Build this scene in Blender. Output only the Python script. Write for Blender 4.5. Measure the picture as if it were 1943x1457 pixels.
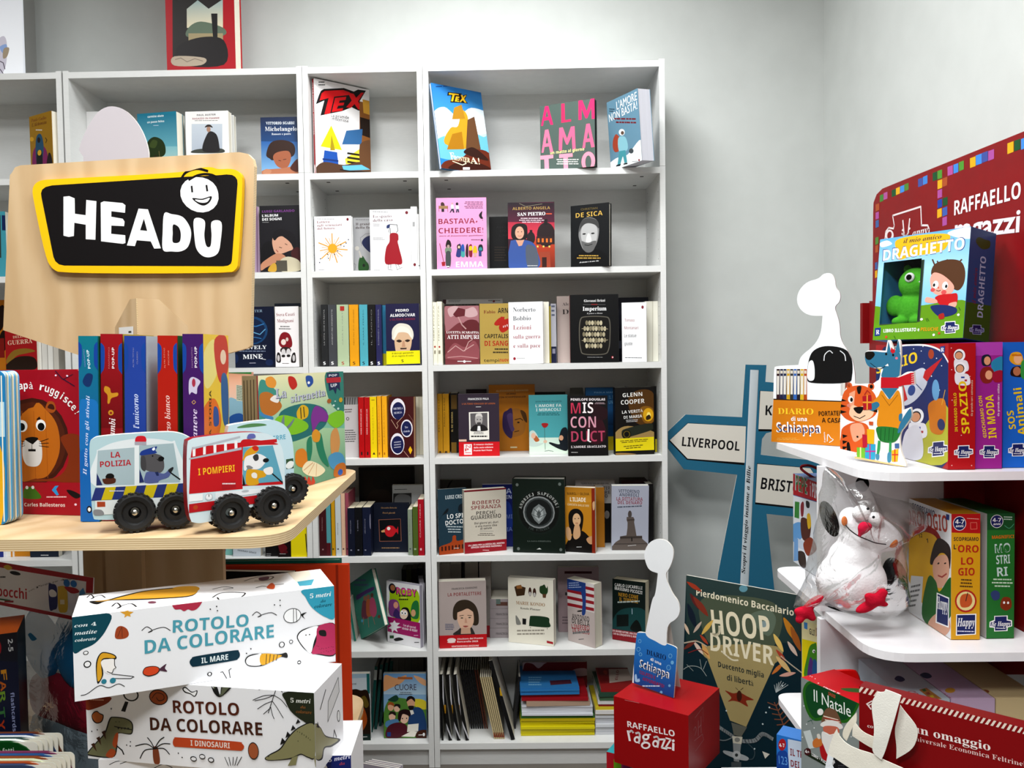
import bpy, math, random
from mathutils import Vector, Matrix, Euler, geometry, noise
for o in list(bpy.data.objects): bpy.data.objects.remove(o)
SC = bpy.context.scene
COL = SC.collection
rnd = random.Random(3)

# ---------------------------------------------------------------- camera, world, lights, exposure
cd = bpy.data.cameras.new('camera'); cam = bpy.data.objects.new('camera', cd); COL.objects.link(cam)
cam.location = (0.2503, -2.7646, 1.4058)
cam.matrix_world = Matrix.Translation(cam.location) @ Matrix(((0.999780,0.014668,0.014978),(0.014438,0.036236,-0.999239),(-0.015199,0.999236,0.036016))).to_4x4()
cd.sensor_width = 36; cd.lens = 36*1566.63/1943; cd.shift_x = (971.5-930.07)/1943; cd.clip_start = .01
SC.camera = cam
W = bpy.data.worlds.new('world'); SC.world = W; W.use_nodes = True
W.node_tree.nodes['Background'].inputs[0].default_value = (.93, .96, 1, 1)
W.node_tree.nodes['Background'].inputs[1].default_value = .22
SC.view_settings.view_transform = 'Standard'; SC.view_settings.look = 'None'
SC.view_settings.gamma = 1; SC.view_settings.use_curve_mapping = False
SC.view_settings.exposure = .14
# ceiling panels: x, y, size x, size y, watts; second one is an unseen fill added to brighten the left wall
PANELS = [(.22, -.68, .6, .6, 30), (-1.5, -1.1, .6, .6, 10), (-.6, -2.0, .6, .6, 30), (.5, -2.05, .6, .6, 28), (-.2, -3.2, .6, .6, 42)]
CEIL = 3.0

# ---------------------------------------------------------------- materials
def lin(c): return c/12.92 if c <= .04045 else ((c+.055)/1.055)**2.4
def rgb(h):
    if len(h) == 3: h = h[0]*2+h[1]*2+h[2]*2
    return tuple(lin(int(h[i:i+2], 16)/255) for i in (0, 2, 4)) + (1,)
def ink(h):
    # printing ink: a little deeper than the swatch
    return tuple(.93*c**1.16 for c in rgb(h)[:3]) + (1,)
def newmat(name):
    m = bpy.data.materials.new(name); m.use_nodes = True; nt = m.node_tree
    return m, nt, nt.nodes['Principled BSDF']
def ink_mat(name, rough, spec=.5):
    m, nt, b = newmat(name)
    a = nt.nodes.new('ShaderNodeAttribute'); a.attribute_name = 'ink'
    nt.links.new(a.outputs['Color'], b.inputs['Base Color'])
    n = nt.nodes.new('ShaderNodeTexNoise'); n.inputs['Scale'].default_value = 180
    r = nt.nodes.new('ShaderNodeMapRange'); r.inputs['To Min'].default_value = rough-.05; r.inputs['To Max'].default_value = rough+.05
    nt.links.new(n.outputs['Fac'], r.inputs['Value']); nt.links.new(r.outputs['Result'], b.inputs['Roughness'])
    b.inputs['Specular IOR Level'].default_value = spec
    return m
PRINT = ink_mat('coated_print', .4, .22); MATTE = ink_mat('matte_card', .7, .2)
def noise_mat(name, c1, c2, scale, rough, stretch=(1, 1, 1), bump=0, spec=.4, detail=4):
    m, nt, b = newmat(name)
    t = nt.nodes.new('ShaderNodeTexCoord'); mp = nt.nodes.new('ShaderNodeMapping'); mp.inputs['Scale'].default_value = stretch
    n = nt.nodes.new('ShaderNodeTexNoise'); n.inputs['Scale'].default_value = scale; n.inputs['Detail'].default_value = detail
    r = nt.nodes.new('ShaderNodeValToRGB'); r.color_ramp.elements[0].color = rgb(c1); r.color_ramp.elements[1].color = rgb(c2)
    r.color_ramp.elements[0].position = .3; r.color_ramp.elements[1].position = .7
    nt.links.new(t.outputs['Object'], mp.inputs['Vector']); nt.links.new(mp.outputs['Vector'], n.inputs['Vector'])
    nt.links.new(n.outputs['Fac'], r.inputs['Fac']); nt.links.new(r.outputs['Color'], b.inputs['Base Color'])
    b.inputs['Roughness'].default_value = rough; b.inputs['Specular IOR Level'].default_value = spec
    if bump:
        k = nt.nodes.new('ShaderNodeBump'); k.inputs['Strength'].default_value = bump; k.inputs['Distance'].default_value = .002
        nt.links.new(n.outputs['Fac'], k.inputs['Height']); nt.links.new(k.outputs['Normal'], b.inputs['Normal'])
    return m
WALL = noise_mat('wall_paint', 'c2c5c2', 'c7cac7', 9, .8, bump=.15, spec=.2)
CEILM = noise_mat('ceiling_paint', '8e8e8a', '989894', 5, .9)
FLOORM = noise_mat('floor_tiles', '544e48', '5e5850', 3, .4)
SHOP = noise_mat('dim_shop_wall', '6e6a64', '7c7872', 4, .9)
WHITE = noise_mat('white_melamine', 'd2d3d1', 'd7d8d6', 30, .38, (1, 1, 12), spec=.4)
LAMI = noise_mat('white_laminate', 'e6e5e8', 'ebeaec', 30, .3, spec=.45)
RED = noise_mat('red_board', '760306', '7e0407', 20, .42, spec=.3)
RUB = noise_mat('black_rubber', '0a0a0b', '101011', 60, .55, bump=.2)
COTTON = ink_mat('cotton_cloth', .9, .1); PLUSHM = ink_mat('plush_fabric', .95, .05)
METAL = noise_mat('polished_metal', 'b8b4a8', 'c8c4b8', 40, .25); METAL.node_tree.nodes['Principled BSDF'].inputs['Metallic'].default_value = 1
def weave(m, scale, strength):
    nt = m.node_tree; b = nt.nodes['Principled BSDF']
    t = nt.nodes.new('ShaderNodeTexCoord'); n = nt.nodes.new('ShaderNodeTexNoise'); n.inputs['Scale'].default_value = scale; n.inputs['Detail'].default_value = 3
    k = nt.nodes.new('ShaderNodeBump'); k.inputs['Strength'].default_value = strength; k.inputs['Distance'].default_value = .003
    nt.links.new(t.outputs['Object'], n.inputs['Vector']); nt.links.new(n.outputs['Fac'], k.inputs['Height']); nt.links.new(k.outputs['Normal'], b.inputs['Normal'])
weave(COTTON, 420, .12); weave(PLUSHM, 320, .5)
def paper_mat():
    m = ink_mat('page_edges', .85, .1); nt = m.node_tree; b = nt.nodes['Principled BSDF']
    a = [n for n in nt.nodes if n.type == 'ATTRIBUTE'][0]
    t = nt.nodes.new('ShaderNodeTexCoord'); mp = nt.nodes.new('ShaderNodeMapping'); mp.inputs['Scale'].default_value = (900, 900, 2)
    n = nt.nodes.new('ShaderNodeTexNoise'); n.inputs['Scale'].default_value = 1
    r = nt.nodes.new('ShaderNodeMapRange'); r.inputs['To Min'].default_value = .8; r.inputs['To Max'].default_value = 1.08
    v = nt.nodes.new('ShaderNodeVectorMath'); v.operation = 'SCALE'
    nt.links.new(t.outputs['Object'], mp.inputs['Vector']); nt.links.new(mp.outputs['Vector'], n.inputs['Vector'])
    nt.links.new(n.outputs['Fac'], r.inputs['Value']); nt.links.new(a.outputs['Color'], v.inputs[0]); nt.links.new(r.outputs['Result'], v.inputs['Scale'])
    nt.links.new(v.outputs['Vector'], b.inputs['Base Color'])
    return m
PAPER = paper_mat()
def ply_mat(name, edge):
    m, nt, b = newmat(name)
    t = nt.nodes.new('ShaderNodeTexCoord'); mp = nt.nodes.new('ShaderNodeMapping')
    w = nt.nodes.new('ShaderNodeTexWave'); r = nt.nodes.new('ShaderNodeValToRGB')
    nt.links.new(t.outputs['Object'], mp.inputs['Vector']); nt.links.new(mp.outputs['Vector'], w.inputs['Vector']); nt.links.new(w.outputs['Fac'], r.inputs['Fac'])
    nt.links.new(r.outputs['Color'], b.inputs['Base Color'])
    if edge:
        w.bands_direction = 'Z'; w.inputs['Scale'].default_value = 95; w.inputs['Distortion'].default_value = .3
        r.color_ramp.elements[0].color = rgb('b09468'); r.color_ramp.elements[1].color = rgb('dcc6a0')
    else:
        mp.inputs['Scale'].default_value = (2.2, 2.2, .55); mp.inputs['Rotation'].default_value = (0, .12, .3)
        w.inputs['Scale'].default_value = 2.3; w.inputs['Distortion'].default_value = 9; w.inputs['Detail'].default_value = 4; w.inputs['Detail Scale'].default_value = 1.4
        r.color_ramp.elements[0].color = rgb('b89a72'); r.color_ramp.elements[1].color = rgb('c4a882')
    b.inputs['Roughness'].default_value = .55
    return m
PLY = ply_mat('birch_plywood', False); PLYE = ply_mat('plywood_edge', True)
def film_mat(name, base, amt, sc):
    m, nt, b = newmat(name); nt.nodes.remove(b)
    out = nt.nodes['Material Output']; tr = nt.nodes.new('ShaderNodeBsdfTransparent'); gl = nt.nodes.new('ShaderNodeBsdfGlossy'); mx = nt.nodes.new('ShaderNodeMixShader')
    tr.inputs[0].default_value = base; gl.inputs['Roughness'].default_value = .16
    fr = nt.nodes.new('ShaderNodeFresnel'); fr.inputs['IOR'].default_value = 1.45
    mr = nt.nodes.new('ShaderNodeMapRange'); mr.inputs['To Min'].default_value = amt; mr.inputs['To Max'].default_value = .6
    t = nt.nodes.new('ShaderNodeTexCoord'); n = nt.nodes.new('ShaderNodeTexNoise'); n.inputs['Scale'].default_value = sc; n.inputs['Detail'].default_value = 5; n.inputs['Distortion'].default_value = 1.2
    k = nt.nodes.new('ShaderNodeBump'); k.inputs['Strength'].default_value = 1; k.inputs['Distance'].default_value = .006
    nt.links.new(t.outputs['Object'], n.inputs['Vector']); nt.links.new(n.outputs['Fac'], k.inputs['Height'])
    nt.links.new(k.outputs['Normal'], gl.inputs['Normal']); nt.links.new(k.outputs['Normal'], fr.inputs['Normal'])
    nt.links.new(fr.outputs[0], mr.inputs['Value']); nt.links.new(mr.outputs[0], mx.inputs[0])
    nt.links.new(tr.outputs[0], mx.inputs[1]); nt.links.new(gl.outputs[0], mx.inputs[2]); nt.links.new(mx.outputs[0], out.inputs[0])
    return m
FILM = film_mat('plastic_film', (.965, .965, .965, 1), .005, 16)
GLAZE = film_mat('window_film', (.96, .96, .96, 1), .02, 6)
def lamp_mat(strength):
    m, nt, b = newmat('lit_diffuser'); b.inputs['Emission Color'].default_value = (.985, 1, 1, 1); b.inputs['Emission Strength'].default_value = strength
    return m

# ---------------------------------------------------------------- mesh builder
class MB:
    def __init__(s): s.v = []; s.f = []; s.c = []; s.m = []
    def face(s, pts, col, mi=0):
        i = len(s.v); s.v += [tuple(p) for p in pts]; s.f.append(tuple(range(i, i+len(pts)))); s.m.append(mi)
        s.c.append([ink(col)]*len(pts) if isinstance(col, str) else col)
    def box(s, x0, y0, z0, x1, y1, z1, col='ffffff', mi=0, cols=None):
        P = [(x0, y0, z0), (x1, y0, z0), (x1, y1, z0), (x0, y1, z0), (x0, y0, z1), (x1, y0, z1), (x1, y1, z1), (x0, y1, z1)]
        for k, q in (('F', (0, 1, 5, 4)), ('R', (1, 2, 6, 5)), ('B', (2, 3, 7, 6)), ('L', (3, 0, 4, 7)), ('T', (4, 5, 6, 7)), ('D', (3, 2, 1, 0))):
            s.face([P[i] for i in q], (cols or {}).get(k, col), mi)
    def prism(s, poly, y0, y1, col='ffffff', mi=0, emi=None, ecol=None):
        """poly in (x, z), counter-clockwise seen from -y; front at y0"""
        if sum(poly[i-1][0]*poly[i][1]-poly[i][0]*poly[i-1][1] for i in range(len(poly))) < 0: poly = poly[::-1]
        P = [Vector((x, 0, z)) for x, z in poly]
        for tri in geometry.tessellate_polygon([P]):
            a, b, c = [P[i] for i in tri]
            if (b-a).cross(c-a).y > 0: b, c = c, b
            s.face([(q.x, y0, q.z) for q in (a, b, c)], col, mi); s.face([(q.x, y1, q.z) for q in (a, c, b)], col, mi)
        for i in range(len(P)):
            a, b = P[i-1], P[i]
            s.face([(a.x, y1, a.z), (b.x, y1, b.z), (b.x, y0, b.z), (a.x, y0, a.z)], ecol or col, mi if emi is None else emi)
    def slab(s, poly, z0, z1, col='ffffff', mi=0, emi=None):
        """poly in (x, y), extruded in z"""
        t = MB(); t.prism([(x, -y) for x, y in poly], z0, z1, col, mi, emi)
        off = len(s.v)
        for x, y, z in t.v: s.v.append((x, -z, y))
        for f in t.f: s.f.append(tuple(i+off for i in f[::-1]))
        s.c += t.c; s.m += t.m
    def ell(s, c, r, col, rot=0, n=14, mi=0):
        cx, cy, cz = c; M = Matrix.Rotation(rot, 3, 'Y'); P = []
        for i in range(n+1):
            a = math.pi*i/n
            P.append([tuple(M @ Vector((r[0]*math.sin(a)*math.cos(b), r[1]*math.sin(a)*math.sin(b), r[2]*math.cos(a)))+Vector(c)) for b in [2*math.pi*j/(2*n) for j in range(2*n)]])
        for i in range(n):
            for j in range(2*n):
                k = (j+1) % (2*n)
                q = [P[i+1][j], P[i+1][k], P[i][k], P[i][j]]
                if i == 0: q = q[:3]
                elif i == n-1: q = q[1:]
                s.face(q, col, mi)
    def build(s, name, mats, parent=None, loc=(0, 0, 0), rot=(0, 0, 0), smooth=False, weld=False):
        me = bpy.data.meshes.new(name); me.from_pydata(s.v, [], s.f)
        a = me.color_attributes.new('ink', 'FLOAT_COLOR', 'CORNER')
        a.data.foreach_set('color', [x for f in s.c for c in f for x in c])
        for m in (mats if isinstance(mats, (list, tuple)) else [mats]): me.materials.append(m)
        me.polygons.foreach_set('material_index', s.m)
        if smooth: me.polygons.foreach_set('use_smooth', [True]*len(s.f))
        me.update()
        if weld:
            import bmesh
            bm = bmesh.new(); bm.from_mesh(me); bmesh.ops.remove_doubles(bm, verts=bm.verts, dist=1e-5); bm.to_mesh(me); bm.free()
        o = bpy.data.objects.new(name, me); COL.objects.link(o)
        o.location = loc; o.rotation_euler = rot
        if parent: o.parent = parent
        return o
def tag(o, label, cat, group=None):
    o['label'] = label; o['category'] = cat
    if group: o['group'] = group
    return o
def empty(name, label, cat, group, loc, rot=(0, 0, 0)):
    o = bpy.data.objects.new(name, None); COL.objects.link(o); o.location = loc; o.rotation_euler = rot; o.empty_display_size = .05
    return tag(o, label, cat, group)
def struct(o): o['kind'] = 'structure'; return o

# ---------------------------------------------------------------- printed artwork, in half millimetres from a face's top left corner
BOLD = {}
def style(sx, f):
    if f[0] == 's': return sx
    up, lo = {'b': (0x1D5D4, 0x1D5EE), 'S': (0x1D400, 0x1D41A), 'i': (0x1D5A0, 0x1D5BA), 'I': (0x1D468, 0x1D482)}[f[0]]
    dg = {'b': 0x1D7EC, 'S': 0x1D7CE, 'i': 0x1D7E2, 'I': 0x1D7CE}[f[0]]
    return ''.join(chr(up+ord(c)-65) if 'A' <= c <= 'Z' else chr(lo+ord(c)-97) if 'a' <= c <= 'z' else chr(dg+ord(c)-48) if '0' <= c <= '9' else c for c in sx)
TC = {}
def text_mesh(sx, f):
    """triangles and outline box of a line of lettering, cap height 1"""
    if (sx, f) in TC: return TC[sx, f]
    c = bpy.data.curves.new('lettering', 'FONT'); c.body = style(sx, f); c.resolution_u = 2 if len(sx) < 12 else 1
    if f[1:] == '-': c.offset = -.008
    if f[1:] == '0': c.offset = -.012
    if f[1:] == '+': c.offset = .02
    o = bpy.data.objects.new('lettering', c); me = bpy.data.meshes.new_from_object(o)
    V = [(v.co.x, v.co.y) for v in me.vertices]; F = [tuple(p.vertices) for p in me.polygons]
    bpy.data.objects.remove(o); bpy.data.curves.remove(c); bpy.data.meshes.remove(me)
    if not V: V = [(0, 0), (1, 0), (0, 1)]
    x0 = min(p[0] for p in V); x1 = max(p[0] for p in V)
    TC[sx, f] = ([((x-x0)/(x1-x0+1e-9), y/.69) for x, y in V], F)
    return TC[sx, f]
def spline(P, closed, n=5):
    out = []; L = len(P)
    for i in range(L if closed else L-1):
        p0, p1, p2, p3 = [P[(i+k) % L] if closed else P[min(max(i+k, 0), L-1)] for k in (-1, 0, 1, 2)]
        for j in range(n):
            t = j/n
            out.append(tuple(.5*(2*b+(c-a)*t+(2*a-5*b+4*c-d)*t*t+(3*b-a-3*c+d)*t**3) for a, b, c, d in zip(p0, p1, p2, p3)))
    if not closed: out.append(P[-1])
    return out
def cross2(a, b, c): return (b[0]-a[0])*(c[1]-a[1])-(b[1]-a[1])*(c[0]-a[0])
def clip(poly, conv):
    """Sutherland-Hodgman: POLY cut to the convex polygon CONV (counter-clockwise)"""
    xs = [p[0] for p in conv]; ys = [p[1] for p in conv]
    if max(p[0] for p in poly) <= min(xs) or min(p[0] for p in poly) >= max(xs) or max(p[1] for p in poly) <= min(ys) or min(p[1] for p in poly) >= max(ys): return []
    for i in range(len(conv)):
        a, b = conv[i-1], conv[i]; out = []
        for j in range(len(poly)):
            p, q = poly[j-1], poly[j]; dp, dq = cross2(a, b, p), cross2(a, b, q)
            if (dp >= 0) != (dq >= 0):
                t = dp/(dp-dq); out.append((p[0]+(q[0]-p[0])*t, p[1]+(q[1]-p[1])*t))
            if dq >= 0: out.append(q)
        poly = out
        if len(poly) < 3: return []
    return poly
def tess(P):
    V3 = [Vector((x, y, 0)) for x, y in P]
    return [tuple(P[i] for i in t) for t in geometry.tessellate_polygon([V3])] if len(P) > 3 else [tuple(P)]
def art_polys(ops):
    """-> list of (list of 2-D polygons, colour or (top, bottom, y0, y1))"""
    for op in ops.split(';'):
        if not op: continue
        k, c, body = op.split(' ', 2)
        if k == 'g':
            c2, body = body.split(' ', 1); a = list(map(float, body.split())); P = [(a[i], a[i+1]) for i in range(0, 8, 2)]
            yield [P], (c, c2, (P[0][1]+P[1][1])/2, (P[2][1]+P[3][1])/2); continue
        if k == 't':
            hd, sx = body.split('|', 1); q = hd.split(); f = q[5]; x0, y0, x1, y1, h = map(float, q[:5])
            V, F = text_mesh(sx, f); n = math.hypot(x1-x0, y1-y0)+1e-6; ux, uy = (x1-x0)/n, (y1-y0)/n
            T = [(x0+ux*n*x+uy*h*y, y0+uy*n*x-ux*h*y) for x, y in V]
            yield [[T[i] for i in fc] for fc in F], c; continue
        q = body.split()
        if k == 'n':
            al = q[-1]; rows = int(q[-2]); a = list(map(float, q[:6])); R = random.Random(int(a[0]*7+a[1])+rows); out = []
            ux, uy = a[2]-a[0], a[3]-a[1]; vx, vy = a[4]-a[0], a[5]-a[1]
            for i in range(rows):
                L = R.uniform(.72, 1) if rows > 1 else 1; s = {'l': 0, 'r': 1-L, 'c': (1-L)/2}[al]; e = s+L; t0 = i/rows; t1 = t0+.42/rows
                while s < e-.02:
                    w = min(R.uniform(.06, .2), e-s)*.85
                    out.append([(a[0]+ux*x+vx*t, a[1]+uy*x+vy*t) for x, t in ((s, t0), (s+w, t0), (s+w, t1), (s, t1))]); s += w/.85
            yield out, c; continue
        a = list(map(float, q))
        if k == 'r': yield [[(a[0], a[1]), (a[2], a[1]), (a[2], a[3]), (a[0], a[3])]], c
        elif k in 'pb':
            P = [(a[i], a[i+1]) for i in range(0, len(a), 2)]
            yield tess(spline(P, True) if k == 'b' else P), c
        elif k in 'lc':
            w = a[0]/2; P = [(a[i], a[i+1]) for i in range(1, len(a), 2)]
            if k == 'c': P = spline(P, False)
            out = []
            for (x0, y0), (x1, y1) in zip(P, P[1:]):
                n = math.hypot(x1-x0, y1-y0)+1e-6; dx, dy = (x1-x0)/n*w, (y1-y0)/n*w
                out.append([(x0-dy-dx*.4, y0+dx-dy*.4), (x1-dy+dx*.4, y1+dx+dy*.4), (x1+dy+dx*.4, y1-dx+dy*.4), (x0+dy-dx*.4, y0-dx-dy*.4)])
            yield out, c
        elif k == 'e':
            bx, by, dx, dy = (a[2], 0, 0, a[3]) if len(a) == 4 else a[2:]
            yield [[(a[0]+bx*math.cos(t)+dx*math.sin(t), a[1]+by*math.cos(t)+dy*math.sin(t)) for t in [2*math.pi*i/20 for i in range(20)]]], c
def put_art(mb, ops, org, U, V, N, box=None, outline=None, mi=0, lift=1.3e-5, rects=None):
    """lay artwork on a face: org top left corner, U right, V down, N outward; clipped to BOX (w, h metres) or to OUTLINE"""
    org, U, V, N = Vector(org), Vector(U), Vector(V), Vector(N)
    regions = None
    if rects: regions = [[(a, b), (c, b), (c, d), (a, d)] for a, b, c, d in rects]
    if box: regions = [[(0, 0), (box[0]*2000, 0), (box[0]*2000, box[1]*2000), (0, box[1]*2000)]]
    if outline:
        regions = []
        for t in tess(outline): regions.append(list(t) if cross2(*t) > 0 else list(t)[::-1])
    for i, (polys, c) in enumerate(art_polys(ops)):
        o = org+N*(1e-4+lift*i)
        for P in polys:
            if len(P) < 3: continue
            if regions and len(regions) == 1:
                b = regions[0][2]
                parts = [P] if all(0 <= x <= b[0] and 0 <= y <= b[1] for x, y in P) else [clip(list(P), regions[0])]
            elif regions: parts = [clip(list(P), r) for r in regions] if len(P) < 5 or c.__class__ is tuple else [clip(list(t), r) for t in tess(list(P)) for r in regions]
            else: parts = [P]
            for Q in parts:
                if len(Q) < 3: continue
                pts = [o+U*(x*.0005)+V*(y*.0005) for x, y in Q]
                if (pts[1]-pts[0]).cross(pts[2]-pts[0]).dot(N) < 0: pts.reverse(); Q = Q[::-1]
                if isinstance(c, tuple):
                    A, B = ink(c[0]), ink(c[1]); col = []
                    for x, y in Q:
                        t = min(max((y-c[2])/(c[3]-c[2]), 0), 1); col.append(tuple(p+(q-p)*t for p, q in zip(A, B)))
                else: col = c
                mb.face(pts, col, mi)
def face_art(mb, arts, w, h, d, mi=0):
    for k, ops in arts.items():
        if k == 'F': put_art(mb, ops, (0, 0, h), (1, 0, 0), (0, 0, -1), (0, -1, 0), (w, h), mi=mi)
        elif k == 'L': put_art(mb, ops, (0, d, h), (0, -1, 0), (0, 0, -1), (-1, 0, 0), (d, h), mi=mi)
        elif k == 'R': put_art(mb, ops, (w, 0, h), (0, 1, 0), (0, 0, -1), (1, 0, 0), (d, h), mi=mi)
        elif k == 'T': put_art(mb, ops, (0, d, h), (1, 0, 0), (0, -1, 0), (0, 0, 1), (w, d), mi=mi)

# ---------------------------------------------------------------- builders of the goods
REG = {}
def rot(t): return (-t[1], t[2], t[0])
def book(name, label, cat, group, pos, size, arts, ex):
    w, h, d = size; r = empty(name, label, cat, group, pos[:3], rot(pos[3:])); c = ex['c']; sc = ex.get('s', c); pg = ex.get('pg', 'ede8da')
    t = .0024 if ex.get('hc') else .0007; o = .003 if ex.get('hc') else .0006
    t = min(t, w/5, d/5, h/5); m = MB(); q = MB()
    if ex.get('mag'):
        m.box(0, 0, 0, w, d, t, c); m.box(0, 0, h-t, w, d, h, c); m.box(0, 0, t, w, t, h-t, c); q.box(.001, t, t, w-.001, d-.001, h-t, 'd8d4cc')
    elif ex.get('sp'):
        m.box(0, 0, 0, w, t, h, c); m.box(0, t, 0, t, d, h, c); m.box(w-t, t, 0, w, d, h, c); q.box(t, t, o, w-t, d-.001-o, h-o, pg)
    else:
        m.box(0, 0, 0, w, t, h, c); m.box(0, d-t, 0, w, d, h, c); m.box(0, t, 0, t, d-t, h, sc); q.box(t, t, o, w-.001-o, d-t, h-o, pg)
    face_art(m, arts, w, h, d)
    m.build('cover', PRINT, r); q.build('page_block', PAPER, r)
    return r
def rrect(w, h, r, n=5):
    P = []
    for cx, cz, a0 in ((r, r, 180), (w-r, r, 270), (w-r, h-r, 0), (r, h-r, 90)):
        for i in range(n+1):
            a = math.radians(a0+90*i/n); P.append((cx+r*math.cos(a), cz+r*math.sin(a)))
    return P
def board_book(name, label, cat, group, pos, size, arts, ex):
    w, h, d = size; r = empty(name, label, cat, group, pos[:3], rot(pos[3:])); P = rrect(w, h, ex.get('rd', .008)); t = .0022
    m = MB(); m.prism(P, 0, t, ex['c']); m.prism(P, d-t, d, ex['c']); m.box(0, t, .01, t, d-t, h-.01, ex['c'])
    put_art(m, arts.get('F', ''), (0, 0, h), (1, 0, 0), (0, 0, -1), (0, -1, 0), outline=[(x*2000, (h-z)*2000) for x, z in P])
    m.build('cover', PRINT, r)
    q = MB(); k = max(3, int(d/.0035)); cs = ['e8e4d8', '7aa8c0', 'd8d0a8', 'ece8e0', '5a88a8']
    for i in range(k): q.prism(rrect(w-.002, h-.002, .008), t+(d-2*t)*i/k, t+(d-2*t)*(i+.8)/k, cs[i % 5])
    q.build('board_pages', MATTE, r, (.001, 0, .001))
    return r
def popup_book(name, label, cat, group, pos, size, arts, ex):
    w, h, d = size; r = empty(name, label, cat, group, pos[:3], rot(pos[3:])); m = MB(); c = ex['c']
    m.box(0, 0, 0, w, .003, h, c); m.box(0, .003, 0, .003, d, h, ex.get('L', c)); m.box(w-.003, .003, 0, w, d, h, ex.get('R', c))
    face_art(m, arts, w, h, d); m.build('cover', PRINT, r)
    q = MB(); n = max(3, int(w/.006))
    if w > d: n = max(3, int(d/.006)); [q.box(.004, .004+(d-.005)*i/n, .004, w-.004, .004+(d-.005)*(i+.7)/n, h-.004, ['e0c8a8', 'b8a890', 'd8d0b8'][i % 3]) for i in range(n)]
    else: [q.box(.004+(w-.008)*i/n, .004, .004, .004+(w-.008)*(i+.7)/n, d-.006, h-.004, ['e0c8a8', '8a9aa0', 'd8d0b8'][i % 3]) for i in range(n)]
    q.build('board_pages', MATTE, r)
    return r
def carton(name, label, cat, group, pos, size, arts, ex):
    w, h, d = size; m = MB(); c = ex['c']
    cols = {k: ex.get(k, c) for k in 'LRTB'}
    if ex.get('win'):
        # open window with a soft toy inside, read from the printed face: w 0.09-0.43, h 0.31-0.84
        r = empty(name, label, cat, group, pos[:3], rot(pos[3:])); REG['win'] = r
        x0, x1, z0, z1 = .066*w, .505*w, .155*h, .763*h
        R4 = ((0, 0, x0, h), (x1, 0, w, h), (x0, 0, x1, z0), (x0, z1, x1, h))
        for k in R4: m.box(k[0], 0, k[1], k[2], .0015, k[3], c)
        m.box(0, .0015, 0, .0015, d, h, c); m.box(w-.0015, .0015, 0, w, d, h, ex['R']); m.box(0, .0015, h-.0015, w, d, h, ex['T']); m.box(0, .0015, 0, w, d, .0015, c); m.box(0, d-.0015, 0, w, d, h, '2a3a30')
        put_art(m, arts['F'], (0, 0, h), (1, 0, 0), (0, 0, -1), (0, -1, 0), rects=[(k[0]*2000, (h-k[3])*2000, k[2]*2000, (h-k[1])*2000) for k in R4])
        face_art(m, {k: v for k, v in arts.items() if k != 'F'}, w, h, d)
        m.build('box_body', PRINT, r)
        q = MB(); q.face([(x0, .001, z0), (x1, .001, z0), (x1, .001, z1), (x0, .001, z1)], 'ffffff'); q.build('window_film', GLAZE, r)
        toy = empty('plush_dragon', 'bright green plush dragon seated inside the window of the light blue box', 'plush toy', None, Vector(pos[:3]), rot(pos[3:]))
        g = '4cb02c'; cx = 0; y = 0; zz = 0; K = Matrix.Translation(((x0+x1)/2+.004, d*.52, z0)) @ Matrix.Diagonal((1.22, 1.1, 1.14, 1))
        def fit(b): b.v = [tuple(K @ Vector(p)) for p in b.v]; return b
        b = MB(); b.ell((cx, y, zz+.032), (.030, .024, .034), g); b.ell((cx+.004, y-.004, zz+.078), (.031, .026, .030), g); b.ell((cx+.024, y-.012, zz+.076), (.020, .016, .015), g); b.ell((cx-.031, y-.008, zz+.038), (.016, .013, .020), g); b.ell((cx-.016, y, zz+.104), (.008, .006, .012), g, -.4)
        b.ell((cx-.014, y-.016, zz+.006), (.014, .016, .010), g); b.ell((cx+.018, y-.016, zz+.006), (.014, .016, .010), g)
        o = fit(b).build('body', PLUSHM, toy, smooth=True); rm = o.modifiers.new('join', 'REMESH'); rm.mode = 'VOXEL'; rm.voxel_size = .0025; rm.use_smooth_shade = True
        o.data.materials.clear(); o.data.materials.append(noise_mat('green_plush', '4cb02c', '58bc34', 200, .95, bump=.4, spec=.05))
        b = MB(); b.ell((cx+.006, y-.030, zz+.085), (.009, .004, .009), 'f4f4f4'); b.ell((cx+.007, y-.034, zz+.085), (.005, .002, .005), '111111'); fit(b).build('eye', PLUSHM, toy, smooth=True)
        b = MB(); b.ell((cx+.030, y-.026, zz+.076), (.010, .003, .003), 'e8e8e8'); fit(b).build('mouth', PLUSHM, toy, smooth=True)
        return r
    m.box(0, 0, 0, w, d, h, c, cols=cols); face_art(m, arts, w, h, d)
    if 'reg' in ex:
        r = empty(name, label, cat, group, pos[:3], rot(pos[3:])); m.build('box_body', PRINT, r); REG[ex['reg']] = r; return r
    o = m.build(name, PRINT, None, pos[:3], rot(pos[3:])); return tag(o, label, cat, group)
def outl(s): a = list(map(float, s.split())); return [(a[i], a[i+1]) for i in range(0, len(a), 2)]
def attach(o, par):
    o.parent = par
    M = Matrix.LocRotScale(o.location, o.rotation_euler, None); Pm = Matrix.LocRotScale(par.location, par.rotation_euler, None)
    L = Pm.inverted() @ M; o.location = L.to_translation(); o.rotation_euler = L.to_euler()
def soften(O):
    out = []
    for i in range(len(O)):
        a, b, c = [Vector(O[k % len(O)]) for k in (i-1, i, i+1)]; u, v = b-a, c-b
        if u.length > 1e-6 and v.length > 1e-6 and abs(u.angle_signed(v)) < 1.25: out += [tuple(b-u*.25), tuple(b+v*.25)]
        else: out.append(tuple(b))
    return out
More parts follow.
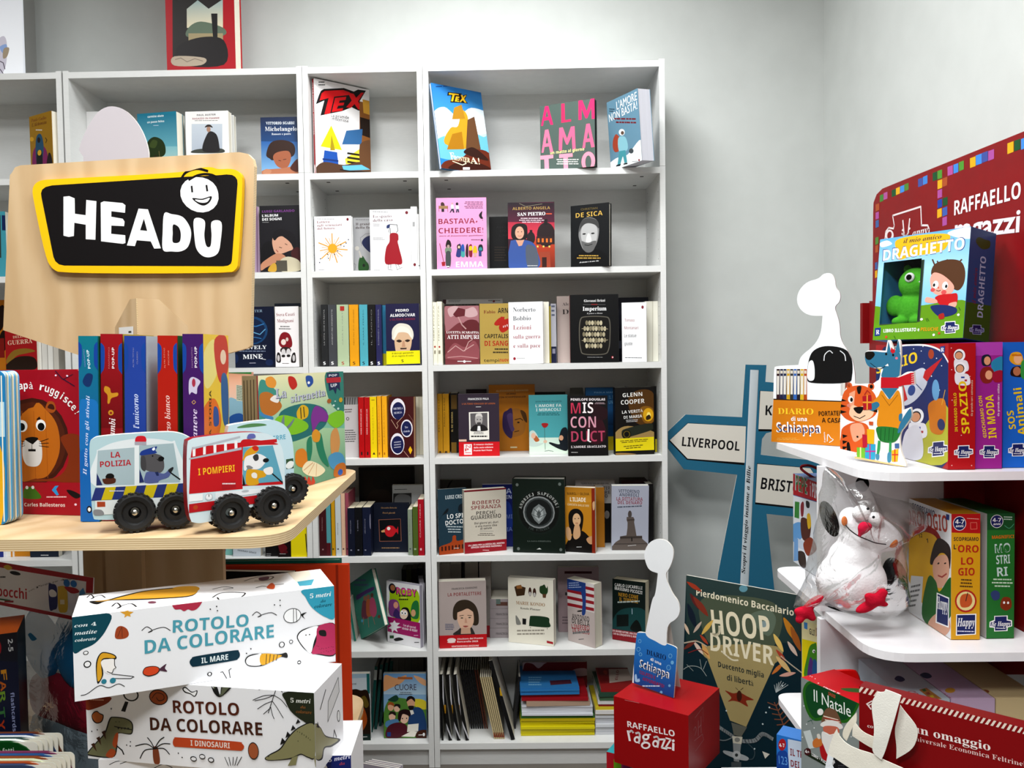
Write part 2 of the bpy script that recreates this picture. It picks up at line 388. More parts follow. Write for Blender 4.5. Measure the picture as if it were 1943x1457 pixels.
def cutout(name, label, cat, group, hd, outline, th, color, art, ex):
    O = outl(outline)
    if name in ('card_standee', 'card_header', 'handle', 'wheeled_board_book', 'logo_board'): O = soften(soften(O))
    P = [(x*.0005, -y*.0005) for x, y in O]
    m = MB(); sub = ex.get('par') or ex.get('wh') or ex.get('pole') or ex.get('strut')
    if color == 'PLY': m.prism(P, 0, th, 'ffffff', 0, 1)
    else: m.prism(P, 0, th, color, 0, ecol=ex.get('L', 'e4dfd6' if not ex.get('par') else color))
    put_art(m, art, (0, 0, 0), (1, 0, 0), (0, 0, -1), (0, -1, 0), outline=O)
    mats = [PLY, PLYE] if color == 'PLY' else PRINT
    if ex.get('par'):
        o = m.build(name, mats, None, hd[:3], rot(hd[3:])); attach(o, REG[ex['par']])
        if label: o['label'] = label
        return o
    cx = sum(p[0] for p in P)/len(P); zb = min(p[1] for p in P)
    if not sub:
        o = m.build(name, mats, None, hd[:3], rot(hd[3:])); return tag(o, label, cat, group)
    zlow = min([p[1] for p in P]+([-float(a[1])*.0005-float(a[2])*.0005 for a in zip(*[iter(ex['wh'].split())]*3)] if ex.get('wh') else []))
    lift = ex['rest']+.0008-(hd[2]+zlow) if 'rest' in ex else 0
    r = empty(name, label, cat, group, (hd[0], hd[1], hd[2]+lift), rot(hd[3:]))
    m.build('board' if not ex.get('wh') else 'pages', mats, r)
    if ex.get('strut'):
        zt = zb+(max(p[1] for p in P)-zb)*.6; s = MB(); k = (zt-zb)*.28
        a = [(cx-.012, th+.0003, zt), (cx+.012, th+.0003, zt), (cx+.012, th+k, zb), (cx-.012, th+k, zb)]; b = [(x, y+.002, z) for x, y, z in a]
        s.face(a, 'd8d4cc'); s.face(b[::-1], 'd8d4cc')
        for i in range(4): s.face([a[i-1], b[i-1], b[i], a[i]], 'd8d4cc')
        s.build('strut', MATTE, r)
    if ex.get('pole'):
        x0, y0, x1, y1, wd = [float(v)*.0005 for v in ex['pole'].split()[:5]]; dx = (x1-x0); dz = -(y1-y0); L = math.hypot(dx, dz); s = MB(); n = 10; ux, uz = dx/L, dz/L; R = wd/2
        for i in range(n):
            a, b = math.pi*i/n, math.pi*(i+1)/n
            q = [(math.cos(a)*R, -math.sin(a)*R*.2), (math.cos(b)*R, -math.sin(b)*R*.2)]
            c1 = 'c4ccd0'
            s.face([(x0+uz*q[0][0], q[0][1]-.0002, -y0-ux*q[0][0]), (x0+uz*q[1][0], q[1][1]-.0002, -y0-ux*q[1][0]), (x1+uz*q[1][0], q[1][1]-.0002, -y1-ux*q[1][0]), (x1+uz*q[0][0], q[0][1]-.0002, -y1-ux*q[0][0])], c1)
        put_art(s, ex['pa'], (0, -R*.2-.0006, 0), (1, 0, 0), (0, 0, -1), (0, -1, 0))
        o = s.build('pole', PRINT, r); o['label'] = 'grey rounded pole with a printed script line'
    if ex.get('wh'):
        a = [float(v)*.0005 for v in ex['wh'].split()]
        for i in range(0, len(a), 3):
            x, z, R = a[i], -a[i+1], a[i+2]
            for y0, y1, ff in ((-.017, -.002, 1), (th+.002, th+.016, 0)):
                s = MB(); n = 40
                def ring(rad, y): return [(x+rad*math.cos(2*math.pi*j/n), y, z+rad*math.sin(2*math.pi*j/n)) for j in range(n)]
                prof = [(R*.3, y0+.005), (R*.55, y0+.005), (R*.62, y0+.001), (R*.82, y0), (R*.93, y0+.001), (R*.94, y1-.001), (R*.82, y1), (R*.2, y1)]
                if not ff: prof = [(k, y0+y1-yy) for k, yy in prof][::-1]
                rs = [ring(k, yy) for k, yy in prof]
                for A, B in zip(rs, rs[1:]):
                    for j in range(n): s.face([A[j], A[(j+1) % n], B[(j+1) % n], B[j]], '0c0c0d')
                for j in range(20):
                    t0, t1 = 2*math.pi*(j+.1)/20, 2*math.pi*(j+.62)/20; off = .12
                    for ya, yb, sh in ((y0+.0005, (y0+y1)/2, 0), ((y0+y1)/2, y1-.0005, off)):
                        Q = [(x+k*math.cos(t+sh), yy, z+k*math.sin(t+sh)) for k, t, yy in ((R*.9, t0, ya), (R, t0, ya), (R, t1, ya), (R*.9, t1, ya), (R*.9, t0, yb), (R, t0, yb), (R, t1, yb), (R*.9, t1, yb))]
                        for f in ((0, 1, 2, 3), (7, 6, 5, 4), (1, 5, 6, 2), (0, 4, 5, 1), (3, 2, 6, 7)): s.face([Q[v] for v in f], '0c0c0d')
                o = s.build('wheel', RUB, r)
                if ff: s = MB(); s.ell((x, y0+.004, z), (R*.17, .004, R*.17), 'ffffff'); s.build('axle_cap', METAL, o, smooth=True)
    return r
def pillow(m, O, bf, bb, col, y=0, jit=0, seed=0, rings=7, mi=0):
    """closed cushion over an outline in (x, z): bulges bf to the front, bb to the back"""
    n = len(O); cx = sum(p[0] for p in O)/n; cz = sum(p[1] for p in O)/n
    for sgn, bulge in ((-1, bf), (1, bb)):
        R = []
        for k in range(rings+1):
            s = 1-k/rings; hgt = bulge*(1-s*s)**.6 if k else 0
            ring = []
            for x, z in O:
                px, pz = cx+(x-cx)*s, cz+(z-cz)*s
                j = jit*noise.noise(Vector((px*28+seed, pz*28, sgn*3))) if 0 < k else 0
                ring.append((px+jit*.3*noise.noise(Vector((px*40, pz*40+seed, 1))), y+sgn*(hgt+.0003)+j, pz))
            R.append(ring)
        for A, B in zip(R, R[1:]):
            for i in range(n):
                q = [A[i-1], A[i], B[i], B[i-1]]
                m.face(q if sgn < 0 else q[::-1], col, mi)
    # seam
    for i in range(n):
        (x0, z0), (x1, z1) = O[i-1], O[i]
        m.face([(x0, y+.0003, z0), (x1, y+.0003, z1), (x1, y-.0003, z1), (x0, y-.0003, z0)], col, mi)
def strip_sheet(m, O, y, bulge, th, col, seed):
    """a piece of cloth over an outline, gently waved, with thickness"""
    xs = [p[0] for p in O]; zs = [p[1] for p in O]; cx, cz = sum(xs)/len(xs), sum(zs)/len(zs)
    R = max(max(xs)-min(xs), max(zs)-min(zs))
    def hy(x, z): return y-bulge*(1-((x-cx)/R)**2-((z-cz)/R)**2)+.0035*noise.noise(Vector((x*14+seed, z*7, seed)))+.0008*noise.noise(Vector((x*50, z*25+seed, 5)))
    reg = tess(O); g = .008; x0, z0 = min(xs), min(zs); nx = int((max(xs)-x0)/g)+1; nz = int((max(zs)-z0)/g)+1
    reg = [list(t) if cross2(*t) > 0 else list(t)[::-1] for t in reg]
    for i in range(nx):
        for j in range(nz):
            c = [(x0+g*i, z0+g*j), (x0+g*i+g, z0+g*j), (x0+g*i+g, z0+g*j+g), (x0+g*i, z0+g*j+g)]
            for t in reg:
                if max(p[0] for p in t) < c[0][0] or min(p[0] for p in t) > c[1][0] or max(p[1] for p in t) < c[0][1] or min(p[1] for p in t) > c[2][1]: continue
                Q = clip(c, t)
                if len(Q) > 2:
                    m.face([(x, hy(x, z), z) for x, z in Q], col); m.face([(x, hy(x, z)+th, z) for x, z in Q][::-1], col)
    for i in range(len(O)):
        (xa, za), (xb, zb) = O[i-1], O[i]
        for k in range(4):
            p = [(xa+(xb-xa)*t, za+(zb-za)*t) for t in (k/4, (k+1)/4)]
            m.face([(p[0][0], hy(*p[0]), p[0][1]), (p[1][0], hy(*p[1]), p[1][1]), (p[1][0], hy(*p[1])+th, p[1][1]), (p[0][0], hy(*p[0])+th, p[0][1])], col)
    return hy
def sheets(name, label, cat, group, hd, SH, art):
    r = empty(name, label, cat, group, hd[:3], rot(hd[3:]))
    for i, (part, ol, off, bul, col, lb) in enumerate(SH):
        O = [(x*.0005, -y*.0005) for x, y in soften(soften(outl(ol)))]; m = MB()
        hy = strip_sheet(m, O, -off, bul, .0016, col, i*3.1)
        if part == 'bag_body':
            n0 = len(m.v); put_art(m, art, (0, 0, 0), (1, 0, 0), (0, 0, -1), (0, -1, 0), outline=[(x*2000, -z*2000) for x, z in O])
            m.v = m.v[:n0]+[(x, hy(x, z)-.0006+yy, z) for x, yy, z in m.v[n0:]]
        m.build(part, COTTON, r)
def tube(par, name, pts, rad, col):
    P = [Vector(p) for p in spline([tuple(p) for p in pts], False, 6)]; m = MB(); R = []; n = 8
    for i, p in enumerate(P):
        d = (P[min(i+1, len(P)-1)]-P[max(i-1, 0)]).normalized(); a = d.orthogonal().normalized() if i == 0 else (a-d*a.dot(d)).normalized(); b = d.cross(a)
        R.append([p+(a*math.cos(2*math.pi*k/n)+b*math.sin(2*math.pi*k/n))*rad for k in range(n)])
    for A, B in zip(R, R[1:]):
        for k in range(n): m.face([A[k-1], A[k], B[k], B[k-1]][::-1], col)
    o = m.build(name, MATTE, None, smooth=True)
    if par: attach(o, REG[par])
    return o
def joined(mb, name, par, col, vox):
    o = mb.build(name, noise_mat('plush_'+name, col, col, 240, .95, bump=.45, spec=.05), par, smooth=True)
    r = o.modifiers.new('join', 'REMESH'); r.mode = 'VOXEL'; r.voxel_size = vox; r.use_smooth_shade = True
    s = o.modifiers.new('soften', 'SMOOTH'); s.iterations = 14; s.factor = .7
    return o
def plush_bird(D):
    r = empty('plush_bird', 'white plush bird with red beak and feet inside a clear bag on the shelf', 'plush toy', None, (0, 0, 0))
    def E(L, col): 
        m = MB()
        for x, y, z, a, b, c, t in L: m.ell((x, y, z), (a, b, c), col, t)
        return m
    joined(E(D['body'], 'f4f2f2'), 'body', r, 'eeecee', .004)
    for w in D['wing']: E([w], '1c1d20').build('wing', PLUSHM, r, smooth=True)
    for i in range(2):
        o = E([D['eye'][i]], 'f2f0f0').build('eye', PLUSHM, r, smooth=True); E([D['pupil'][i]], '111111').build('pupil', PRINT, o, smooth=True)
    joined(E(D['beak'], 'c01830'), 'beak', r, 'c0183a', .003)
    for b in D['blush']: E([b], 'e08a54').build('cheek', PLUSHM, r, smooth=True)
    for f in D['foot']: joined(E(f, 'c01828'), 'foot', r, 'b8142c', .003)
    for w in D['tail']: E([w], '17181a').build('tail_feather', PLUSHM, r, smooth=True)
    attach(tube(None, 'stitched_smile', D['smile'], .0012, '3a3438'), r)
def plastic_bag(hd, ol):
    O = spline([(x*.0005, -y*.0005) for x, y in outl(ol)], True, 3); m = MB()
    pillow(m, O, .092, .062, 'ffffff', jit=.016, seed=2, rings=10)
    o = m.build('plastic_bag', FILM, None, hd[:3], rot(hd[3:]), smooth=True, weld=True)
    tag(o, 'clear crumpled plastic bag wrapped around the white plush bird', 'bag')
def pack(name, label, cat, group, pos, size, arts, ex):
    w, h, d = size; r = empty(name, label, cat, group, pos[:3], rot(pos[3:]))
    m = MB(); m.box(0, 0, 0, w, .0012, h, ex['c']); face_art(m, arts, w, h, d); m.build('header_card', PRINT, r)
    hb = pos[2]-.602
    def blob(L, b, col, nm, y=.02): q = MB(); pillow(q, spline([(x*w, z) for x, z in L], True, 4), b, b, col, y); q.build(nm, MATTE, r, smooth=True, weld=True)
    blob([(.30, -.02), (.38, 0), (.5, -.01), (.6, -.04), (.62, -.09), (.5, -.13), (.34, -.10), (.28, -.05)], .016, '1c7ab0', 'rubber_toy')
    blob([(.58, -.02), (.7, .0), (.85, -.02), (.95, -.07), (.9, -.12), (.74, -.13), (.6, -.09)], .018, '2484b8', 'rubber_toy')
    blob([(.35, -.13), (.6, -.11), (.95, -.14), (.98, -.2), (.6, -.2), (.36, -.19)], .014, '8c1430', 'rubber_toy', .022)
    blob([(.36, -.2), (.7, -.19), (.97, -.21), (.97, -.34), (.38, -.34)], .014, '7a8890', 'rubber_toy', .022)
    q = MB(); pillow(q, spline([(x*w, z) for x, z in [(0, .01), (.5, .012), (1, .01), (1.02, -.1), (1.0, -.25), (1.0, -hb), (.5, -hb), (0, -hb), (.0, -.2)]], True, 4), .028, .03, 'ffffff', .02, .01, 5, 9); q.build('bag_film', FILM, r, smooth=True, weld=True)
    return r

# ---------------------------------------------------------------- the room
def room():
    def wl(n, a, mat): m = MB(); m.box(*a); struct(m.build(n, mat))
    wl('floor', (-3.2, -4.7, -.1, 1.6, .45, 0), FLOORM); wl('ceiling', (-3.2, -4.7, CEIL, 1.6, .45, CEIL+.1), CEILM)
    wl('wall_back', (-3.2, .285, 0, 1.6, .42, CEIL), WALL); wl('wall_right', (1.432, -4.7, 0, 1.6, .285, CEIL), WALL)
    wl('wall_left', (-3.2, -4.7, 0, -3.05, .285, CEIL), SHOP); wl('wall_rear', (-3.05, -4.7, 0, 1.432, -4.55, CEIL), SHOP)
    for x, y, sx, sy, wt in PANELS:
        r = empty('ceiling_light', 'unseen square white ceiling light panel above the shop floor', 'ceiling light', 'ceiling light panels', (x, y, CEIL))
        f = MB(); k = .012
        f.box(-sx/2-k, -sy/2-k, -.02, sx/2+k, -sy/2, 0); f.box(-sx/2-k, sy/2, -.02, sx/2+k, sy/2+k, 0); f.box(-sx/2-k, -sy/2, -.02, -sx/2, sy/2, 0); f.box(sx/2, -sy/2, -.02, sx/2+k, sy/2, 0)
        f.build('frame', WHITE, r)
        f = MB(); f.face([(-sx/2, sy/2, -.012), (sx/2, sy/2, -.012), (sx/2, -sy/2, -.012), (-sx/2, -sy/2, -.012)], 'ffffff')
        f.build('diffuser', lamp_mat(wt), r)
room()

# ---------------------------------------------------------------- bookcases (800 or 400 mm wide, 280 deep, 2370 tall with top unit)
ROWS = [2.017, 1.6917, 1.3722, 1.0591, .7275, .402, .082]
def bookcase(x0, x1, label):
    r = empty('bookcase', label, 'bookcase', 'white bookcases along the back wall', (x0, 0, 0)); w = x1-x0; t = .018; g = .0008
    for a in (g, w-t-g):
        m = MB(); m.box(a, 0, 0, a+t, .279, 2.0196)
        side = a+t+1e-4 if a < .1 else a-1e-4; nx = 1 if a < .1 else -1
        for z in [z for k in range(7) for z in [.15+.032*i for i in range(58)] if k == 0]:
            for y in (.035, .235):
                P = [(side+nx*2e-5, y+.0022*math.cos(q), z+.0022*math.sin(q)) for q in [math.pi*2*i/6 for i in range(6)]]; m.face(P if nx > 0 else P[::-1], '3a3a38', 1)
        m.build('side_panel', [WHITE, MATTE], r)
        m = MB(); m.box(a, 0, 2.0204, a+t, .279, 2.37); m.build('top_unit_side_panel', WHITE, r)
    for i, z in enumerate(ROWS):
        m = MB(); m.box(t+g, .001 if i else 0, z-.0205, w-t-g, .268, z)
        if i == 0:
            for x in (.07, w-.07):
                for y in (.05, .2): m.box(x-.006, y-.006, z-.0209, x+.006, y+.006, z-.0206, '2a2824', 1)
        m.build('shelf', [WHITE, MATTE], r)
    m = MB(); m.box(t+g, 0, 2.345, w-t-g, .268, 2.3655); m.build('top_panel', WHITE, r)
    m = MB(); m.box(.004, .2682, .0, w-.004, .2785, 2.36); m.build('back_panel', WHITE, r)
    m = MB(); m.box(t+g, .02, 0, w-t-g, .036, .0614); m.build('plinth', WHITE, r)
    return r
bookcase(0, .8, 'wide white bookcase nearest the wall corner, filled with front facing books')
bookcase(-.4, 0, 'narrow white bookcase between the two wide ones')
bookcase(-1.2, -.4, 'wide white bookcase behind the plywood sign board')
bookcase(-2.004, -1.204, 'wide white bookcase at the far end, mostly cut off by the picture edge')

# ---------------------------------------------------------------- plywood display stand
def round_poly(P, rads, n=7):
    out = []
    for i, (p, r) in enumerate(zip(P, rads)):
        p = Vector(p); a = (Vector(P[i-1])-p).normalized(); b = (Vector(P[(i+1) % len(P)])-p).normalized()
        for k in range(n+1):
            t = k/n; out.append(tuple((p+a*r)*(1-t)**2+p*2*t*(1-t)+(p+b*r)*t*t))
    return out
def plywood_stand():
    r = empty('display_stand', 'birch plywood display stand with a sign board and toy books on its shelf', 'display stand', None, (-.5, -1.2, 0)); REG['stand'] = r
    def add(n, mb): o = mb.build(n, [PLY, PLYE], None); attach(o, r)
    m = MB(); m.slab(round_poly([(-.92, -1.533), (-.083, -1.533), (-.097, -.79), (-.92, -.79)], [.05, .07, .07, .05]), 1.118, 1.136, mi=0, emi=1); add('shelf', m)
    m = MB(); m.slab(round_poly([(-.92, -1.74), (-.075, -1.74), (-.09, -.79), (-.92, -.79)], [.05, .07, .07, .05]), .568, .586, mi=0, emi=1); add('shelf', m)
    def post(p, q, zc, flat, zs, z0):
        p, q = Vector((p[0], p[1], 0)), Vector((q[0], q[1], 0)); d = (q-p); L = d.length; m = MB()
        m.prism([(0, z0), (L, z0), (L, zs), (L*flat, zc), (0, zc)], 0, .014, mi=0, emi=1)
        o = m.build('post_panel', [PLY, PLYE], None, p, (0, 0, math.atan2(d.y, d.x))); attach(o, r)
    post((-.414, -1.262), (-.350, -1.19), 1.5175, .42, 1.468, 1.1365)
    m = MB(); p, q = Vector((-.49, -1.192, 0)), Vector((-.416, -1.262, 0)); L = (q-p).length
    m.prism([(0, 1.1365), (L, 1.1365), (L, 1.5175), (L*.72, 1.5175), (0, 1.468)], 0, .014, mi=0, emi=1)
    o = m.build('post_panel', [PLY, PLYE], None, p, (0, 0, math.atan2(q.y-p.y, q.x-p.x))); attach(o, r)
    m = MB(); m.box(0, 0, 0, .064, .0006, .06, 'e8e8e6'); put_art(m, 'e 1c3a2c 40 75 26 38;n 2a2a2a 88 16 118 16 88 105 5 l', (0, 0, .06), (1, 0, 0), (0, 0, -1), (0, -1, 0), (.064, .06))
    v = (q-p).normalized(); o = m.build('sticker', PRINT, None, p+v*.022+Vector((-v.y, v.x, 0))*-.0012+Vector((0, 0, 1.407)), (0, 0, math.atan2(q.y-p.y, q.x-p.x))); attach(o, r)
    for a in ((-.519, -1.20, -.449, -1.185), (-.449, -1.184, -.297, -1.169), (-.64, -1.05, -.55, -1.036), (-.535, -1.18, -.521, -1.02)):
        m = MB(); m.box(a[0], a[1], .5865, a[2], a[3], 1.1175, mi=0); add('post_panel', m)
    for a in ((-.6, -1.3, -.3, -1.286), (-.46, -1.28, -.446, -1.0)):
        m = MB(); m.box(a[0], a[1], 0, a[2], a[3], .5675, mi=0); add('post_panel', m)
plywood_stand()

# ---------------------------------------------------------------- red and white display stand by the right wall
def white_stand():
    r = empty('display_stand', 'red backed display stand with white rounded shelves beside the wall', 'display stand', None, (1.1, -1.0, 0)); REG['disp'] = r
    def add(n, mb, mats): o = mb.build(n, mats, None); attach(o, r); return o
    XR = 1.25
    for zt, xa, xb, ya, yb, rf in ((1.1775, .955, .925, -1.25, -.68, .05), (.8555, .913, .930, -1.285, -.675, .05), (.53, .918, .934, -1.285, -.675, .04)):
        m = MB(); m.slab(round_poly([(xa-.035 if zt > 1 else xa, ya), (XR-.003, ya), (XR-.003, yb), (xb, yb)], [.075, .002, .002, rf]), zt-.016, zt); add('shelf', m, LAMI)
    for z0, z1 in ((.351, .5135), (.5305, .839), (.856, 1.161)):
        m = MB(); m.box(.910, -1.04, z0, 1.166, -1.022, z1); add('divider_panel', m, LAMI)
        m = MB(); m.box(1.1665, -1.045, z0, XR-.002, -1.020, z1); o = add('infill_panel', m, RED); o['label'] = 'red infill panel'
    m = MB(); O = outl('43 -666 49 -1139 53 -1190 89 -1227 155 -1244 263 -1243 1327 -1228 2228 -1216 2261 499 10 1384 4 -669'); m.prism([(x*.0005, -y*.0005) for x, y in O], 0, .012)
    put_art(m, 'p 4a8a3a 127 -1215 168 -1214 168 -1179 127 -1179;p b05a9a 170 -1218 213 -1217 213 -1182 170 -1183;p 1c5a34 260 -1215 305 -1214 305 -1180 260 -1180;p e0b020 305 -1216 346 -1216 346 -1182 305 -1182;p 4a90d8 349 -1217 391 -1216 391 -1183 349 -1183;p 5a8a3a 392 -1218 435 -1217 435 -1184 393 -1184;p 4a5aa0 526 -1215 569 -1214 569 -1176 527 -1177;p 4a8ad0 572 -1216 614 -1216 614 -1178 572 -1178;p 1c5a34 660 -1215 700 -1215 701 -1176 661 -1177;p 5a9a3a 703 -1215 742 -1214 742 -1176 703 -1177;p e0b020 704 -1171 743 -1170 743 -1132 704 -1132;p b0582c 745 -1172 786 -1172 786 -1134 746 -1134;p b058a0 704 -1127 743 -1127 743 -1090 704 -1090;p 2448a8 704 -1082 743 -1083 744 -1046 705 -1045;p 1c5a34 749 -1083 790 -1083 790 -1047 749 -1046;p e0b020 702 -1040 741 -1041 741 -1003 702 -1001;p 4a68b0 746 -1039 787 -1041 788 -1003 747 -1001;p b058a0 747 -996 785 -997 785 -959 747 -958;p b85aa0 788 -1214 831 -1213 831 -1173 789 -1174;p 4a90d8 836 -1213 875 -1212 875 -1173 837 -1174;p 5a9a3a 880 -1214 918 -1213 919 -1175 881 -1175;p e0b020 965 -1211 1006 -1210 1007 -1169 966 -1170;p 4a90d8 1008 -1212 1051 -1211 1051 -1170 1009 -1171;p 4a5aa0 1053 -1212 1094 -1211 1095 -1171 1053 -1171;p b058a0 1097 -1209 1137 -1208 1137 -1169 1097 -1169;p e0b020 1225 -1208 1264 -1207 1264 -1166 1225 -1166;p 1c5a34 1268 -1207 1306 -1206 1307 -1166 1268 -1166;p 4a90d8 1310 -1203 1349 -1202 1350 -1162 1311 -1162;p b0582c 80 -1175 122 -1175 122 -1139 80 -1139;p b058a0 80 -1132 118 -1132 118 -1096 80 -1096;p 4a68a0 80 -1089 118 -1090 118 -1052 80 -1051;p 5a8a3a 77 -1000 115 -1001 115 -964 77 -962;p b0582c 77 -957 111 -959 111 -921 77 -919;p 4a68a0 73 -868 104 -870 104 -832 74 -830;p e0b020 74 -824 100 -826 100 -789 74 -786;p 8a3a5a 74 -781 101 -783 101 -745 74 -743;l e8dcdc 9 189 -981 196 -1014 229 -1030 282 -1018 290 -1033 272 -1085 555 -1080 562 -991 619 -982 633 -961 626 -920;e e8dcdc 238 -991 46 7 0 28;e 8a0a10 238 -991 25 18;l e8dcdc 11 380 -1043 392 -977;l e8dcdc 11 449 -1040 433 -971;c e8dcdc 10 370 -980 409 -963 441 -978;e e8dcdc 380 -996 10 6;e e8dcdc 446 -993 10 6;t e8dcdc 473 -946 619 -944 39 I|appy;t ece4e4 845 -990 1311 -980 61 b|RAFFAELLO;t ece0e4 848 -887 1306 -852 87 s+|ragazzi', (0, 0, 0), (1, 0, 0), (0, 0, -1), (0, -1, 0), mi=1)
    o = m.build('back_panel', [RED, PRINT], None, (1.249,-0.5,1.2,-1.5708,0,0)[:3], rot((1.249,-0.5,1.2,-1.5708,0,0)[3:])); attach(o, r)
    o['label'] = 'red back panel with coloured squares and white lettering'
    m = MB(); m.box(1.236, -.49, 1.42, 1.262, -.475, 1.53); add('side_tab', m, RED)
    m = MB(); m.box(.79, -1.56, 0, XR-.002, -.70, .35); add('base', m, LAMI)
white_stand()

# ---------------------------------------------------------------- goods, by metres and radians; artwork in half millimetres
book('comic_book','blue hardback comic with a yellow title and desert rocks, slanted in the shelf corner','book','',(0.06,-0.0301,2.0199,0.6073,0.1996,0),(0.1997,0.2991,0.012),{'F':'g 1668ac 4a9ad0 0 0 499 -119 462 155 -30 249;g 7ab2d8 cfdde8 -30 249 462 155 432 380 -54 453;b dfe9ef -12 219 82 159 181 209 301 129 445 159 427 293 -30 369;b 6fb4d6 -38 437 57 368 159 386 248 295 372 331 435 292 407 499 -21 528;b c99a2a 50 424 109 305 172 280 218 160 261 194 256 293 277 375 261 434;p b08428 132 239 161 150 224 119 239 219;p 6b4a30 207 469 257 223 317 190 335 423;p a87818 60 463 119 345 198 317 198 443;b 6b2f1c -16 608 35 548 175 502 261 434 398 442 390 567 -10 616;b 401c12 58 599 171 530 329 531 381 568;b 3a2018 194 471 263 419 339 451 382 502;n 0d3c78 35 19 374 -60 33 36 1 l;p 1a1208 126 44 237 36 231 51 281 36 257 77 279 102 225 105 135 118 149 65 117 72;p f0bd22 135 49 210 45 213 54 178 56 158 106 142 108 161 58 130 62;p f0bd22 187 65 215 63 212 72 198 74 196 80 210 80 207 87 192 89 190 95 208 94 206 102 172 105;p f0bd22 227 47 245 47 245 64 258 47 274 43 251 72 267 99 251 99 239 83 220 102 211 99 234 72;t f4e6c0 81 531 114 528 51 S|F;t f4e6c0 107 531 233 533 33 S|RONTER;t f4e6c0 235 538 312 536 46 S|A!;l f4e6c0 6 94 540 168 558 200 543 190 530;p eee 170 574 225 567 223 584 168 591'},{'c': '2f86c0', 's': 'dfe6ee', 'hc': 1})
book('paperback_book','green-grey book with large pink capital letters across the cover','book','',(0.3896,0.0503,2.0175,-0.4063,-0.002,0),(0.1909,0.22,0.025),{'F':'p e0286e 7 132 37 5 61 6 94 134 75 134 64 100 29 99 21 134;p 566660 39 77 60 77 51 33;p d42c64 152 4 176 5 178 115 219 114 220 129 151 130;p e0286e 271 127 272 -1 297 -4 328 77 356 -2 382 -3 382 132 362 132 361 56 332 122 319 122 293 53 292 127;p f07a9a 8 311 35 162 59 161 92 315 70 315 62 275 30 275 22 312;p 566660 38 253 58 253 49 202;p f06a90 131 309 136 161 161 160 190 239 218 163 243 163 249 316 227 316 223 223 195 278 184 277 160 216 153 312;p f06a90 295 315 324 159 348 159 379 314 357 316 349 277 318 277 314 314;p 566660 327 255 347 255 337 205;p f29aae -1 330 92 333 92 356 58 356 60 430 29 427 27 357 -1 356;p f29aae 133 335 227 338 228 362 194 362 195 444 165 441 162 361 133 361;e f29aae 335 403 47 63;e 566660 335 408 21 43;t f2e2a0 70 329 308 329 19 b|un matto al giorno;n e6e6e0 103 364 283 383 102 406 3 c'},{'c': '566660', 's': '56565a', 'pg': '3c3a3a'})
book('paperback_book','grey-blue book with a snow walker carrying a backpack','book','',(0.627,0.0527,2.0175,-1.0764,-0.0685,0),(0.1675,0.2265,0.05),{'F':"b eef2f4 -33 427 58 383 188 386 340 324 346 487;t f4f6f6 107 75 324 69 52 s|L'AMORE;t f4f6f6 17 133 321 125 51 s|NON BASTA!;n 22384a 25 45 89 64 23 72 2 l;n 7a1f2a 24 106 308 181 20 151 2 r;e e6ecf0 145 230 32 8 -2 21;e 6a5344 151 236 17 4 -1 12;b a84b34 47 255 84 228 125 273 118 334 62 341 38 304;b 8fc0cc 104 259 180 271 196 351 106 350;p 4f9aa4 106 344 171 352 183 432 153 433 141 382 105 435 76 426;p 1d2a30 65 426 115 428 105 441 57 436;p 1d2a30 140 433 182 434 186 445 143 441;e 4c5357 232 371 24 5 -2 16;n 555 234 437 294 448 233 445 1 l;e 8c2030 306 445 8 2 -1 7"},{'c': '6d92a6', 'pg': 'dcdce4'})
book('paperback_book','pink paperback with a woman holding a mop and a row of small figures','book','',(0.0362,0.0199,1.6922,0.03,-0.0041,0),(0.1684,0.2392,0.022),{'F':'b 4a2c2a 32 35 44 28 56 39 56 57 35 56;p 9c7a54 18 52 80 53 80 73 17 72;r 1d1420 36 72 54 93;l a0506a 3 19 52 19 91;l a0506a 3 79 53 78 92;e caa0a0 109 38 6 6;b f4f0f4 101 49 115 47 118 75 103 75;p 2a2240 103 73 118 73 123 99 113 99 108 83 97 99 90 99;e 1a1018 141 41 9 10;b eee 134 53 150 54 152 75 136 75;p 3a3a58 136 75 152 75 155 98 146 98 144 82 141 99 132 99;n 5a3a5a 180 26 316 28 179 76 5 r;b 201420 287 116 309 91 306 121 314 140 297 140;l 201420 3 308 147 312 154;t 8c1836 15 174 258 172 34 b0|BASTAVA;t 8c1836 14 236 314 234 34 b0|CHIEDERE!;p 8c1836 263 164 272 152 276 162 267 167;t 5a2030 17 257 311 256 8 I|storie di femminismo quotidiano;b 2a1a1a 62 304 74 278 93 291 96 326 63 328;b 7d8f7a 58 334 96 333 94 370 60 374;b 4a4e50 61 365 92 363 90 455 61 457;e b09a92 78 324 9 12;l 8a3a3a 4 20 303 47 439;p a02030 30 428 56 425 54 453 34 454;r eee 62 455 83 462;b 34407e 130 370 148 310 163 319 160 390 132 393;e 3a2a20 147 327 12 17;e e8c8b0 149 329 7 9;b 4aa0a0 163 362 170 314 184 319 188 390 164 393;b 2c58a8 165 319 177 310 185 328 183 358 166 353;b 3a1828 193 384 198 319 210 315 210 393;b 8c1838 215 354 217 319 236 316 237 391 218 391;b e8c020 216 350 219 326 236 325 237 350;b e0b420 242 368 250 324 266 329 269 370;r caa898 249 368 265 395;b 1d2230 278 355 283 318 306 317 309 357;b 3a9090 281 351 287 333 302 334 304 354;r 34407e 281 353 300 392;e 1d2a40 304 284 8 8;n 6a3a5a 232 279 293 280 232 288 1 l;t fff 127 464 311 463 36 b0|EMMA'},{'c': 'e9a0c8', 's': '0c0c0e'})
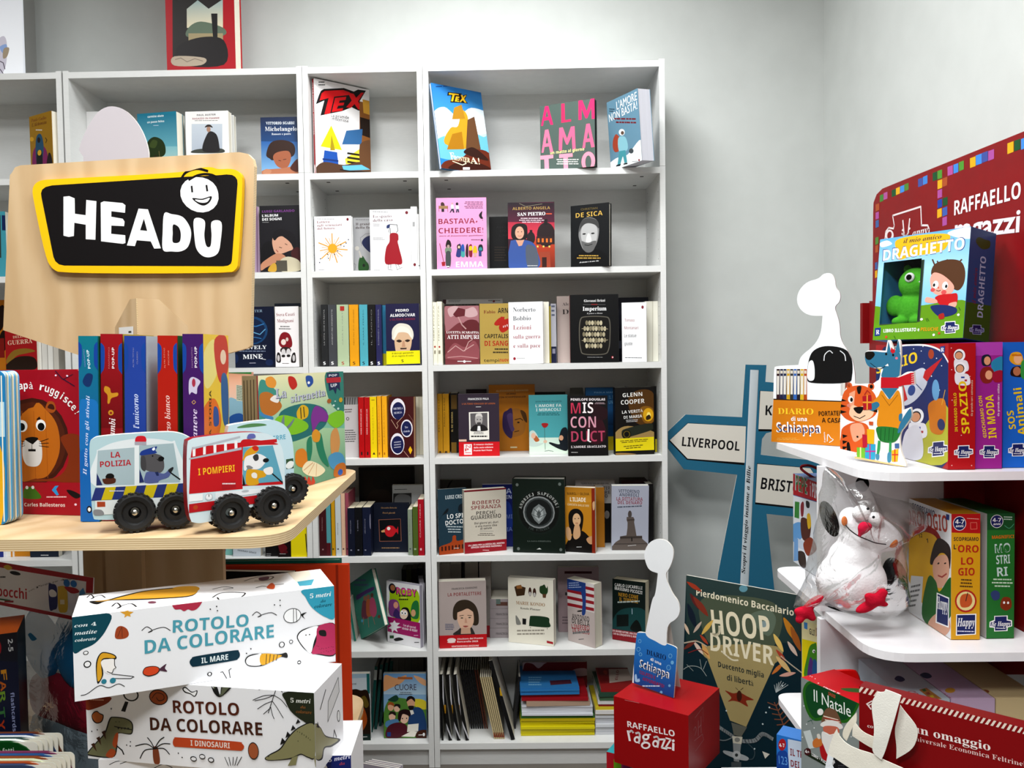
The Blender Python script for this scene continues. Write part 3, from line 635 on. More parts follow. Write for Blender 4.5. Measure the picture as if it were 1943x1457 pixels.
book('paperback_book','almost black paperback half hidden behind the red sunset dome cover','book','',(0.2113,0.1388,1.6922,0,-0.001,0),(0.0692,0.1933,0.02),{'F':"t 2c2c2e 50 80 134 80 15 s|ALESS;t 2c2c2e 76 108 127 107 15 s|D'A;t 2c2c2e 71 138 130 138 15 s|L'AP;n 3a3026 36 208 126 210 34 317 6 l"},{'c': '101012'})
book('paperback_book','hardback with a curly haired man in blue shirt before a dome at red sunset','book','',(0.2764,0.0249,1.6922,-0.02,0.0013,0),(0.1558,0.2205,0.026),{'F':'g 1a0e1c 5a1a38 0 0 315 9 313 137 -2 129;g b03048 d8485a -2 129 313 137 312 249 -3 242;g c04a28 7a2a18 162 246 314 249 312 440 159 437;e 2c1a1e 254 218 61 82;r 1c1014 242 114 265 153;p 3a2020 189 229 312 232 311 284 188 281;e 2a1a20 153 239 28 42;r 241418 145 185 163 211;r e07a30 197 242 210 268;r e07a30 225 243 238 269;r e07a30 253 244 266 270;r e07a30 280 244 293 270;r f4d070 192 290 202 302;r f4d070 231 291 242 303;r f4d070 270 292 281 304;p a04830 205 334 279 331 282 436 205 436;r 3a1a14 225 369 256 435;b 3f5c9c 13 273 31 252 83 248 162 268 196 333 199 436 4 434;b 5a6270 118 297 162 289 196 333 194 436 129 435;p d0a088 50 248 110 245 92 288 70 292;b 1c1210 23 177 45 147 80 140 120 149 130 184 118 245 31 243;e d8a890 77 202 30 42;e 2a1a14 67 196 4 3;e 2a1a14 91 196 4 3;l a05048 3 66 222 77 226 89 222;t b89a5a 32 50 283 49 18 b0|ALBERTO ANGELA;t fff 65 90 251 88 22 S|SAN PIETRO;n e8d0d8 72 103 247 107 72 141 3 c;l 8a8470 3 78 7 121 28 231 13;p d86040 256 76 295 77 295 84 256 83;n ccc 126 421 195 422 126 431 1 l'},{'c': '4a1830', 's': '5a1420', 'hc': 1})
book('paperback_book','black hardback with a grey bearded man portrait and gold title','book','',(0.4875,0.0498,1.6927,-0.4729,0.0221,0),(0.1367,0.2095,0.024),{'F':'b 0c0d0f 23 345 80 314 182 304 255 344 271 396 271 418 4 403;b 8c8c8c 57 189 76 112 127 86 187 110 203 168 193 244 164 303 127 322 89 297 66 242;b b8b8b8 73 190 90 139 136 127 187 157 187 235 155 285 117 290 85 253;b 6c6c6c 78 243 118 255 182 248 164 307 127 322 94 302;b 4a4a4a 61 181 76 112 127 89 192 115 201 167 173 139 118 125 80 147;e 2a2a2a 97 195 13 5;e 2a2a2a 159 196 13 5;b d4d4d4 120 199 138 199 149 249 110 250;l 2e2e2e 5 101 268 127 274 155 267;t 7a6a3c 73 36 192 37 14 s|CHRISTIAN;t d6b25a 37 82 228 81 30 b0|DE SICA;n c8a450 40 333 219 346 40 365 2 c;t eee 61 388 200 385 9 I|Al cinema o in una vita'},{'c': '14171a', 'hc': 1})
book('paperback_book','narrow cream spine standing first at the end of the shelf beside dark pages','book','cream spines on the third shelf',(0.0194,0.0101,1.3727,0,0,0),(0.0149,0.2104,0.13),{'F':'t 6a6250 9 257 11 22 7 s|NERI POZZA;e b03a30 11 299 6 7;n 8a8270 6 323 16 323 5 380 1 l'},{'c': 'efecd8', 'sp': 1})
book('paperback_book','second cream spine beside the dark red engraving cover','book','cream spines on the third shelf',(0.0336,0.0101,1.3727,0,0,0),(0.0166,0.2123,0.13),{'F':'t 6a6250 13 262 15 26 7 s|NERI POZZA;e b03a30 13 304 6 7;n 8a8270 6 327 20 327 5 384 1 l'},{'c': 'efecd8', 'sp': 1})
book('paperback_book','white book lying flat on top of a taller one behind the engraving cover','book','',(0.0427,0.1701,1.5847,0,0,0),(0.2122,0.0175,0.09),{'F':'p 4a1a20 0 -4 25 -3 23 33 -2 32;n 555 40 6 129 7 38 22 2 l;n 777 323 10 408 11 323 25 1 l;e 7a2a30 362 18 9 8'},{'c': 'c8c6c4'})
book('paperback_book','plain grey paperback standing behind the engraving cover under the flat white book','book','',(0.0476,0.1801,1.3727,0,0,0),(0.1212,0.2127,0.02),{'F':'n 3a3a3a 11 -2 233 5 11 11 1 l'},{'c': '8f8a84'})
book('paperback_book','dark red engraving cover with cloudy figures and white title letters','book','',(0.0571,0.035,1.3727,0.02,-0.0003,0),(0.1169,0.1982,0.018),{'F':'b a8747a 7 2 232 2 232 133 197 167 110 111 20 170 5 143;b c8a8aa 23 20 76 0 138 24 199 9 224 62 163 78 93 49 40 74;p 6a2830 58 57 94 10 142 25 137 68 77 77;b 6a2a30 118 129 163 95 224 106 236 176 135 165;l c09a98 8 93 76 118 129 144 156;b 94545a 9 321 63 251 134 279 196 237 230 290 229 360 8 357;l caa4a2 5 18 312 72 269 124 306 195 263;l c09494 5 17 348 106 341 220 356;l caa4a2 5 133 306 160 245 187 228;t f0e8e6 11 184 231 189 15 S|LUCETTA SCARAFFIA;t f4eeee 16 222 232 225 27 S|ATTI IMPURI;p ddd 83 372 176 374 176 379 83 377;e eee 130 377 8 9'},{'c': '7a3a40'})
book('paperback_book','mustard paperback with a red fish bomb drawing and black red title','book','',(0.1761,0.035,1.3727,0,0.0012,0),(0.0999,0.2043,0.018),{'F':'t 7a2418 28 66 106 66 21 S|Fabio;t 1c1812 124 66 192 65 33 b|ARN;b b02818 98 136 127 102 157 94 170 116 144 142 113 150;p b02818 144 89 171 92 160 111 139 104;b b02818 129 163 153 120 195 103 214 130 196 173 152 197;r eee 158 151 162 164;r eee 170 147 174 161;r eee 183 142 188 156;t 1c1812 30 233 190 235 26 b|CAPITALIS;t b02818 31 285 189 286 32 b|DI SANG;n 3a3020 84 303 190 305 83 347 2 r;t 1c1812 24 394 127 394 23 s|tempi;t b02818 132 394 192 393 23 b|nuov'},{'c': 'b39a52'})
book('paperback_book','white paperback with grey and red serif words standing ajar','book','',(0.2742,0.02,1.3727,-0.18,-0.0072,0),(0.1161,0.2064,0.03),{'F':'t 4a4c52 31 65 182 67 30 S-|Norberto;t 4a4c52 30 124 151 123 30 S-|Bobbio;t a8505a 30 184 152 185 30 S-|Lezioni;t a8505a 29 245 213 245 27 S-|sulla guerra;t a8505a 30 306 212 306 27 S-|e sulla pace;e a03040 36 379 9 10;n bbb 50 374 107 375 50 385 1 l'},{'c': 'f1f2f4'})
book('paperback_book','cream page wedge of a thick paperback behind the white serif book','book','',(0.3911,0.035,1.3729,-0.1,0.0112,0),(0.0187,0.2073,0.02),{},{'c': 'e8e4d6'})
book('paperback_book','yellow green spine sliver beside the blue and grey spine','book','thin spines in the middle of the third shelf',(0.4107,0.06,1.3727,0,0,0),(0.0075,0.1939,0.12),{},{'c': 'b0a030', 'sp': 1})
book('paperback_book','grey spine with navy foot between white and pinkish covers','book','thin spines in the middle of the third shelf',(0.4183,0.06,1.3727,0,0,0),(0.0178,0.2021,0.12),{'F':'n 44506a 5 12 32 12 5 101 3 l;r 1d2242 -2 292 35 405;n 99a 8 307 28 307 7 385 1 l'},{'c': 'b4b4bc', 'sp': 1})
book('paperback_book','pinkish grey paperback showing only its first letters behind the black oval book','book','',(0.4414,0.09,1.3729,0,0.0081,0),(0.0457,0.229,0.02),{'F':'t 4a4444 38 66 84 64 21 S-|Ale;t 3a3434 37 125 81 124 34 S-|D'},{'c': 'c4b4ae'})
book('paperback_book','large black hardback with a carved stone oval and red spine','book','',(0.4795,0.01,1.3727,-0.02,-0.0035,0),(0.1615,0.2272,0.03),{'F':'t eee 94 49 235 48 16 S|Giovanni Brizzi;p 666 89 64 237 67 237 70 89 67;p a03a3a 142 63 184 64 183 69 142 68;t fff 85 107 243 107 27 S|Imperium;t ccc 112 130 217 129 9 I|Il potere a Roma;b 6a665c 66 166 105 144 226 146 265 169 268 282 258 370 223 402 93 400 66 366 58 270;b 1a1814 72 171 107 150 224 152 259 174 262 282 252 366 220 396 97 394 72 363 64 270;e 8a826a 111 188 9 16;e b4ab90 130 189 9 16;e c9c0a4 149 189 9 16;e 8a826a 168 189 9 16;e b4ab90 187 190 9 16;e c9c0a4 206 190 9 16;e b4ab90 98 226 9 16;e c9c0a4 117 227 9 16;e 8a826a 136 227 9 16;e b4ab90 155 227 9 16;e c9c0a4 174 228 9 16;e 8a826a 193 228 9 16;e b4ab90 212 228 9 16;e c9c0a4 231 229 9 16;e 8a826a 91 264 9 16;e b4ab90 110 265 9 16;e c9c0a4 129 265 9 16;e 8a826a 148 265 9 16;e b4ab90 167 266 9 16;e c9c0a4 186 266 9 16;e 8a826a 205 266 9 16;e b4ab90 224 267 9 16;e c9c0a4 97 303 9 16;e 8a826a 116 303 9 16;e b4ab90 135 304 9 16;e c9c0a4 154 304 9 16;e 8a826a 173 304 9 16;e b4ab90 192 305 9 16;e c9c0a4 211 305 9 16;e 8a826a 230 305 9 16;e c9c0a4 109 342 9 16;e 8a826a 128 342 9 16;e b4ab90 147 342 9 16;e c9c0a4 166 343 9 16;e 8a826a 185 343 9 16;e b4ab90 204 343 9 16;l a89f86 4 78 227 165 211 251 232;l a89f86 4 77 305 164 320 250 304;n 999 112 416 215 418 112 425 1 c;e b03040 280 421 7 9;e eee 282 421 4 4'},{'c': '0f1012', 's': '8a1a20', 'hc': 1})
book('paperback_book','dark navy book standing at the back of the shelf beside the side panel','book','',(0.6648,0.17,1.3727,0,-0.0042,0),(0.1046,0.2261,0.03),{'F':'r 555a6a -1 304 16 359'},{'c': '0d1024'})
book('paperback_book','white paperback with red and black text lines and open pages by the side panel','book','',(0.654,0.02,1.3727,-0.216,-0.0184,0),(0.0811,0.1987,0.025),{'F':'t a02838 18 126 84 128 18 i|Tomaso;t a02838 16 177 109 179 18 i|Montanari;t 222 16 231 95 231 20 i|Le statue;t 222 16 284 68 284 20 i|giuste;e 8c3a48 138 33 8 11;n 333 19 366 132 369 19 375 1 l'},{'c': 'f1f2f4'})
book('paperback_book','thick block of white pages standing beside the white text cover','book','',(0.7374,0.05,1.3729,0,0.0017,0),(0.0432,0.2041,0.1),{'F':'g dedccf dedccf 0 0 51 0 48 406 -3 405;p c8c4b4 49 0 55 0 51 406 46 406'},{'c': 'e8e6da', 'pg': 'e8e6da'})
book('paperback_book','ochre spine nearest the side panel on the fourth shelf','book','ochre spines at the end of the fourth shelf',(0.0194,0.1406,1.0596,0,0,0),(0.017,0.2097,0.12),{'F':'t 5a3c10 12 269 14 42 7 s|FELTRINELLI;r 5a3c10 8 406 21 421'},{'c': 'd8a01e', 'sp': 1})
book('paperback_book','ochre spine beside the black and gold spine','book','ochre spines at the end of the fourth shelf',(0.038,0.1405,1.0596,0,0,0),(0.0218,0.2094,0.12),{'F':'t 5a3c10 15 231 17 27 9 s|PAOLO RUMIZ;r 5a3c10 10 406 27 422'},{'c': 'd8a01e', 'sp': 1})
book('paperback_book','black spine with gold ends behind the stamp portrait book','book','ochre spines at the end of the fourth shelf',(0.0654,0.1405,1.0596,0,0,0),(0.0255,0.2109,0.12),{'F':'r 6a5020 5 12 45 112;t c8b070 15 273 16 131 11 b|IL RE OMBRA;r 8a6a24 2 347 38 428'},{'c': '14120e', 'sp': 1})
book('paperback_book','dark purple book top showing behind the stamp portrait book','book','',(0.118,0.2001,1.0606,0,0.05,0),(0.0739,0.2205,0.02),{},{'c': '2a1822'})
book('paperback_book','purple grey paperback with a stamp portrait and red paper band','book','',(0.0982,0.0388,1.0597,0,0.0067,0),(0.1391,0.2128,0.02),{'F':"t f0f0f0 68 43 209 42 13 b|FRANCESCO PALA;t b86a3a 27 74 251 74 11 b0|L'ULTIMO VIAGGIO DI LENIN;r ccc 120 88 155 92;p efece4 72 126 208 124 208 313 73 315;p 6a6668 81 134 198 131 198 252 83 255;b 2a2628 85 255 99 221 131 208 177 217 196 252;e b4b0ae 139 178 26 37;b d8d4d0 116 162 123 139 155 136 165 162 150 153 128 153;e 222 130 176 5 3;e 222 150 177 5 3;b 4a4648 126 198 153 197 146 219 133 219;p eee 131 221 148 221 151 254 127 253;n 444 99 262 176 263 98 280 2 c;n 222 85 286 196 287 84 308 1 c;r e4c4b0 1 311 53 325;p cf1c26 0 329 278 329 278 426 1 426;r f0e4e4 35 343 89 416;t cf1c26 48 369 80 369 19 i|N;t cf1c26 42 392 67 392 19 b|P;n cf1c26 42 399 83 400 42 412 1 l;t fbe8e8 102 352 233 351 10 b|Il romanzo vincitore;t fbe8e8 102 373 234 371 10 b|della sesta edizione;t fbe8e8 101 393 225 391 10 b|Premio Neri Pozza"},{'c': '3d3240'})
book('paperback_book','orange brown paperback with a half purple old man portrait standing at the back','book','',(0.2008,0.1733,1.0596,0,0,0),(0.1637,0.2369,0.025),{'F':'t e0c088 52 50 281 47 12 b0|ALESSANDRO NOVASIO;t 3a1f08 126 72 193 71 12 b|UN ANNO;t 3a1f08 71 96 264 93 12 b|CON SCHOPENHAUER;b a8702a 93 307 99 211 127 183 204 170 242 204 260 271 249 338 212 366 145 376 112 355;b 3e2a5a 96 307 100 211 127 185 166 179 164 370 126 365;b 5a4470 127 221 165 207 170 289 179 318 164 337 146 308;l 3a2410 6 184 251 222 242 241 256;e 2a1a0c 208 270 9 6;l 3a2410 5 179 337 212 330;b 5a3a14 223 184 261 204 270 271 246 251;b 5a3a14 240 218 251 194 244 223;r d8c8a0 148 442 196 453'},{'c': 'bd7a1c'})
book('paperback_book','dark olive book top behind the turquoise rose cover','book','',(0.3412,0.2007,1.0596,0,0,0),(0.134,0.2073,0.02),{},{'c': '2a2c28'})
book('paperback_book','turquoise paperback with two figures and a red rose','book','',(0.3393,0.0682,1.0597,0,0.0071,0),(0.1329,0.2033,0.018),{'F':"g cfe4d8 dfeede -2 292 268 294 266 408 -4 407;t 2a5a64 48 50 226 49 10 b0|DON PAOLO ALLIATA;t eef6f4 47 83 224 82 19 b0|L'AMORE FA;t eef6f4 50 111 220 110 19 b0|I MIRACOLI;n 2a6a70 47 121 225 123 46 145 2 c;l 4a6a58 3 106 228 109 376;b a8282c 85 198 108 192 132 198 122 220 100 224;b c8d8d0 2 282 6 250 34 245 61 292 33 320 78 331 106 325 60 352 1 347;b b86a3a 24 282 47 278 70 311 42 320;e e0b8a0 29 279 15 20;b 1d242c 203 303 222 238 254 225 266 266 264 377 215 377 143 339 143 325 207 340;e d8a888 220 296 15 18;e e0c0a8 110 320 13 11;l 334 3 105 387 133 382 165 389"},{'c': '56a8ae'})
book('paperback_book','grey book edge at the back between turquoise and blue books','book','',(0.4925,0.1909,1.0596,0,0,0),(0.045,0.2213,0.02),{},{'c': '6a6a64'})
book('paperback_book','blue paperback standing behind the black title book','book','',(0.5433,0.1584,1.0596,0,0,0),(0.1025,0.2229,0.02),{'F':'g 2a6ea4 16385c 2 -2 207 4 205 268 -1 264;t 8ab4d4 62 41 199 41 11 b0|PAOLA MAR;t 7ab0d4 165 83 202 81 24 b0|IL N;t 7ab0d4 163 118 202 115 24 b0|UNI;r d4c020 153 348 205 445'},{'c': '1c4a74'})
book('paperback_book','black paperback with big pink and white stacked title letters','book','',(0.4682,0.0031,1.0606,0,0.0491,0),(0.1341,0.2011,0.02),{'F':"b 3a0c1c 124 178 206 135 256 243 218 322 129 303;b 2a0a14 137 43 261 91 250 162 170 143;t f0e8ea 21 32 252 34 15 b|PENELOPE DOUGLAS;t c03a58 21 119 86 119 71 b0|M;t f4ecec 99 117 171 118 71 b0|IS;t d8a0b0 18 215 188 215 74 b0|CON;t b84a68 21 309 247 308 70 b0|DUCT;p f4ecec 132 224 144 225 142 303 156 308 149 314 128 303;n b8a0a8 182 46 253 48 182 60 2 c;t eee6e8 18 350 252 349 15 S|L'AMORE SBAGLIATO;n ccc 19 377 64 378 19 386 1 l"},{'c': '100c10'})
book('paperback_book','thick black book top edge behind the amber tunnel thriller','book','',(0.6761,0.0891,1.0596,0,0.0001,0),(0.1045,0.2274,0.03),{'F':'p e2d21c 199 366 223 366 221 474 197 473'},{'c': '151515'})
book('paperback_book','thriller with an amber tunnel, a black tube and a yellow paper band','book','',(0.6284,0.0146,1.0601,0.1,0.0166,0),(0.1329,0.2274,0.03),{'F':'b 5a3c14 89 87 164 20 265 46 265 236 142 240;b 8a6018 171 149 217 129 262 155 260 236 197 238;e d8a81c 227 188 36 45;e f6e07a 230 192 14 22;b 3a2a08 212 202 234 188 245 212 216 224;b a48a58 3 300 87 261 268 307 266 377 2 355;b 2c3226 42 308 68 280 233 246 258 272 241 295 86 338 54 343;e 14160f 77 317 31 30;e 6a5a1c 77 317 24 23;e 0c0c08 77 317 17 18;t f2f2ee 53 67 188 60 26 b0|GLENN;t f2f2ee 41 117 203 108 29 b0|COOPER;t f2f2ee 48 178 191 170 20 b0|LA VERITÀ;t f2f2ee 59 213 185 205 19 b0|DI MARIA;n ccc 69 221 161 218 68 241 2 c;p e2d21c -1 346 264 338 265 427 0 430;n 5a4c10 12 361 249 350 12 383 2 c;n 5a4c10 50 397 196 389 50 424 2 c;b 9a7a4a 2 442 85 444 139 454 2 455'},{'c': '15120e', 's': '14110c'})
book('paperback_book','pale page block with dark ribbon at the back of the fifth shelf','book','',(0.0194,0.2011,0.728,0,0,0),(0.1124,0.2272,0.02),{'F':'b 1c1a18 51 59 66 21 91 4 81 21 61 54'},{'c': '54504a'})
book('paperback_book','dark teal paperback with an orange temple base at the shelf end','book','',(0.0276,0.0089,0.7282,0.3491,0.0278,0),(0.1015,0.2227,0.008),{'F':'t dfe6e8 53 71 200 70 25 b0|LUIGI CRESPI;b 101c22 3 212 53 143 73 136 62 163 23 182;b 14202a 140 144 151 115 184 112 182 167 149 164;t f2f2f0 62 206 204 203 30 b0|LO SPIN;t f2f2f0 49 249 202 242 30 b0|DOCTOR;n b8c4c8 51 252 174 265 50 305 3 c;b a84a1c -6 445 1 393 86 365 97 326 120 324 128 360 202 358 201 445;r 4a1c0c 15 390 27 421;r 4a1c0c 39 390 52 420;r 4a1c0c 64 389 76 419;p 4a1c0c 89 388 101 389 100 419 88 418;p 4a1c0c 113 387 125 388 124 419 112 418;p 4a1c0c 137 387 149 388 148 418 136 417;p 4a1c0c 161 386 173 387 171 417 160 416;n ddd 104 406 141 409 104 414 1 l','L':'t cfd8dc 5 12 0 338 8 b|LUIGI CRESPI LO SPIN DOCTOR'},{'c': '24404e', 's': '1c343f'})
book('paperback_book','light grey paperback with dark red top line and dark red paper band','book','',(0.1133,0.0225,0.728,0.3154,-0.0135,0),(0.1501,0.2176,0.025),{'F':'p 7a1c28 0 0 300 0 300 11 1 13;t 8a2a34 58 103 255 104 25 b0|ROBERTO;t 8a2a34 48 137 262 136 25 b0|SPERANZA;t 3a3434 85 175 225 176 24 b0|PERCHÉ;t 3a3434 47 206 262 205 27 b0|GUARIREMO;t 5a5450 71 238 240 241 14 b|Dai giorni più duri;t 5a5450 78 259 232 261 14 b|a una nuova idea;t 5a5450 112 278 195 278 14 b|di salute;p 888 108 285 207 294 207 296 108 287;n 7a746c 93 299 216 310 93 323 2 c;p 9c1a2a -1 357 300 357 300 435 0 435;t f0e0e0 25 387 285 388 11 b|UN LIBRO PER LA DIFESA DEL NOSTRO;t f0e0e0 44 402 265 405 11 b|SERVIZIO SANITARIO NAZIONALE;n e8d0d0 128 418 174 423 128 427 1 l'},{'c': 'cfc9bb', 's': 'bdb8ac'})
book('paperback_book','royal blue paperback behind the light grey and dark green books','book','',(0.174,0.1215,0.728,0,0,0),(0.1048,0.2206,0.02),{'F':'t c8d0e8 168 66 205 65 35 b0|A;t c8d0e8 168 104 205 103 27 b0|IN;b 2a4aa8 78 138 190 131 207 301 132 319;t 8aa0d8 167 243 208 242 28 b0|MI;t 8aa0d8 170 334 207 331 28 b0|IA'},{'c': '1c2a78'})
book('paperback_book','thick dark green hardback with a round metal medallion and corner rivets','book','',(0.2777,0.0368,0.7288,-0.1485,0.0118,0),(0.1781,0.2517,0.07),{'F':'e 16241e 181 224 150 157;e 0a100d 181 224 137 144;t b4b8b4 62 206 66 191 20 S|A;t b4b8b4 68 188 75 173 20 S|N;t b4b8b4 77 170 86 157 20 S|D;t b4b8b4 88 153 99 142 20 S|R;t b4b8b4 102 139 115 129 20 S|Z;t b4b8b4 118 127 132 119 20 S|E;t b4b8b4 136 118 151 112 20 S|J;t b4b8b4 174 108 190 107 21 S|S;t b4b8b4 194 108 209 110 21 S|A;t b4b8b4 213 110 228 115 21 S|P;t b4b8b4 232 116 246 123 21 S|K;t b4b8b4 249 125 262 134 21 S|O;t b4b8b4 264 137 275 148 21 S|W;t b4b8b4 278 151 287 164 21 S|S;t b4b8b4 289 167 295 181 21 S|K;t b4b8b4 298 190 299 194 21 S|I;t 4a5450 106 338 116 343 16 S|T;t 4a5450 119 344 129 349 16 S|H;t 4a5450 132 350 143 353 16 S|E;t 4a5450 159 356 171 357 16 S|W;t 4a5450 178 357 181 357 16 S|I;t 4a5450 188 357 199 355 16 S|T;t 4a5450 202 355 214 352 16 S|C;t 4a5450 216 351 227 347 15 S|H;t 4a5450 230 346 240 341 15 S|E;t 4a5450 243 340 253 334 15 S|R;e 8a8e8e 181 228 108 110;e 3c4242 181 228 99 100;e 181c1c 181 228 88 89;p 7c8282 181 171 220 197 233 238 209 280 180 308 151 282 129 241 143 200;p a4aaaa 181 189 208 216 212 253 180 290 149 254 153 218;p 585e5e 181 208 196 239 180 272 165 240;l 4a5050 5 143 200 181 235 220 197;l 4a5050 4 129 241 180 263 233 238;t 6a746e 100 430 261 428 9 S|LA SAGA COMPLETA;e 6c7470 34 41 10 11;e 6c7470 324 34 10 11;e 6c7470 38 479 10 11;e 6c7470 327 479 10 11;p c8ccc8 162 481 182 470 196 480'},{'c': '0f2018', 's': '0c1812', 'pg': 'c8c6be', 'hc': 1})
book('paperback_book','amber paperback with a dark haired woman raising a hand','book','',(0.458,0.039,0.728,-0.2894,-0.0135,0),(0.1025,0.2222,0.028),{'F':"g a8741c cc9430 0 2 206 -34 203 92 -1 122;b 14100e 0 444 4 390 44 333 67 295 122 298 168 339 201 372 205 444;b 14100e 27 281 23 192 51 151 97 150 124 188 121 252 104 309 58 323 36 316;e d8b48c 79 221 28 44;b d0a880 66 259 95 256 103 327 71 357 53 332;e 2a1a10 68 215 5 3;e 2a1a10 92 212 5 3;l a0503a 4 70 245 88 244;b d0a880 6 337 5 284 23 273 38 298 40 351 22 366;b c89c74 144 350 187 328 203 372 167 384;p 8a2c14 183 4 205 1 205 444 182 444;b d0a880 189 103 203 92 203 139 192 150;t 3a2408 16 53 167 51 17 b0|MARILÙ OLIVA;t f4ecd8 35 96 143 97 27 b|L'ILIADE;t e8d8b0 17 125 165 130 14 b0|CANTATA DALLE DEE;n ddd 75 407 111 404 75 416 1 l"},{'c': 'c08824', 'pg': 'e8e4d8'})
book('paperback_book','amber back cover behind the amber woman cover pages','book','',(0.5696,0.096,0.728,0,0,0),(0.0288,0.2098,0.06),{},{'c': 'b47a20'})
book('paperback_book','white and black paperback with grey letters standing at the back','book','',(0.5032,0.1597,0.728,0,0,0),(0.1393,0.2247,0.025),{'F':'n 777 40 17 239 20 40 30 1 l;t 8a8480 49 32 241 32 11 b0|OSCAR FARINETTI;t 5a5450 201 70 248 69 25 b0|TER;t 5a5450 210 99 248 98 23 b0|RE;t 5a5450 210 125 230 124 23 b0|O;r 1a1817 -1 165 278 448;e 8a8480 223 247 19 29'},{'c': 'b8b4b0'})
book('paperback_book','dark red book top at the far end of the fifth shelf','book','',(0.6671,0.1591,0.728,0,0.0001,0),(0.0926,0.2246,0.06),{},{'c': '3a1418', 'pg': '6a6258'})
book('paperback_book','dark book with black spine standing against the side panel of the fifth shelf','book','',(0.7451,0.1024,0.728,0,0,0),(0.0241,0.2182,0.08),{},{'c': '141214'})
book('paperback_book','pale lilac paperback with a grey stone monument on steps','book','',(0.6158,0.0508,0.728,-0.0399,-0.1348,0),(0.1248,0.2288,0.02),{'F':'t 3a4258 46 46 185 54 22 b0|VITTORINO;t 3a4258 51 73 184 79 22 b0|ANDREOLI;t 9a2438 32 103 208 108 24 b0|LA DITTATURA;t 9a2438 41 128 204 133 23 b0|DEL DENARO;n 5a6070 39 146 206 139 39 165 1 c;e 5c5450 123 202 13 27;p 6a605a 102 220 147 221 155 238 152 257 159 296 169 355 207 354 208 377 245 410 250 458 4 457 2 431 28 399 57 380 57 359 101 351 107 300 108 260 101 241;p 4a423e 57 359 207 357 208 372 57 375;p 4a423e 106 239 153 236 154 244 106 247;p 1c1814 133 368 141 368 142 394 134 394;p 4a423e 18 410 238 408 240 414 14 417;n ddd 111 425 168 419 111 433 1 l'},{'c': 'b6bac8', 'pg': 'd8d6cc'})
book('paperback_book','beige spine farthest in the corner behind the portrait paperback','book','page-edge books at the back of the sixth shelf',(0.0194,0.1319,0.4025,0,0,0),(0.0356,0.2611,0.13),{},{'c': '8a8278'})
book('paperback_book','second beige spine behind the portrait paperback','book','page-edge books at the back of the sixth shelf',(0.0554,0.1316,0.4025,0,0,0),(0.0381,0.2629,0.13),{},{'c': '7a746c'})
book('paperback_book','third beige spine behind the portrait paperback','book','page-edge books at the back of the sixth shelf',(0.1077,0.131,0.4025,0,0,0),(0.0459,0.2645,0.13),{},{'c': '8f887e'})
book('paperback_book','tall pale spine beside the stack of identical paperbacks','book','page-edge books at the back of the sixth shelf',(0.1578,0.1306,0.4025,0,0,0),(0.0407,0.2661,0.13),{'F':'r 9c1c26 -4 448 78 537'},{'c': '97908a'})
book('paperback_book','paperback with a short haired woman portrait and red prize band','book','',(0.0217,0.0232,0.4025,0.0666,-0.0023,0),(0.1622,0.2303,0.035),{'F':'t 3a3434 90 59 264 53 13 b0|FRANCESCA GIANNONE;t 8c2a30 62 103 292 99 23 b0|LA PORTALETTERE;b 3a3634 97 370 130 336 156 317 216 317 246 372 248 378;b 3c3024 96 254 99 183 132 138 192 130 243 161 268 218 270 291 247 310 217 289 207 216 136 214 121 265;b d8b49c 124 255 130 204 167 174 217 186 235 228 235 289 206 334 177 348 150 329 131 290;p c8a48c 150 322 211 324 216 365 147 365;b 3c3024 116 214 147 164 218 166 240 217 197 191 156 205;e 3a4238 156 254 9 4;e 3a4238 209 253 9 4;l 3a2c20 4 140 239 168 236;l 3a2c20 4 195 237 223 240;p c89c84 178 256 186 257 192 290 174 289;b a0504a 162 311 180 308 200 312 180 320;n 4a5478 41 292 106 295 41 337 4 l;p bf1722 -3 372 325 370 324 461 0 461;e e8d8d4 83 405 30 14;e e8d8d4 81 419 28 6;t f4e0e0 121 405 300 403 11 b|Vincitore del Premio;t f4e0e0 121 423 264 424 11 b|Bancarella 2023;t f4e0e0 82 455 268 455 11 b0|VENTISEIESIMA EDIZIONE'},{'c': 'b0a4a0', 's': '9a8e8a'})
book('paperback_book','bottom copy in the stack of identical lilac paperbacks beside the household planner','book','stack of lilac paperbacks',(0.1927,0.1244,0.4025,0,0,0),(0.0688,0.0339,0.12),{'F':'t 4a4446 44 47 125 47 16 b0|FRANCESCA'},{'c': 'a39a9c'})
book('paperback_book','second copy up in the stack of identical lilac paperbacks','book','stack of lilac paperbacks',(0.1932,0.1252,0.437,0,0,0),(0.0688,0.034,0.12),{'F':'t 4a4446 44 47 125 47 16 b0|FRANCESCA'},{'c': 'a39a9c'})
book('paperback_book','third copy up in the stack of identical lilac paperbacks','book','stack of lilac paperbacks',(0.1937,0.1259,0.4715,0,0,0),(0.0688,0.034,0.12),{'F':'t 4a4446 44 47 125 47 16 b0|FRANCESCA'},{'c': 'a39a9c'})
book('paperback_book','top copy in the stack of identical lilac paperbacks','book','stack of lilac paperbacks',(0.1942,0.1266,0.506,0,0,0),(0.0688,0.034,0.12),{'F':'p 6a4a40 44 20 125 21 125 48 44 47;r 6a7a74 44 -12 75 36'},{'c': 'a39a9c'})
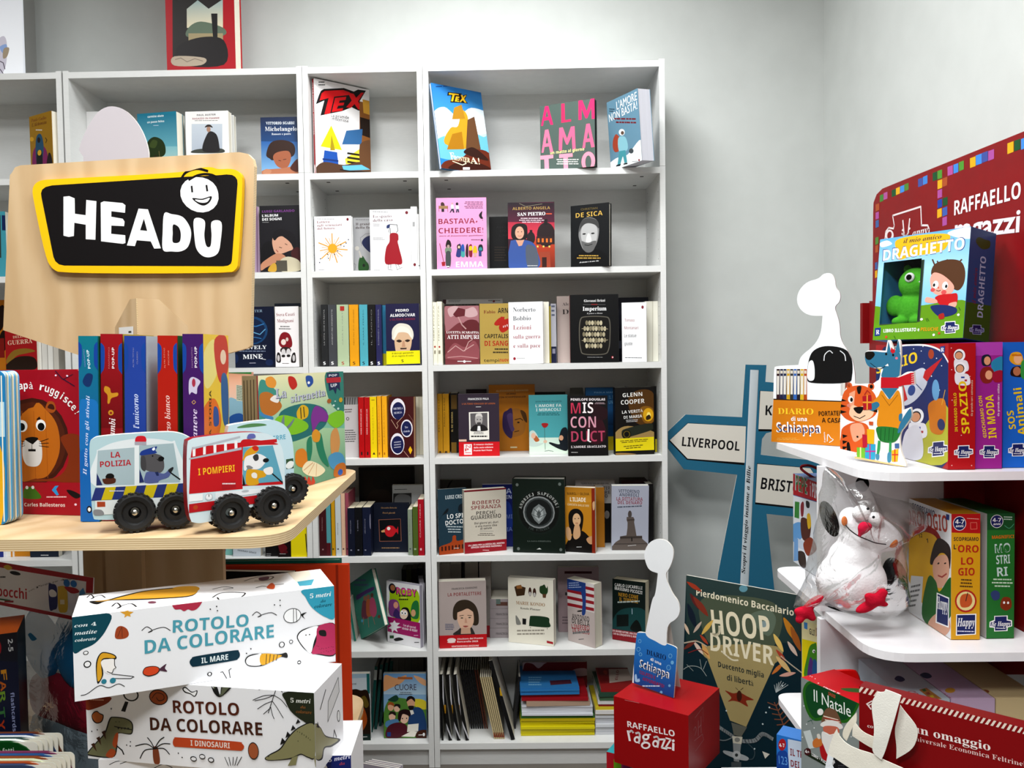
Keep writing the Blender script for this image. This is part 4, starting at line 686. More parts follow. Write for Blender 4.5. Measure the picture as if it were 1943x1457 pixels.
book('paperback_book','cream planner with small drawings of a sofa, slippers and plants','book','',(0.2586,0.0814,0.4027,-0.3114,0.0056,0),(0.1623,0.2272,0.03),{'F':'p 4a3420 46 64 73 51 128 63 119 117 62 129;p 9a6a3a 59 55 95 46 105 71 65 77;e 4a2c24 159 90 11 31;e 4a2c24 191 93 12 31;e c8c4c0 159 104 8 14;e c8c4c0 191 107 8 14;b 2c4a2a 231 91 229 50 247 40 263 32 276 56 284 40 286 80 268 103;p 6a4a34 247 98 275 97 271 124 250 124;t a8845c 57 185 264 184 23 S|MARIE KONDO;t 5a5a50 88 216 232 216 14 S|Kondo Planner;b 8a8a84 55 314 54 263 76 286 91 321 64 329;p 1c1c1c 102 280 130 281 127 322 102 322;b 22402a 150 325 155 273 171 256 282 257 294 289 292 325 155 329;l 222 3 160 334 159 344;l 222 3 279 330 279 340;n 9c968a 57 366 266 343 56 413 2 c;p a81c2c 274 419 318 424 320 440 275 435'},{'c': 'e4e0d2', 'pg': 'dcd8cc'})
book('paperback_book','pale pink paperback with a dark line standing at the back','book','',(0.4386,0.1782,0.4025,0,0,0),(0.1469,0.2347,0.02),{'F':'p 4a1420 49 28 245 31 245 48 48 46;p 4a4446 51 181 89 182 88 203 51 203;n 7a6a70 29 358 114 359 28 422 3 l'},{'c': 'b09ca0'})
book('paperback_book','paperback with a striped flag and a blue figure, standing ajar','book','',(0.4668,0.0916,0.4025,-0.769,-0.0106,0),(0.1185,0.2197,0.04),{'F':"p d8d2d0 0 0 234 0 237 196 -2 196;p 9c2430 -1 27 235 25 235 47 -1 48;p 9c2430 -2 75 234 71 234 93 -2 97;p 9c2430 -3 124 233 117 233 139 -4 146;p 9c2430 -4 173 232 163 232 185 -5 195;p 2a4a8c 0 3 164 4 162 72 1 79;n a8b8d8 15 30 130 4 13 76 3 l;b 2a4a8c 123 61 143 21 163 52 163 133 157 216 127 229 134 140;b 222 88 212 123 200 125 209 90 219;t 2a2424 40 277 191 267 34 b0|ANTONIO;t 2a2424 39 309 193 299 32 b0|DI BELLA;t a02838 36 348 192 327 31 b0|L'IMPERO;t a02838 41 370 191 356 32 b0|IN BILICO;n 777 43 371 192 325 42 407 1 l;n 666 94 409 140 394 93 422 1 l"},{'c': 'c4b8b4', 'pg': 'ddd8c8'})
book('paperback_book','black teal thriller with white and gold title and dark red band','book','',(0.6214,0.0958,0.4039,-0.4852,0.0321,0),(0.1189,0.2118,0.045),{'F':'b 1c4a4a 10 274 85 199 234 192 239 355 4 380;b 0c1614 129 335 172 265 204 300 205 346;l bcd 4 143 192 144 229;p 0d1a19 31 250 118 234 118 316 31 333;t f2f2ee 17 51 216 51 21 b0|CARLO LUCARELLI;t f2f2ee 17 75 216 83 21 b0|MASSIMO PICOZZI;t c8982c 45 117 187 120 25 b0|NERO COME;t c8982c 51 150 185 150 25 b0|IL TERRORE;n b8c4c0 38 156 198 128 38 179 1 c;p 8c1826 -1 352 239 351 238 424 0 424;t ecd8d8 2 370 194 370 13 b|UN GRANDE AUTORE, UNA STORIA;t ecd8d8 7 390 194 389 13 b|CHE HA CONQUISTATO IL MONDO'},{'c': '10221f', 'pg': 'dcd4bc'})
book('magazine','first black magazine of the leaning row beside the side panel','book','black magazines leaning at the end of the bottom shelf',(0.0234,0.0233,0.0825,0,0,-0.0175),(0.0066,0.2303,0.2),{},{'c': '131314'})
book('magazine','second leaning black magazine with a gold square on its spine','book','black magazines leaning at the end of the bottom shelf',(0.0477,0.0216,0.0825,0,0,-0.1222),(0.0116,0.2319,0.2),{'F':'p c8c8cc 20 6 25 6 -7 312 28 455 18 453 -19 310;p a87c1c -8 212 15 214 7 273 -16 271'},{'c': '131314'})
book('magazine','third leaning black magazine with a gold square on its spine','book','black magazines leaning at the end of the bottom shelf',(0.0767,0.0209,0.0825,0,0,-0.1441),(0.0116,0.2325,0.2),{'F':'p c8c8cc 20 6 25 6 -4 313 28 457 18 455 -17 311;p a87c1c -13 212 10 214 2 273 -22 271'},{'c': '131314'})
book('magazine','fourth leaning black magazine with a gold square, beside thin black spines','book','black magazines leaning at the end of the bottom shelf',(0.106,0.0202,0.0825,0,0,-0.1657),(0.0116,0.2332,0.2),{'F':'p c8c8cc 20 7 24 7 -2 314 28 459 18 456 -14 312;p a87c1c -17 213 5 215 -4 274 -27 271'},{'c': '131314'})
book('paperback_book','thin black volume with plain spine in the leaning row beside the gold square magazines','book','thin black volumes leaning on the bottom shelf',(0.1212,0.1091,0.0825,0,0,-0.1647),(0.0048,0.2154,0.1576),{},{'c': '17171a'})
book('paperback_book','thin black volume with plain spine in the leaning row beside the gold square magazines','book','thin black volumes leaning on the bottom shelf',(0.129,0.1091,0.0825,0,0,-0.1626),(0.0048,0.2153,0.1576),{},{'c': '17171a'})
book('paperback_book','thin black volume with plain spine in the leaning row beside the gold square magazines','book','thin black volumes leaning on the bottom shelf',(0.1368,0.1091,0.0825,0,0,-0.1604),(0.0048,0.2152,0.1576),{},{'c': '17171a'})
book('paperback_book','thin black volume with plain spine in the leaning row beside the gold square magazines','book','thin black volumes leaning on the bottom shelf',(0.1447,0.109,0.0825,0,0,-0.1582),(0.0048,0.215,0.1577),{},{'c': '17171a'})
book('paperback_book','thin black volume with plain spine in the leaning row beside the gold square magazines','book','thin black volumes leaning on the bottom shelf',(0.1525,0.109,0.0825,0,0,-0.156),(0.0048,0.2149,0.1577),{},{'c': '17171a'})
book('paperback_book','thin black volume with plain spine in the leaning row beside the gold square magazines','book','thin black volumes leaning on the bottom shelf',(0.1603,0.1089,0.0825,0,0,-0.1537),(0.0048,0.2147,0.1578),{},{'c': '17171a'})
book('paperback_book','thin rust brown volume between black spines and cream spines','book','thin brown volumes leaning on the bottom shelf',(0.1681,0.1089,0.0825,0,0,-0.1515),(0.0048,0.2146,0.1578),{},{'c': '5a2a14'})
book('paperback_book','thin rust brown volume between black spines and cream spines','book','thin brown volumes leaning on the bottom shelf',(0.1759,0.1088,0.0825,0,0,-0.1493),(0.0048,0.2145,0.1579),{},{'c': '5a2a14'})
book('paperback_book','thin cream spine in the leaning fan of six beside the black folder','book','cream thin books leaning on the bottom shelf',(0.2042,0.0307,0.0825,0,0,-0.2101),(0.0046,0.2213,0.2),{'F':'p 8a3a1c 5 396 22 400 16 434 -1 430'},{'c': 'c4b48c'})
book('paperback_book','thin cream spine in the leaning fan of six beside the black folder','book','cream thin books leaning on the bottom shelf',(0.2106,0.0306,0.0825,0,0,-0.2069),(0.0046,0.2211,0.2),{'F':'p 8a3a1c 5 395 22 399 16 434 -1 429'},{'c': 'c4b48c'})
book('paperback_book','thin cream spine in the leaning fan of six beside the black folder','book','cream thin books leaning on the bottom shelf',(0.2169,0.0306,0.0825,0,0,-0.2037),(0.0046,0.2209,0.2),{'F':'p 8a3a1c 5 395 22 399 16 434 -1 429'},{'c': 'c4b48c'})
book('paperback_book','thin cream spine in the leaning fan of six beside the black folder','book','cream thin books leaning on the bottom shelf',(0.2232,0.0305,0.0825,0,0,-0.2005),(0.0046,0.2207,0.2),{'F':'p 8a3a1c 5 395 21 399 16 433 -1 429'},{'c': 'c4b48c'})
book('paperback_book','thin cream spine in the leaning fan of six beside the black folder','book','cream thin books leaning on the bottom shelf',(0.2296,0.0305,0.0825,0,0,-0.1972),(0.0046,0.2205,0.2),{'F':'p 8a3a1c 5 394 21 398 16 433 -1 428'},{'c': 'c4b48c'})
book('paperback_book','thin cream spine in the leaning fan of six beside the black folder','book','cream thin books leaning on the bottom shelf',(0.2359,0.0305,0.0825,0,0,-0.194),(0.0046,0.2204,0.2),{'F':'p 8a3a1c 5 394 21 398 16 433 -1 428'},{'c': 'c4b48c'})
book('folder','black folder with yellow tag leaning against the cream books','book','',(0.2624,0.021,0.0825,0,0,-0.2619),(0.0133,0.2847,0.2),{'F':'p c8a020 23 195 41 204 29 259 11 250'},{'c': '161618'})
book('folder','dark grey folder leaning the other way beside the magazine piles','book','',(0.271,0.1065,0.0834,0,0,0.1084),(0.0079,0.1871,0.1602),{},{'c': '2c2c30'})
book('magazine','bottom yellow magazine of the middle pile on the lowest shelf','magazine','middle pile of magazines',(0.2963,0.0525,0.0825,0.0097,0,0),(0.2551,0.0084,0.2),{'F':'n 4a5a8a 82 49 500 54 82 61 1 l'},{'c': 'd8cc1c', 'mag': 1})
book('magazine','second yellow magazine up from the shelf in the middle pile','magazine','middle pile of magazines',(0.2963,0.0545,0.0913,0.0177,0,0),(0.2551,0.0084,0.2),{'F':'n 56562a 21 49 491 57 21 60 1 l'},{'c': 'd8cc1c', 'mag': 1})
book('magazine','third yellow magazine up from the shelf in the middle pile','magazine','middle pile of magazines',(0.2973,0.0539,0.1001,0.0169,0,0),(0.2551,0.0084,0.2),{'F':'n 56562a 35 50 489 57 35 60 1 l'},{'c': 'd8cc1c', 'mag': 1})
book('magazine','fourth yellow magazine up from the shelf in the middle pile','magazine','middle pile of magazines',(0.2963,0.0453,0.1089,-0.0014,0,0),(0.2551,0.0084,0.2),{'F':'n 56562a 52 43 489 46 52 53 1 l'},{'c': 'd8cc1c', 'mag': 1})
book('magazine','fifth yellow magazine up from the shelf in the middle pile','magazine','middle pile of magazines',(0.2973,0.0563,0.1177,0.006,0,0),(0.2551,0.0084,0.2),{'F':'n 56562a 66 54 490 59 66 65 1 l'},{'c': 'd8cc1c', 'mag': 1})
book('magazine','sixth yellow magazine up from the shelf in the middle pile','magazine','middle pile of magazines',(0.2963,0.0558,0.1265,-0.0155,0,0),(0.2551,0.0084,0.2),{'F':'n 56562a 83 54 491 55 83 64 1 l'},{'c': 'd8cc1c', 'mag': 1})
book('magazine','seventh yellow magazine up from the shelf in the middle pile','magazine','middle pile of magazines',(0.2973,0.0506,0.1353,-0.0101,0,0),(0.2551,0.0084,0.2),{'F':'n 56562a 97 51 488 52 97 61 1 l'},{'c': 'c8b41c', 'mag': 1})
book('magazine','green and yellow cartoon magazine lying above the yellow magazines','magazine','middle pile of magazines',(0.2963,0.0515,0.1441,0.003,0,0),(0.2551,0.0116,0.2),{'F':'b e0d020 2 68 64 32 165 64 267 32 369 66 501 37 511 74'},{'c': '4a7a3c', 'mag': 1})
book('magazine','lowest white magazine of the five above the cartoon magazine','magazine','middle pile of magazines',(0.3003,0.0452,0.1561,-0.0113,0,0),(0.2449,0.0062,0.2),{'F':'p 8a90a0 0 -2 482 0 482 2 0 0'},{'c': 'd8dae0', 'mag': 1})
book('magazine','second white magazine of the five above the cartoon magazine','magazine','middle pile of magazines',(0.3003,0.0484,0.1627,0.0167,0,0),(0.2449,0.0062,0.2),{'F':'p 8a90a0 0 23 484 31 484 33 0 25'},{'c': 'd8dae0', 'mag': 1})
book('magazine','third white magazine of the five above the cartoon magazine','magazine','middle pile of magazines',(0.3003,0.0542,0.1693,-0.0136,0,0),(0.2449,0.0062,0.2),{'F':'p 8a90a0 0 51 483 52 483 54 0 53'},{'c': 'd8dae0', 'mag': 1})
book('magazine','fourth white magazine of the five above the cartoon magazine','magazine','middle pile of magazines',(0.3003,0.0546,0.1759,-0.0144,0,0),(0.2449,0.0062,0.2),{'F':'p 8a90a0 0 74 483 75 483 77 0 76'},{'c': 'd8dae0', 'mag': 1})
book('magazine','topmost white magazine of the five above the cartoon magazine','magazine','middle pile of magazines',(0.3003,0.0524,0.1825,-0.0149,0,0),(0.2449,0.0062,0.2),{'F':'p 8a90a0 0 94 483 95 483 97 0 96'},{'c': 'd8dae0', 'mag': 1})
book('magazine','beige brown folded catalogue in the middle pile','magazine','middle pile of magazines',(0.3163,0.045,0.1891,0.0149,0,0),(0.2194,0.0176,0.2),{},{'c': 'b8a08c', 'mag': 1})
book('magazine','lower dark red magazine in the middle pile','magazine','middle pile of magazines',(0.3003,0.0475,0.2071,-0.0114,0,0),(0.2296,0.0096,0.2),{},{'c': 'a01c28', 'mag': 1})
book('magazine','upper dark red magazine in the middle pile','magazine','middle pile of magazines',(0.3003,0.0568,0.2171,0.0149,0,0),(0.2296,0.0096,0.2),{},{'c': 'a01c28', 'mag': 1})
book('magazine','lowest sky blue magazine on the middle pile','magazine','middle pile of magazines',(0.2963,0.0485,0.2271,0.0185,0,0),(0.2041,0.0058,0.2),{},{'c': '3a86c0', 'mag': 1})
book('magazine','second sky blue magazine on the middle pile','magazine','middle pile of magazines',(0.2963,0.0515,0.2333,0.0071,0,0),(0.2041,0.0058,0.2),{},{'c': '3a86c0', 'mag': 1})
book('magazine','third sky blue magazine on the middle pile','magazine','middle pile of magazines',(0.2963,0.0475,0.2395,0.0176,0,0),(0.2041,0.0058,0.2),{},{'c': '3a86c0', 'mag': 1})
book('magazine','topmost sky blue magazine on the middle pile','magazine','middle pile of magazines',(0.2963,0.0533,0.2457,0.0187,0,0),(0.2041,0.0058,0.2),{'T':'n 8ac0e0 66 213 161 217 58 383 4 l;p 5a2a3c 213 286 360 274 363 344 212 364'},{'c': '3a86c0', 'mag': 1})
book('catalogue','dark red catalogue with white cloud shapes standing behind the middle pile','book','',(0.3081,0.204,0.0825,0,0,0),(0.2341,0.2004,0.01),{'F':'b c8b4b8 3 54 19 6 73 11 115 44 158 12 164 3 3 2;b b8a4a8 330 100 373 56 438 46 468 57 467 100;t b89aa0 74 85 222 82 17 b0|CATALOGO'},{'c': '7a1620'})
book('magazine','bottom white magazine with blue spine print in the pile beside the red carton','magazine','pile of magazines beside the red carton',(0.555,0.0575,0.0825,0.0097,0,0),(0.1382,0.0094,0.19),{'F':'r 6a7aa8 34 68 67 76'},{'c': 'd4d6da', 'mag': 1})
book('magazine','second white magazine with blue spine print in the pile beside the red carton','magazine','pile of magazines beside the red carton',(0.555,0.0595,0.0923,0.0177,0,0),(0.1382,0.0094,0.19),{'F':'r 6a7aa8 35 72 68 80'},{'c': 'd4d6da', 'mag': 1})
book('magazine','third white magazine with blue spine print in the pile beside the red carton','magazine','pile of magazines beside the red carton',(0.555,0.0589,0.1021,0.0169,0,0),(0.1382,0.0094,0.19),{'F':'r 6a7aa8 35 73 68 82'},{'c': 'd4d6da', 'mag': 1})
book('magazine','fourth white magazine with blue spine print in the pile beside the red carton','magazine','pile of magazines beside the red carton',(0.555,0.0503,0.1119,-0.0014,0,0),(0.1382,0.0094,0.19),{'F':'r 6a7aa8 33 67 66 75'},{'c': 'd4d6da', 'mag': 1})
book('magazine','fifth white magazine with blue spine print in the pile beside the red carton','magazine','pile of magazines beside the red carton',(0.555,0.0613,0.1217,0.006,0,0),(0.1382,0.0094,0.19),{'F':'r 6a7aa8 36 79 69 88'},{'c': 'd4d6da', 'mag': 1})
book('magazine','sixth white magazine with blue spine print in the pile beside the red carton','magazine','pile of magazines beside the red carton',(0.555,0.0608,0.1315,-0.0155,0,0),(0.1382,0.0094,0.19),{'F':'r 6a7aa8 36 80 68 89'},{'c': 'd4d6da', 'mag': 1})
book('magazine','seventh white magazine with blue spine print in the pile beside the red carton','magazine','pile of magazines beside the red carton',(0.555,0.0556,0.1413,-0.0101,0,0),(0.1382,0.0094,0.19),{'F':'r 6a7aa8 35 78 67 86'},{'c': 'd4d6da', 'mag': 1})
book('magazine','cream magazine in the pile beside the red carton','magazine','pile of magazines beside the red carton',(0.555,0.0565,0.1511,0.003,0,0),(0.1382,0.0056,0.19),{},{'c': 'c8b88a', 'mag': 1})
book('magazine','white magazine with grey edge in the pile beside the red carton','magazine','pile of magazines beside the red carton',(0.555,0.0502,0.1571,-0.0113,0,0),(0.1382,0.0136,0.19),{},{'c': 'e0dedc', 'mag': 1})
book('magazine','yellow magazine with turned corner in the pile beside the red carton','magazine','pile of magazines beside the red carton',(0.555,0.0534,0.1711,0.0167,0,0),(0.1382,0.0096,0.19),{},{'c': 'd8c43c', 'mag': 1})
book('magazine','dark red magazine under the white ones beside the red carton','magazine','pile of magazines beside the red carton',(0.567,0.0592,0.1811,-0.0136,0,0),(0.1244,0.0066,0.19),{},{'c': '8a2a2c', 'mag': 1})
book('magazine','white glossy catalogue in the pile beside the red carton','magazine','pile of magazines beside the red carton',(0.565,0.0596,0.1881,-0.0144,0,0),(0.1244,0.0136,0.19),{},{'c': 'e4e4e4', 'mag': 1})
book('magazine','grey green magazine with pale pages near the pile top','magazine','pile of magazines beside the red carton',(0.57,0.0574,0.2021,-0.0149,0,0),(0.1244,0.0156,0.19),{},{'c': '5a7a5c', 'mag': 1})
book('magazine','dark green magazine near the top of the pile beside the red carton','magazine','pile of magazines beside the red carton',(0.567,0.05,0.2181,0.0149,0,0),(0.1244,0.0156,0.19),{},{'c': '3a5a4a', 'mag': 1})
book('magazine','red and white magazine topmost on the pile beside the red carton','magazine','pile of magazines beside the red carton',(0.575,0.0525,0.2341,-0.0114,0,0),(0.1175,0.0116,0.19),{'T':'p 8a1c20 17 -7 274 10 254 149 80 280 7 292;p d8c8bc 94 25 262 22 236 235 70 280;e c04a3a 63 86 15 39;t a02a2a 133 228 166 51 17 b|ELLO'},{'c': 'a02a2a', 'mag': 1})
book('boxed_book','red boxed volume with a framed painting print, on top of the wide bookcase','book','',(-0.8665,0.044,2.371,-0.02,0.0003,0),(0.2342,0.4605,0.07),{'F':'p 2a2624 58 124 398 132 385 878 39 869;g 9fb4b4 e2d8bc 137 436 393 442 389 630 133 624;p 2c2826 58 124 398 132 393 442 295 502 222 443 146 499 138 871 39 869;b 6a7a68 154 624 240 585 389 630 388 683 153 687;p a89a78 153 661 388 667 387 756 151 750;p 1e1c1c 311 534 354 535 349 755 323 755;b 241f20 76 748 238 689 393 714 390 875 95 867;b b8aa98 53 811 257 827 234 874 50 872;l 8a7c70 5 58 832 96 823 138 850 192 830 246 848'},{'c': 'b01426', 'hc': 1})
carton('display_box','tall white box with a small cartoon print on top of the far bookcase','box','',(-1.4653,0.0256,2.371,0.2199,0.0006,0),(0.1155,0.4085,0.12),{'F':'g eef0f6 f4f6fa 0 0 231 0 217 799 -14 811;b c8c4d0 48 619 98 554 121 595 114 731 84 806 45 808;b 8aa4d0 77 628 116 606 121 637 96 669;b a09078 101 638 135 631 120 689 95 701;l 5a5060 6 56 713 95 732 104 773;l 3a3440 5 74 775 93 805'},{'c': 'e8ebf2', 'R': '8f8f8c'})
book('paperback_book','gold paperback with a robed figure, standing in the far bookcase','book','',(-1.3499,0.0598,2.0175,-0.5364,-0.005,0),(0.1323,0.2203,0.025),{'F':"t 7a3a20 24 38 203 46 21 I|Paulo Coelho;t 6a2c18 27 71 206 76 23 I|L'Alchimista;n eee 75 96 149 108 74 109 1 l;e d8a82c 22 153 24 4 -1 15;l 3a2a14 6 184 167 201 185 185 201;b 8a2468 18 321 33 240 84 205 151 215 195 263 200 340 132 341 56 337;b 2a5a78 63 233 78 150 118 130 149 162 158 247 116 355 75 349;e 1c1420 106 171 19 3 -1 19;b 14141c 81 247 135 249 136 347 71 344;e d8b030 108 256 23 19;b 2a1c1c 188 349 213 276 240 284 253 352"},{'c': 'a8801e'})
book('paperback_book','turquoise book edge at the frame border in the far bookcase second shelf','book','',(-1.4803,0.0461,1.6922,0,0.0003,0),(0.0428,0.2256,0.03),{'F':'p 1c2c5a 63 26 87 27 85 129 61 128;p 3a4440 0 24 54 26 49 315 -6 313'},{'c': '4a9aa8'})
book('paperback_book','orange book with ornate black pattern in the far bookcase','book','',(-1.5492,0.1207,1.3727,0,0.0003,0),(0.0657,0.2499,0.03),{'F':'b 2a1408 44 91 91 35 112 81 99 170 64 214;b 2a1408 63 258 110 203 118 303 83 368;r 8a2018 -6 269 95 406'},{'c': 'c07818'})
book('paperback_book','orange and red book with a dragon tail and white capital title','book','',(-1.4556,0.0504,1.3727,-0.05,0.0003,0),(0.1121,0.2159,0.03),{'F':'p b87818 0 0 224 0 222 91 -2 81;t d8b8a0 19 253 195 240 30 S|GUERRA;t d8b8a0 57 208 140 200 17 S|DELLA;b 8a6a28 2 357 55 293 144 277 213 296 155 310 76 329 22 388;b 2a1a10 2 388 87 334 203 341 207 421 1 419'},{'c': 'a01c20'})
book('paperback_book','white and blue spine end under the plywood shelf in the far bookcase','book','',(-1.5098,0.0529,0.728,0,0.0002,0),(0.0303,0.1901,0.1),{'F':'b 2a3a8a 15 345 37 323 38 388 14 393'},{'c': 'e8e8ec', 'sp': 1})
book('paperback_book','white spine with orange edge under the plywood shelf','book','',(-1.4795,0.0546,0.728,0,0.0002,0),(0.0238,0.1894,0.1),{'F':'p d8902c 33 65 46 65 41 384 28 384'},{'c': 'ecebe6', 'sp': 1})
book('paperback_book','amber spine under the plywood shelf','book','',(-1.4584,0.0608,0.728,0,0.0002,0),(0.0563,0.1879,0.1),{'F':'p 7a4a10 6 334 103 335 103 342 6 341'},{'c': 'c8861c', 'sp': 1})
book('paperback_book','dark navy book with white foot text under the plywood shelf in the far bookcase','book','',(-1.3916,0.0454,0.728,0.02,0.0002,0),(0.0974,0.1899,0.03),{'F':'n ddd 36 285 154 287 36 296 1 c;n ddd 72 364 126 365 72 375 1 l'},{'c': '1c2838'})
book('paperback_book','white book behind the pale rounded card','book','',(-1.1806,0.113,2.0175,0,0.0002,0),(0.0813,0.2509,0.02),{},{'c': 'e6e6e6'})
book('paperback_book','teal paperback with a green tree, standing in the wide bookcase','book','',(-0.9751,0.0512,2.0175,-0.1729,-0.0101,0),(0.1454,0.2204,0.04),{'F':'g 1a7a94 7ab8c4 0 0 304 22 292 308 -11 290;g 8ac0c8 c8d8c8 1 216 295 235 286 463 -7 448;t e8f0f0 78 31 198 31 14 b|carmine abate;t e8f0f0 74 67 201 67 13 b|un paese felice;n cde 119 83 158 85 119 91 1 l;b 2c3c1c 59 252 74 189 122 161 180 186 204 240 188 291 93 306;b 46562a 84 222 110 181 145 194 125 235;l 8a7a50 3 154 258 158 300;p 3a2c1c 123 282 135 283 130 403 119 402'},{'c': '1f8098'})
book('paperback_book','teal and white copy standing behind the teal tree paperback','book','',(-0.8587,0.0865,2.0175,0,0.0001,0),(0.0196,0.2305,0.03),{'F':'p 1a7a90 24 0 44 0 35 459 15 459'},{'c': 'd8e4e4'})
book('paperback_book','white paperback with a photo of a seated man in a dark hat','book','',(-0.8113,0.0494,2.0175,-0.03,0.0001,0),(0.148,0.2249,0.03),{'F':'t 3a3434 80 31 210 30 11 b|PAUL AUSTER;t a05058 49 54 234 54 11 b|RAGAZZO IN FIAMME;n 777 64 60 225 63 64 68 1 c;g c8d0d8 b4bcc8 42 83 253 88 248 282 37 278;b 4a4e48 46 278 49 260 114 251 244 254 248 282;b 2c2a2c 114 230 149 151 176 136 214 163 229 238 222 274 124 272;e b08c78 158 122 14 19;b 3a2c24 132 109 148 92 172 93 187 112 161 105'},{'c': 'eceae8'})
book('paperback_book','white copy standing behind the dark hat photo book','book','',(-0.6765,0.0877,2.0175,0,0.0001,0),(0.0185,0.222,0.02),{},{'c': 'dcdcd8'})
book('paperback_book','blue paperback with a curly haired child looking down','book','',(-0.5475,0.0196,2.0175,0,0,0),(0.1231,0.1923,0.025),{'F':'g 12264a 1c4c80 0 -5 253 5 250 166 -4 157;g 2a66a8 8ab8dc 1 158 251 166 246 384 -4 379;t e8eef4 36 48 228 49 18 S|VITTORIO SGARBI;t f0f2f4 29 91 244 93 29 S-|Michelangelo;t e0e4e8 73 118 202 118 13 S|Rumore e paura;b 3a2014 33 248 65 170 140 152 213 175 229 227 200 268 84 286 57 275;b a8684a 79 265 106 234 180 226 200 268 178 330 136 340 99 318;b b4785a 4 377 18 348 72 344 136 340 209 331 245 352 246 381;b c08a6c 7 369 29 343 66 354 49 378;b 5a2c1c 199 325 246 280 246 363 199 351;l 4a2418 4 116 287 131 291;l 4a2418 4 147 283 167 280'},{'c': '16325c'})
book('paperback_book','dark paperback with a reclining dark haired woman and purple author line','book','',(-0.5593,0.0199,1.6926,-0.02,0.0171,0),(0.137,0.2239,0.025),{'F':"t 8a4a98 18 46 237 44 15 b0|LUIGI GARLANDO;t f4f4f4 17 75 125 73 16 b|L'ALBUM;t f4f4f4 17 100 150 97 16 b|DEI SOGNI;n bbb 18 109 62 110 18 114 1 l;b 141216 0 394 8 286 45 241 91 252 98 360 5 430;b d0a48c 82 251 93 207 137 199 200 245 223 291 190 308 135 325 99 315;b 18141a 87 215 101 171 156 159 228 192 245 264 227 291 200 236 155 208 124 212 100 234;b c08c70 2 394 43 358 117 320 171 343 134 369 42 412 3 434;b 4a1c20 208 317 245 282 273 301 274 381 225 362;b c8c0a8 134 369 189 344 261 372 273 435 169 446 133 432;p 5a564c 107 369 180 369 182 442 107 441;b c8a040 58 413 88 386 106 396 104 441 53 440;l 3a2018 4 129 279 147 285;l 3a2018 4 169 257 184 265;l a04a44 5 108 297 121 312"},{'c': '1e1c22', 's': '141216'})
book('paperback_book','pale violet page edge of a book beside the dark reclining woman paperback','book','',(-0.5871,0.0481,1.6922,0,0.0001,0),(0.0183,0.2263,0.1),{'F':'p 8a6a8a 19 3 27 3 20 442 13 442'},{'c': 'b8a0b8'})
book('paperback_book','dark blue paperback with a swirling blue circle and white serif title','book','',(-0.6633,0.0501,1.3727,0,0.0001,0),(0.1379,0.2075,0.03),{'F':'t 8aa0b4 84 39 195 37 17 S|FOSTER;e 1c4a74 124 162 104 96;e 12284a 121 165 91 84;l 3a7ab0 7 45 160 92 124 147 135 203 118;l 6aa4c8 6 63 197 119 171 174 190 212 154;l 3a7ab0 5 81 225 137 208 183 218;t e8ecf0 22 291 218 289 25 S|NAIVELY;n 8a98b0 26 299 211 302 26 311 1 c;t f0f2f4 53 356 189 354 31 S|MINE;l f0f2f4 3 171 354 210 362;n aab 97 382 141 382 97 393 1 c;e 182c54 -5 351 28 36;e 182c54 235 382 27 22'},{'c': '101c38'})
book('paperback_book','white paperback with red lettering and a seated figure in red with sneakers','book','',(-0.5164,0.02,1.3737,-0.05,0.032,0),(0.0807,0.2042,0.03),{'F':'t 8a2028 9 66 135 64 23 S-|Sveva Casati;t 8a2028 14 108 127 107 23 S-|Modignani;n 666 25 131 110 134 24 162 2 c;b 8a1c28 23 249 33 195 61 173 98 188 116 242 106 278 51 281;e e8d8d0 56 241 17 20;e d8c8c0 81 223 9 13;b 3a2a2a 36 285 69 273 106 287 97 314 41 311;e d8d4d4 55 313 15 27;e d8d4d4 89 312 15 27;e 2a2424 54 335 13 9;e 2a2424 89 334 13 9;b 2a2424 5 366 13 312 32 322 36 371 22 380;b 2a2424 105 373 115 323 135 315 140 373 123 382;e c8c4c4 20 349 9 22;e c8c4c4 125 350 9 22;n 444 45 383 92 384 45 392 1 c'},{'c': 'ece8e8', 'pg': 'e8e6de'})
book('paperback_book','dark hardback top standing behind the white sneakers cover','book','',(-0.5377,0.1001,1.3727,0,0.0001,0),(0.0911,0.2203,0.03),{},{'c': '1c2430'})
book('paperback_book','white spine leaning under the sign, nearest the red dragon cover','book','white spines under the plywood sign',(-1.355,0.0603,1.3727,0,0.0001,0),(0.0175,0.1293,0.12),{},{'c': 'e4e2dc', 'sp': 1})
book('paperback_book','second white spine under the plywood sign board','book','white spines under the plywood sign',(-1.3354,0.0602,1.3727,0,0.0001,0),(0.0186,0.1236,0.12),{},{'c': 'd8d6d0', 'sp': 1})
book('paperback_book','third white spine under the plywood sign board','book','white spines under the plywood sign',(-1.3146,0.0602,1.3727,0,0.0001,0),(0.0175,0.1233,0.12),{},{'c': 'e4e2dc', 'sp': 1})
book('paperback_book','fourth pale spine under the plywood sign board','book','white spines under the plywood sign',(-1.295,0.0602,1.3727,0,0.0001,0),(0.0175,0.1176,0.12),{},{'c': 'cdc9c0', 'sp': 1})
book('paperback_book','pale spine in the wide bookcase under the sign corner','book','',(-1.2488,0.0602,1.3727,0,0.0001,0),(0.0164,0.1061,0.12),{},{'c': 'e0dcd4', 'sp': 1})
book('paperback_book','white spine in the wide bookcase beside the blue swirl book','book','',(-1.2376,0.0602,1.3727,0,0.0001,0),(0.0142,0.1058,0.12),{},{'c': 'ecebe8', 'sp': 1})
book('paperback_book','mint spine with a purple circle under the plywood shelf','book','',(-0.7167,0.0473,0.728,0,0,0),(0.0267,0.1063,0.12),{'F':'e 7a4a8a -2 176 11 19'},{'c': '8ac4bc', 'sp': 1})
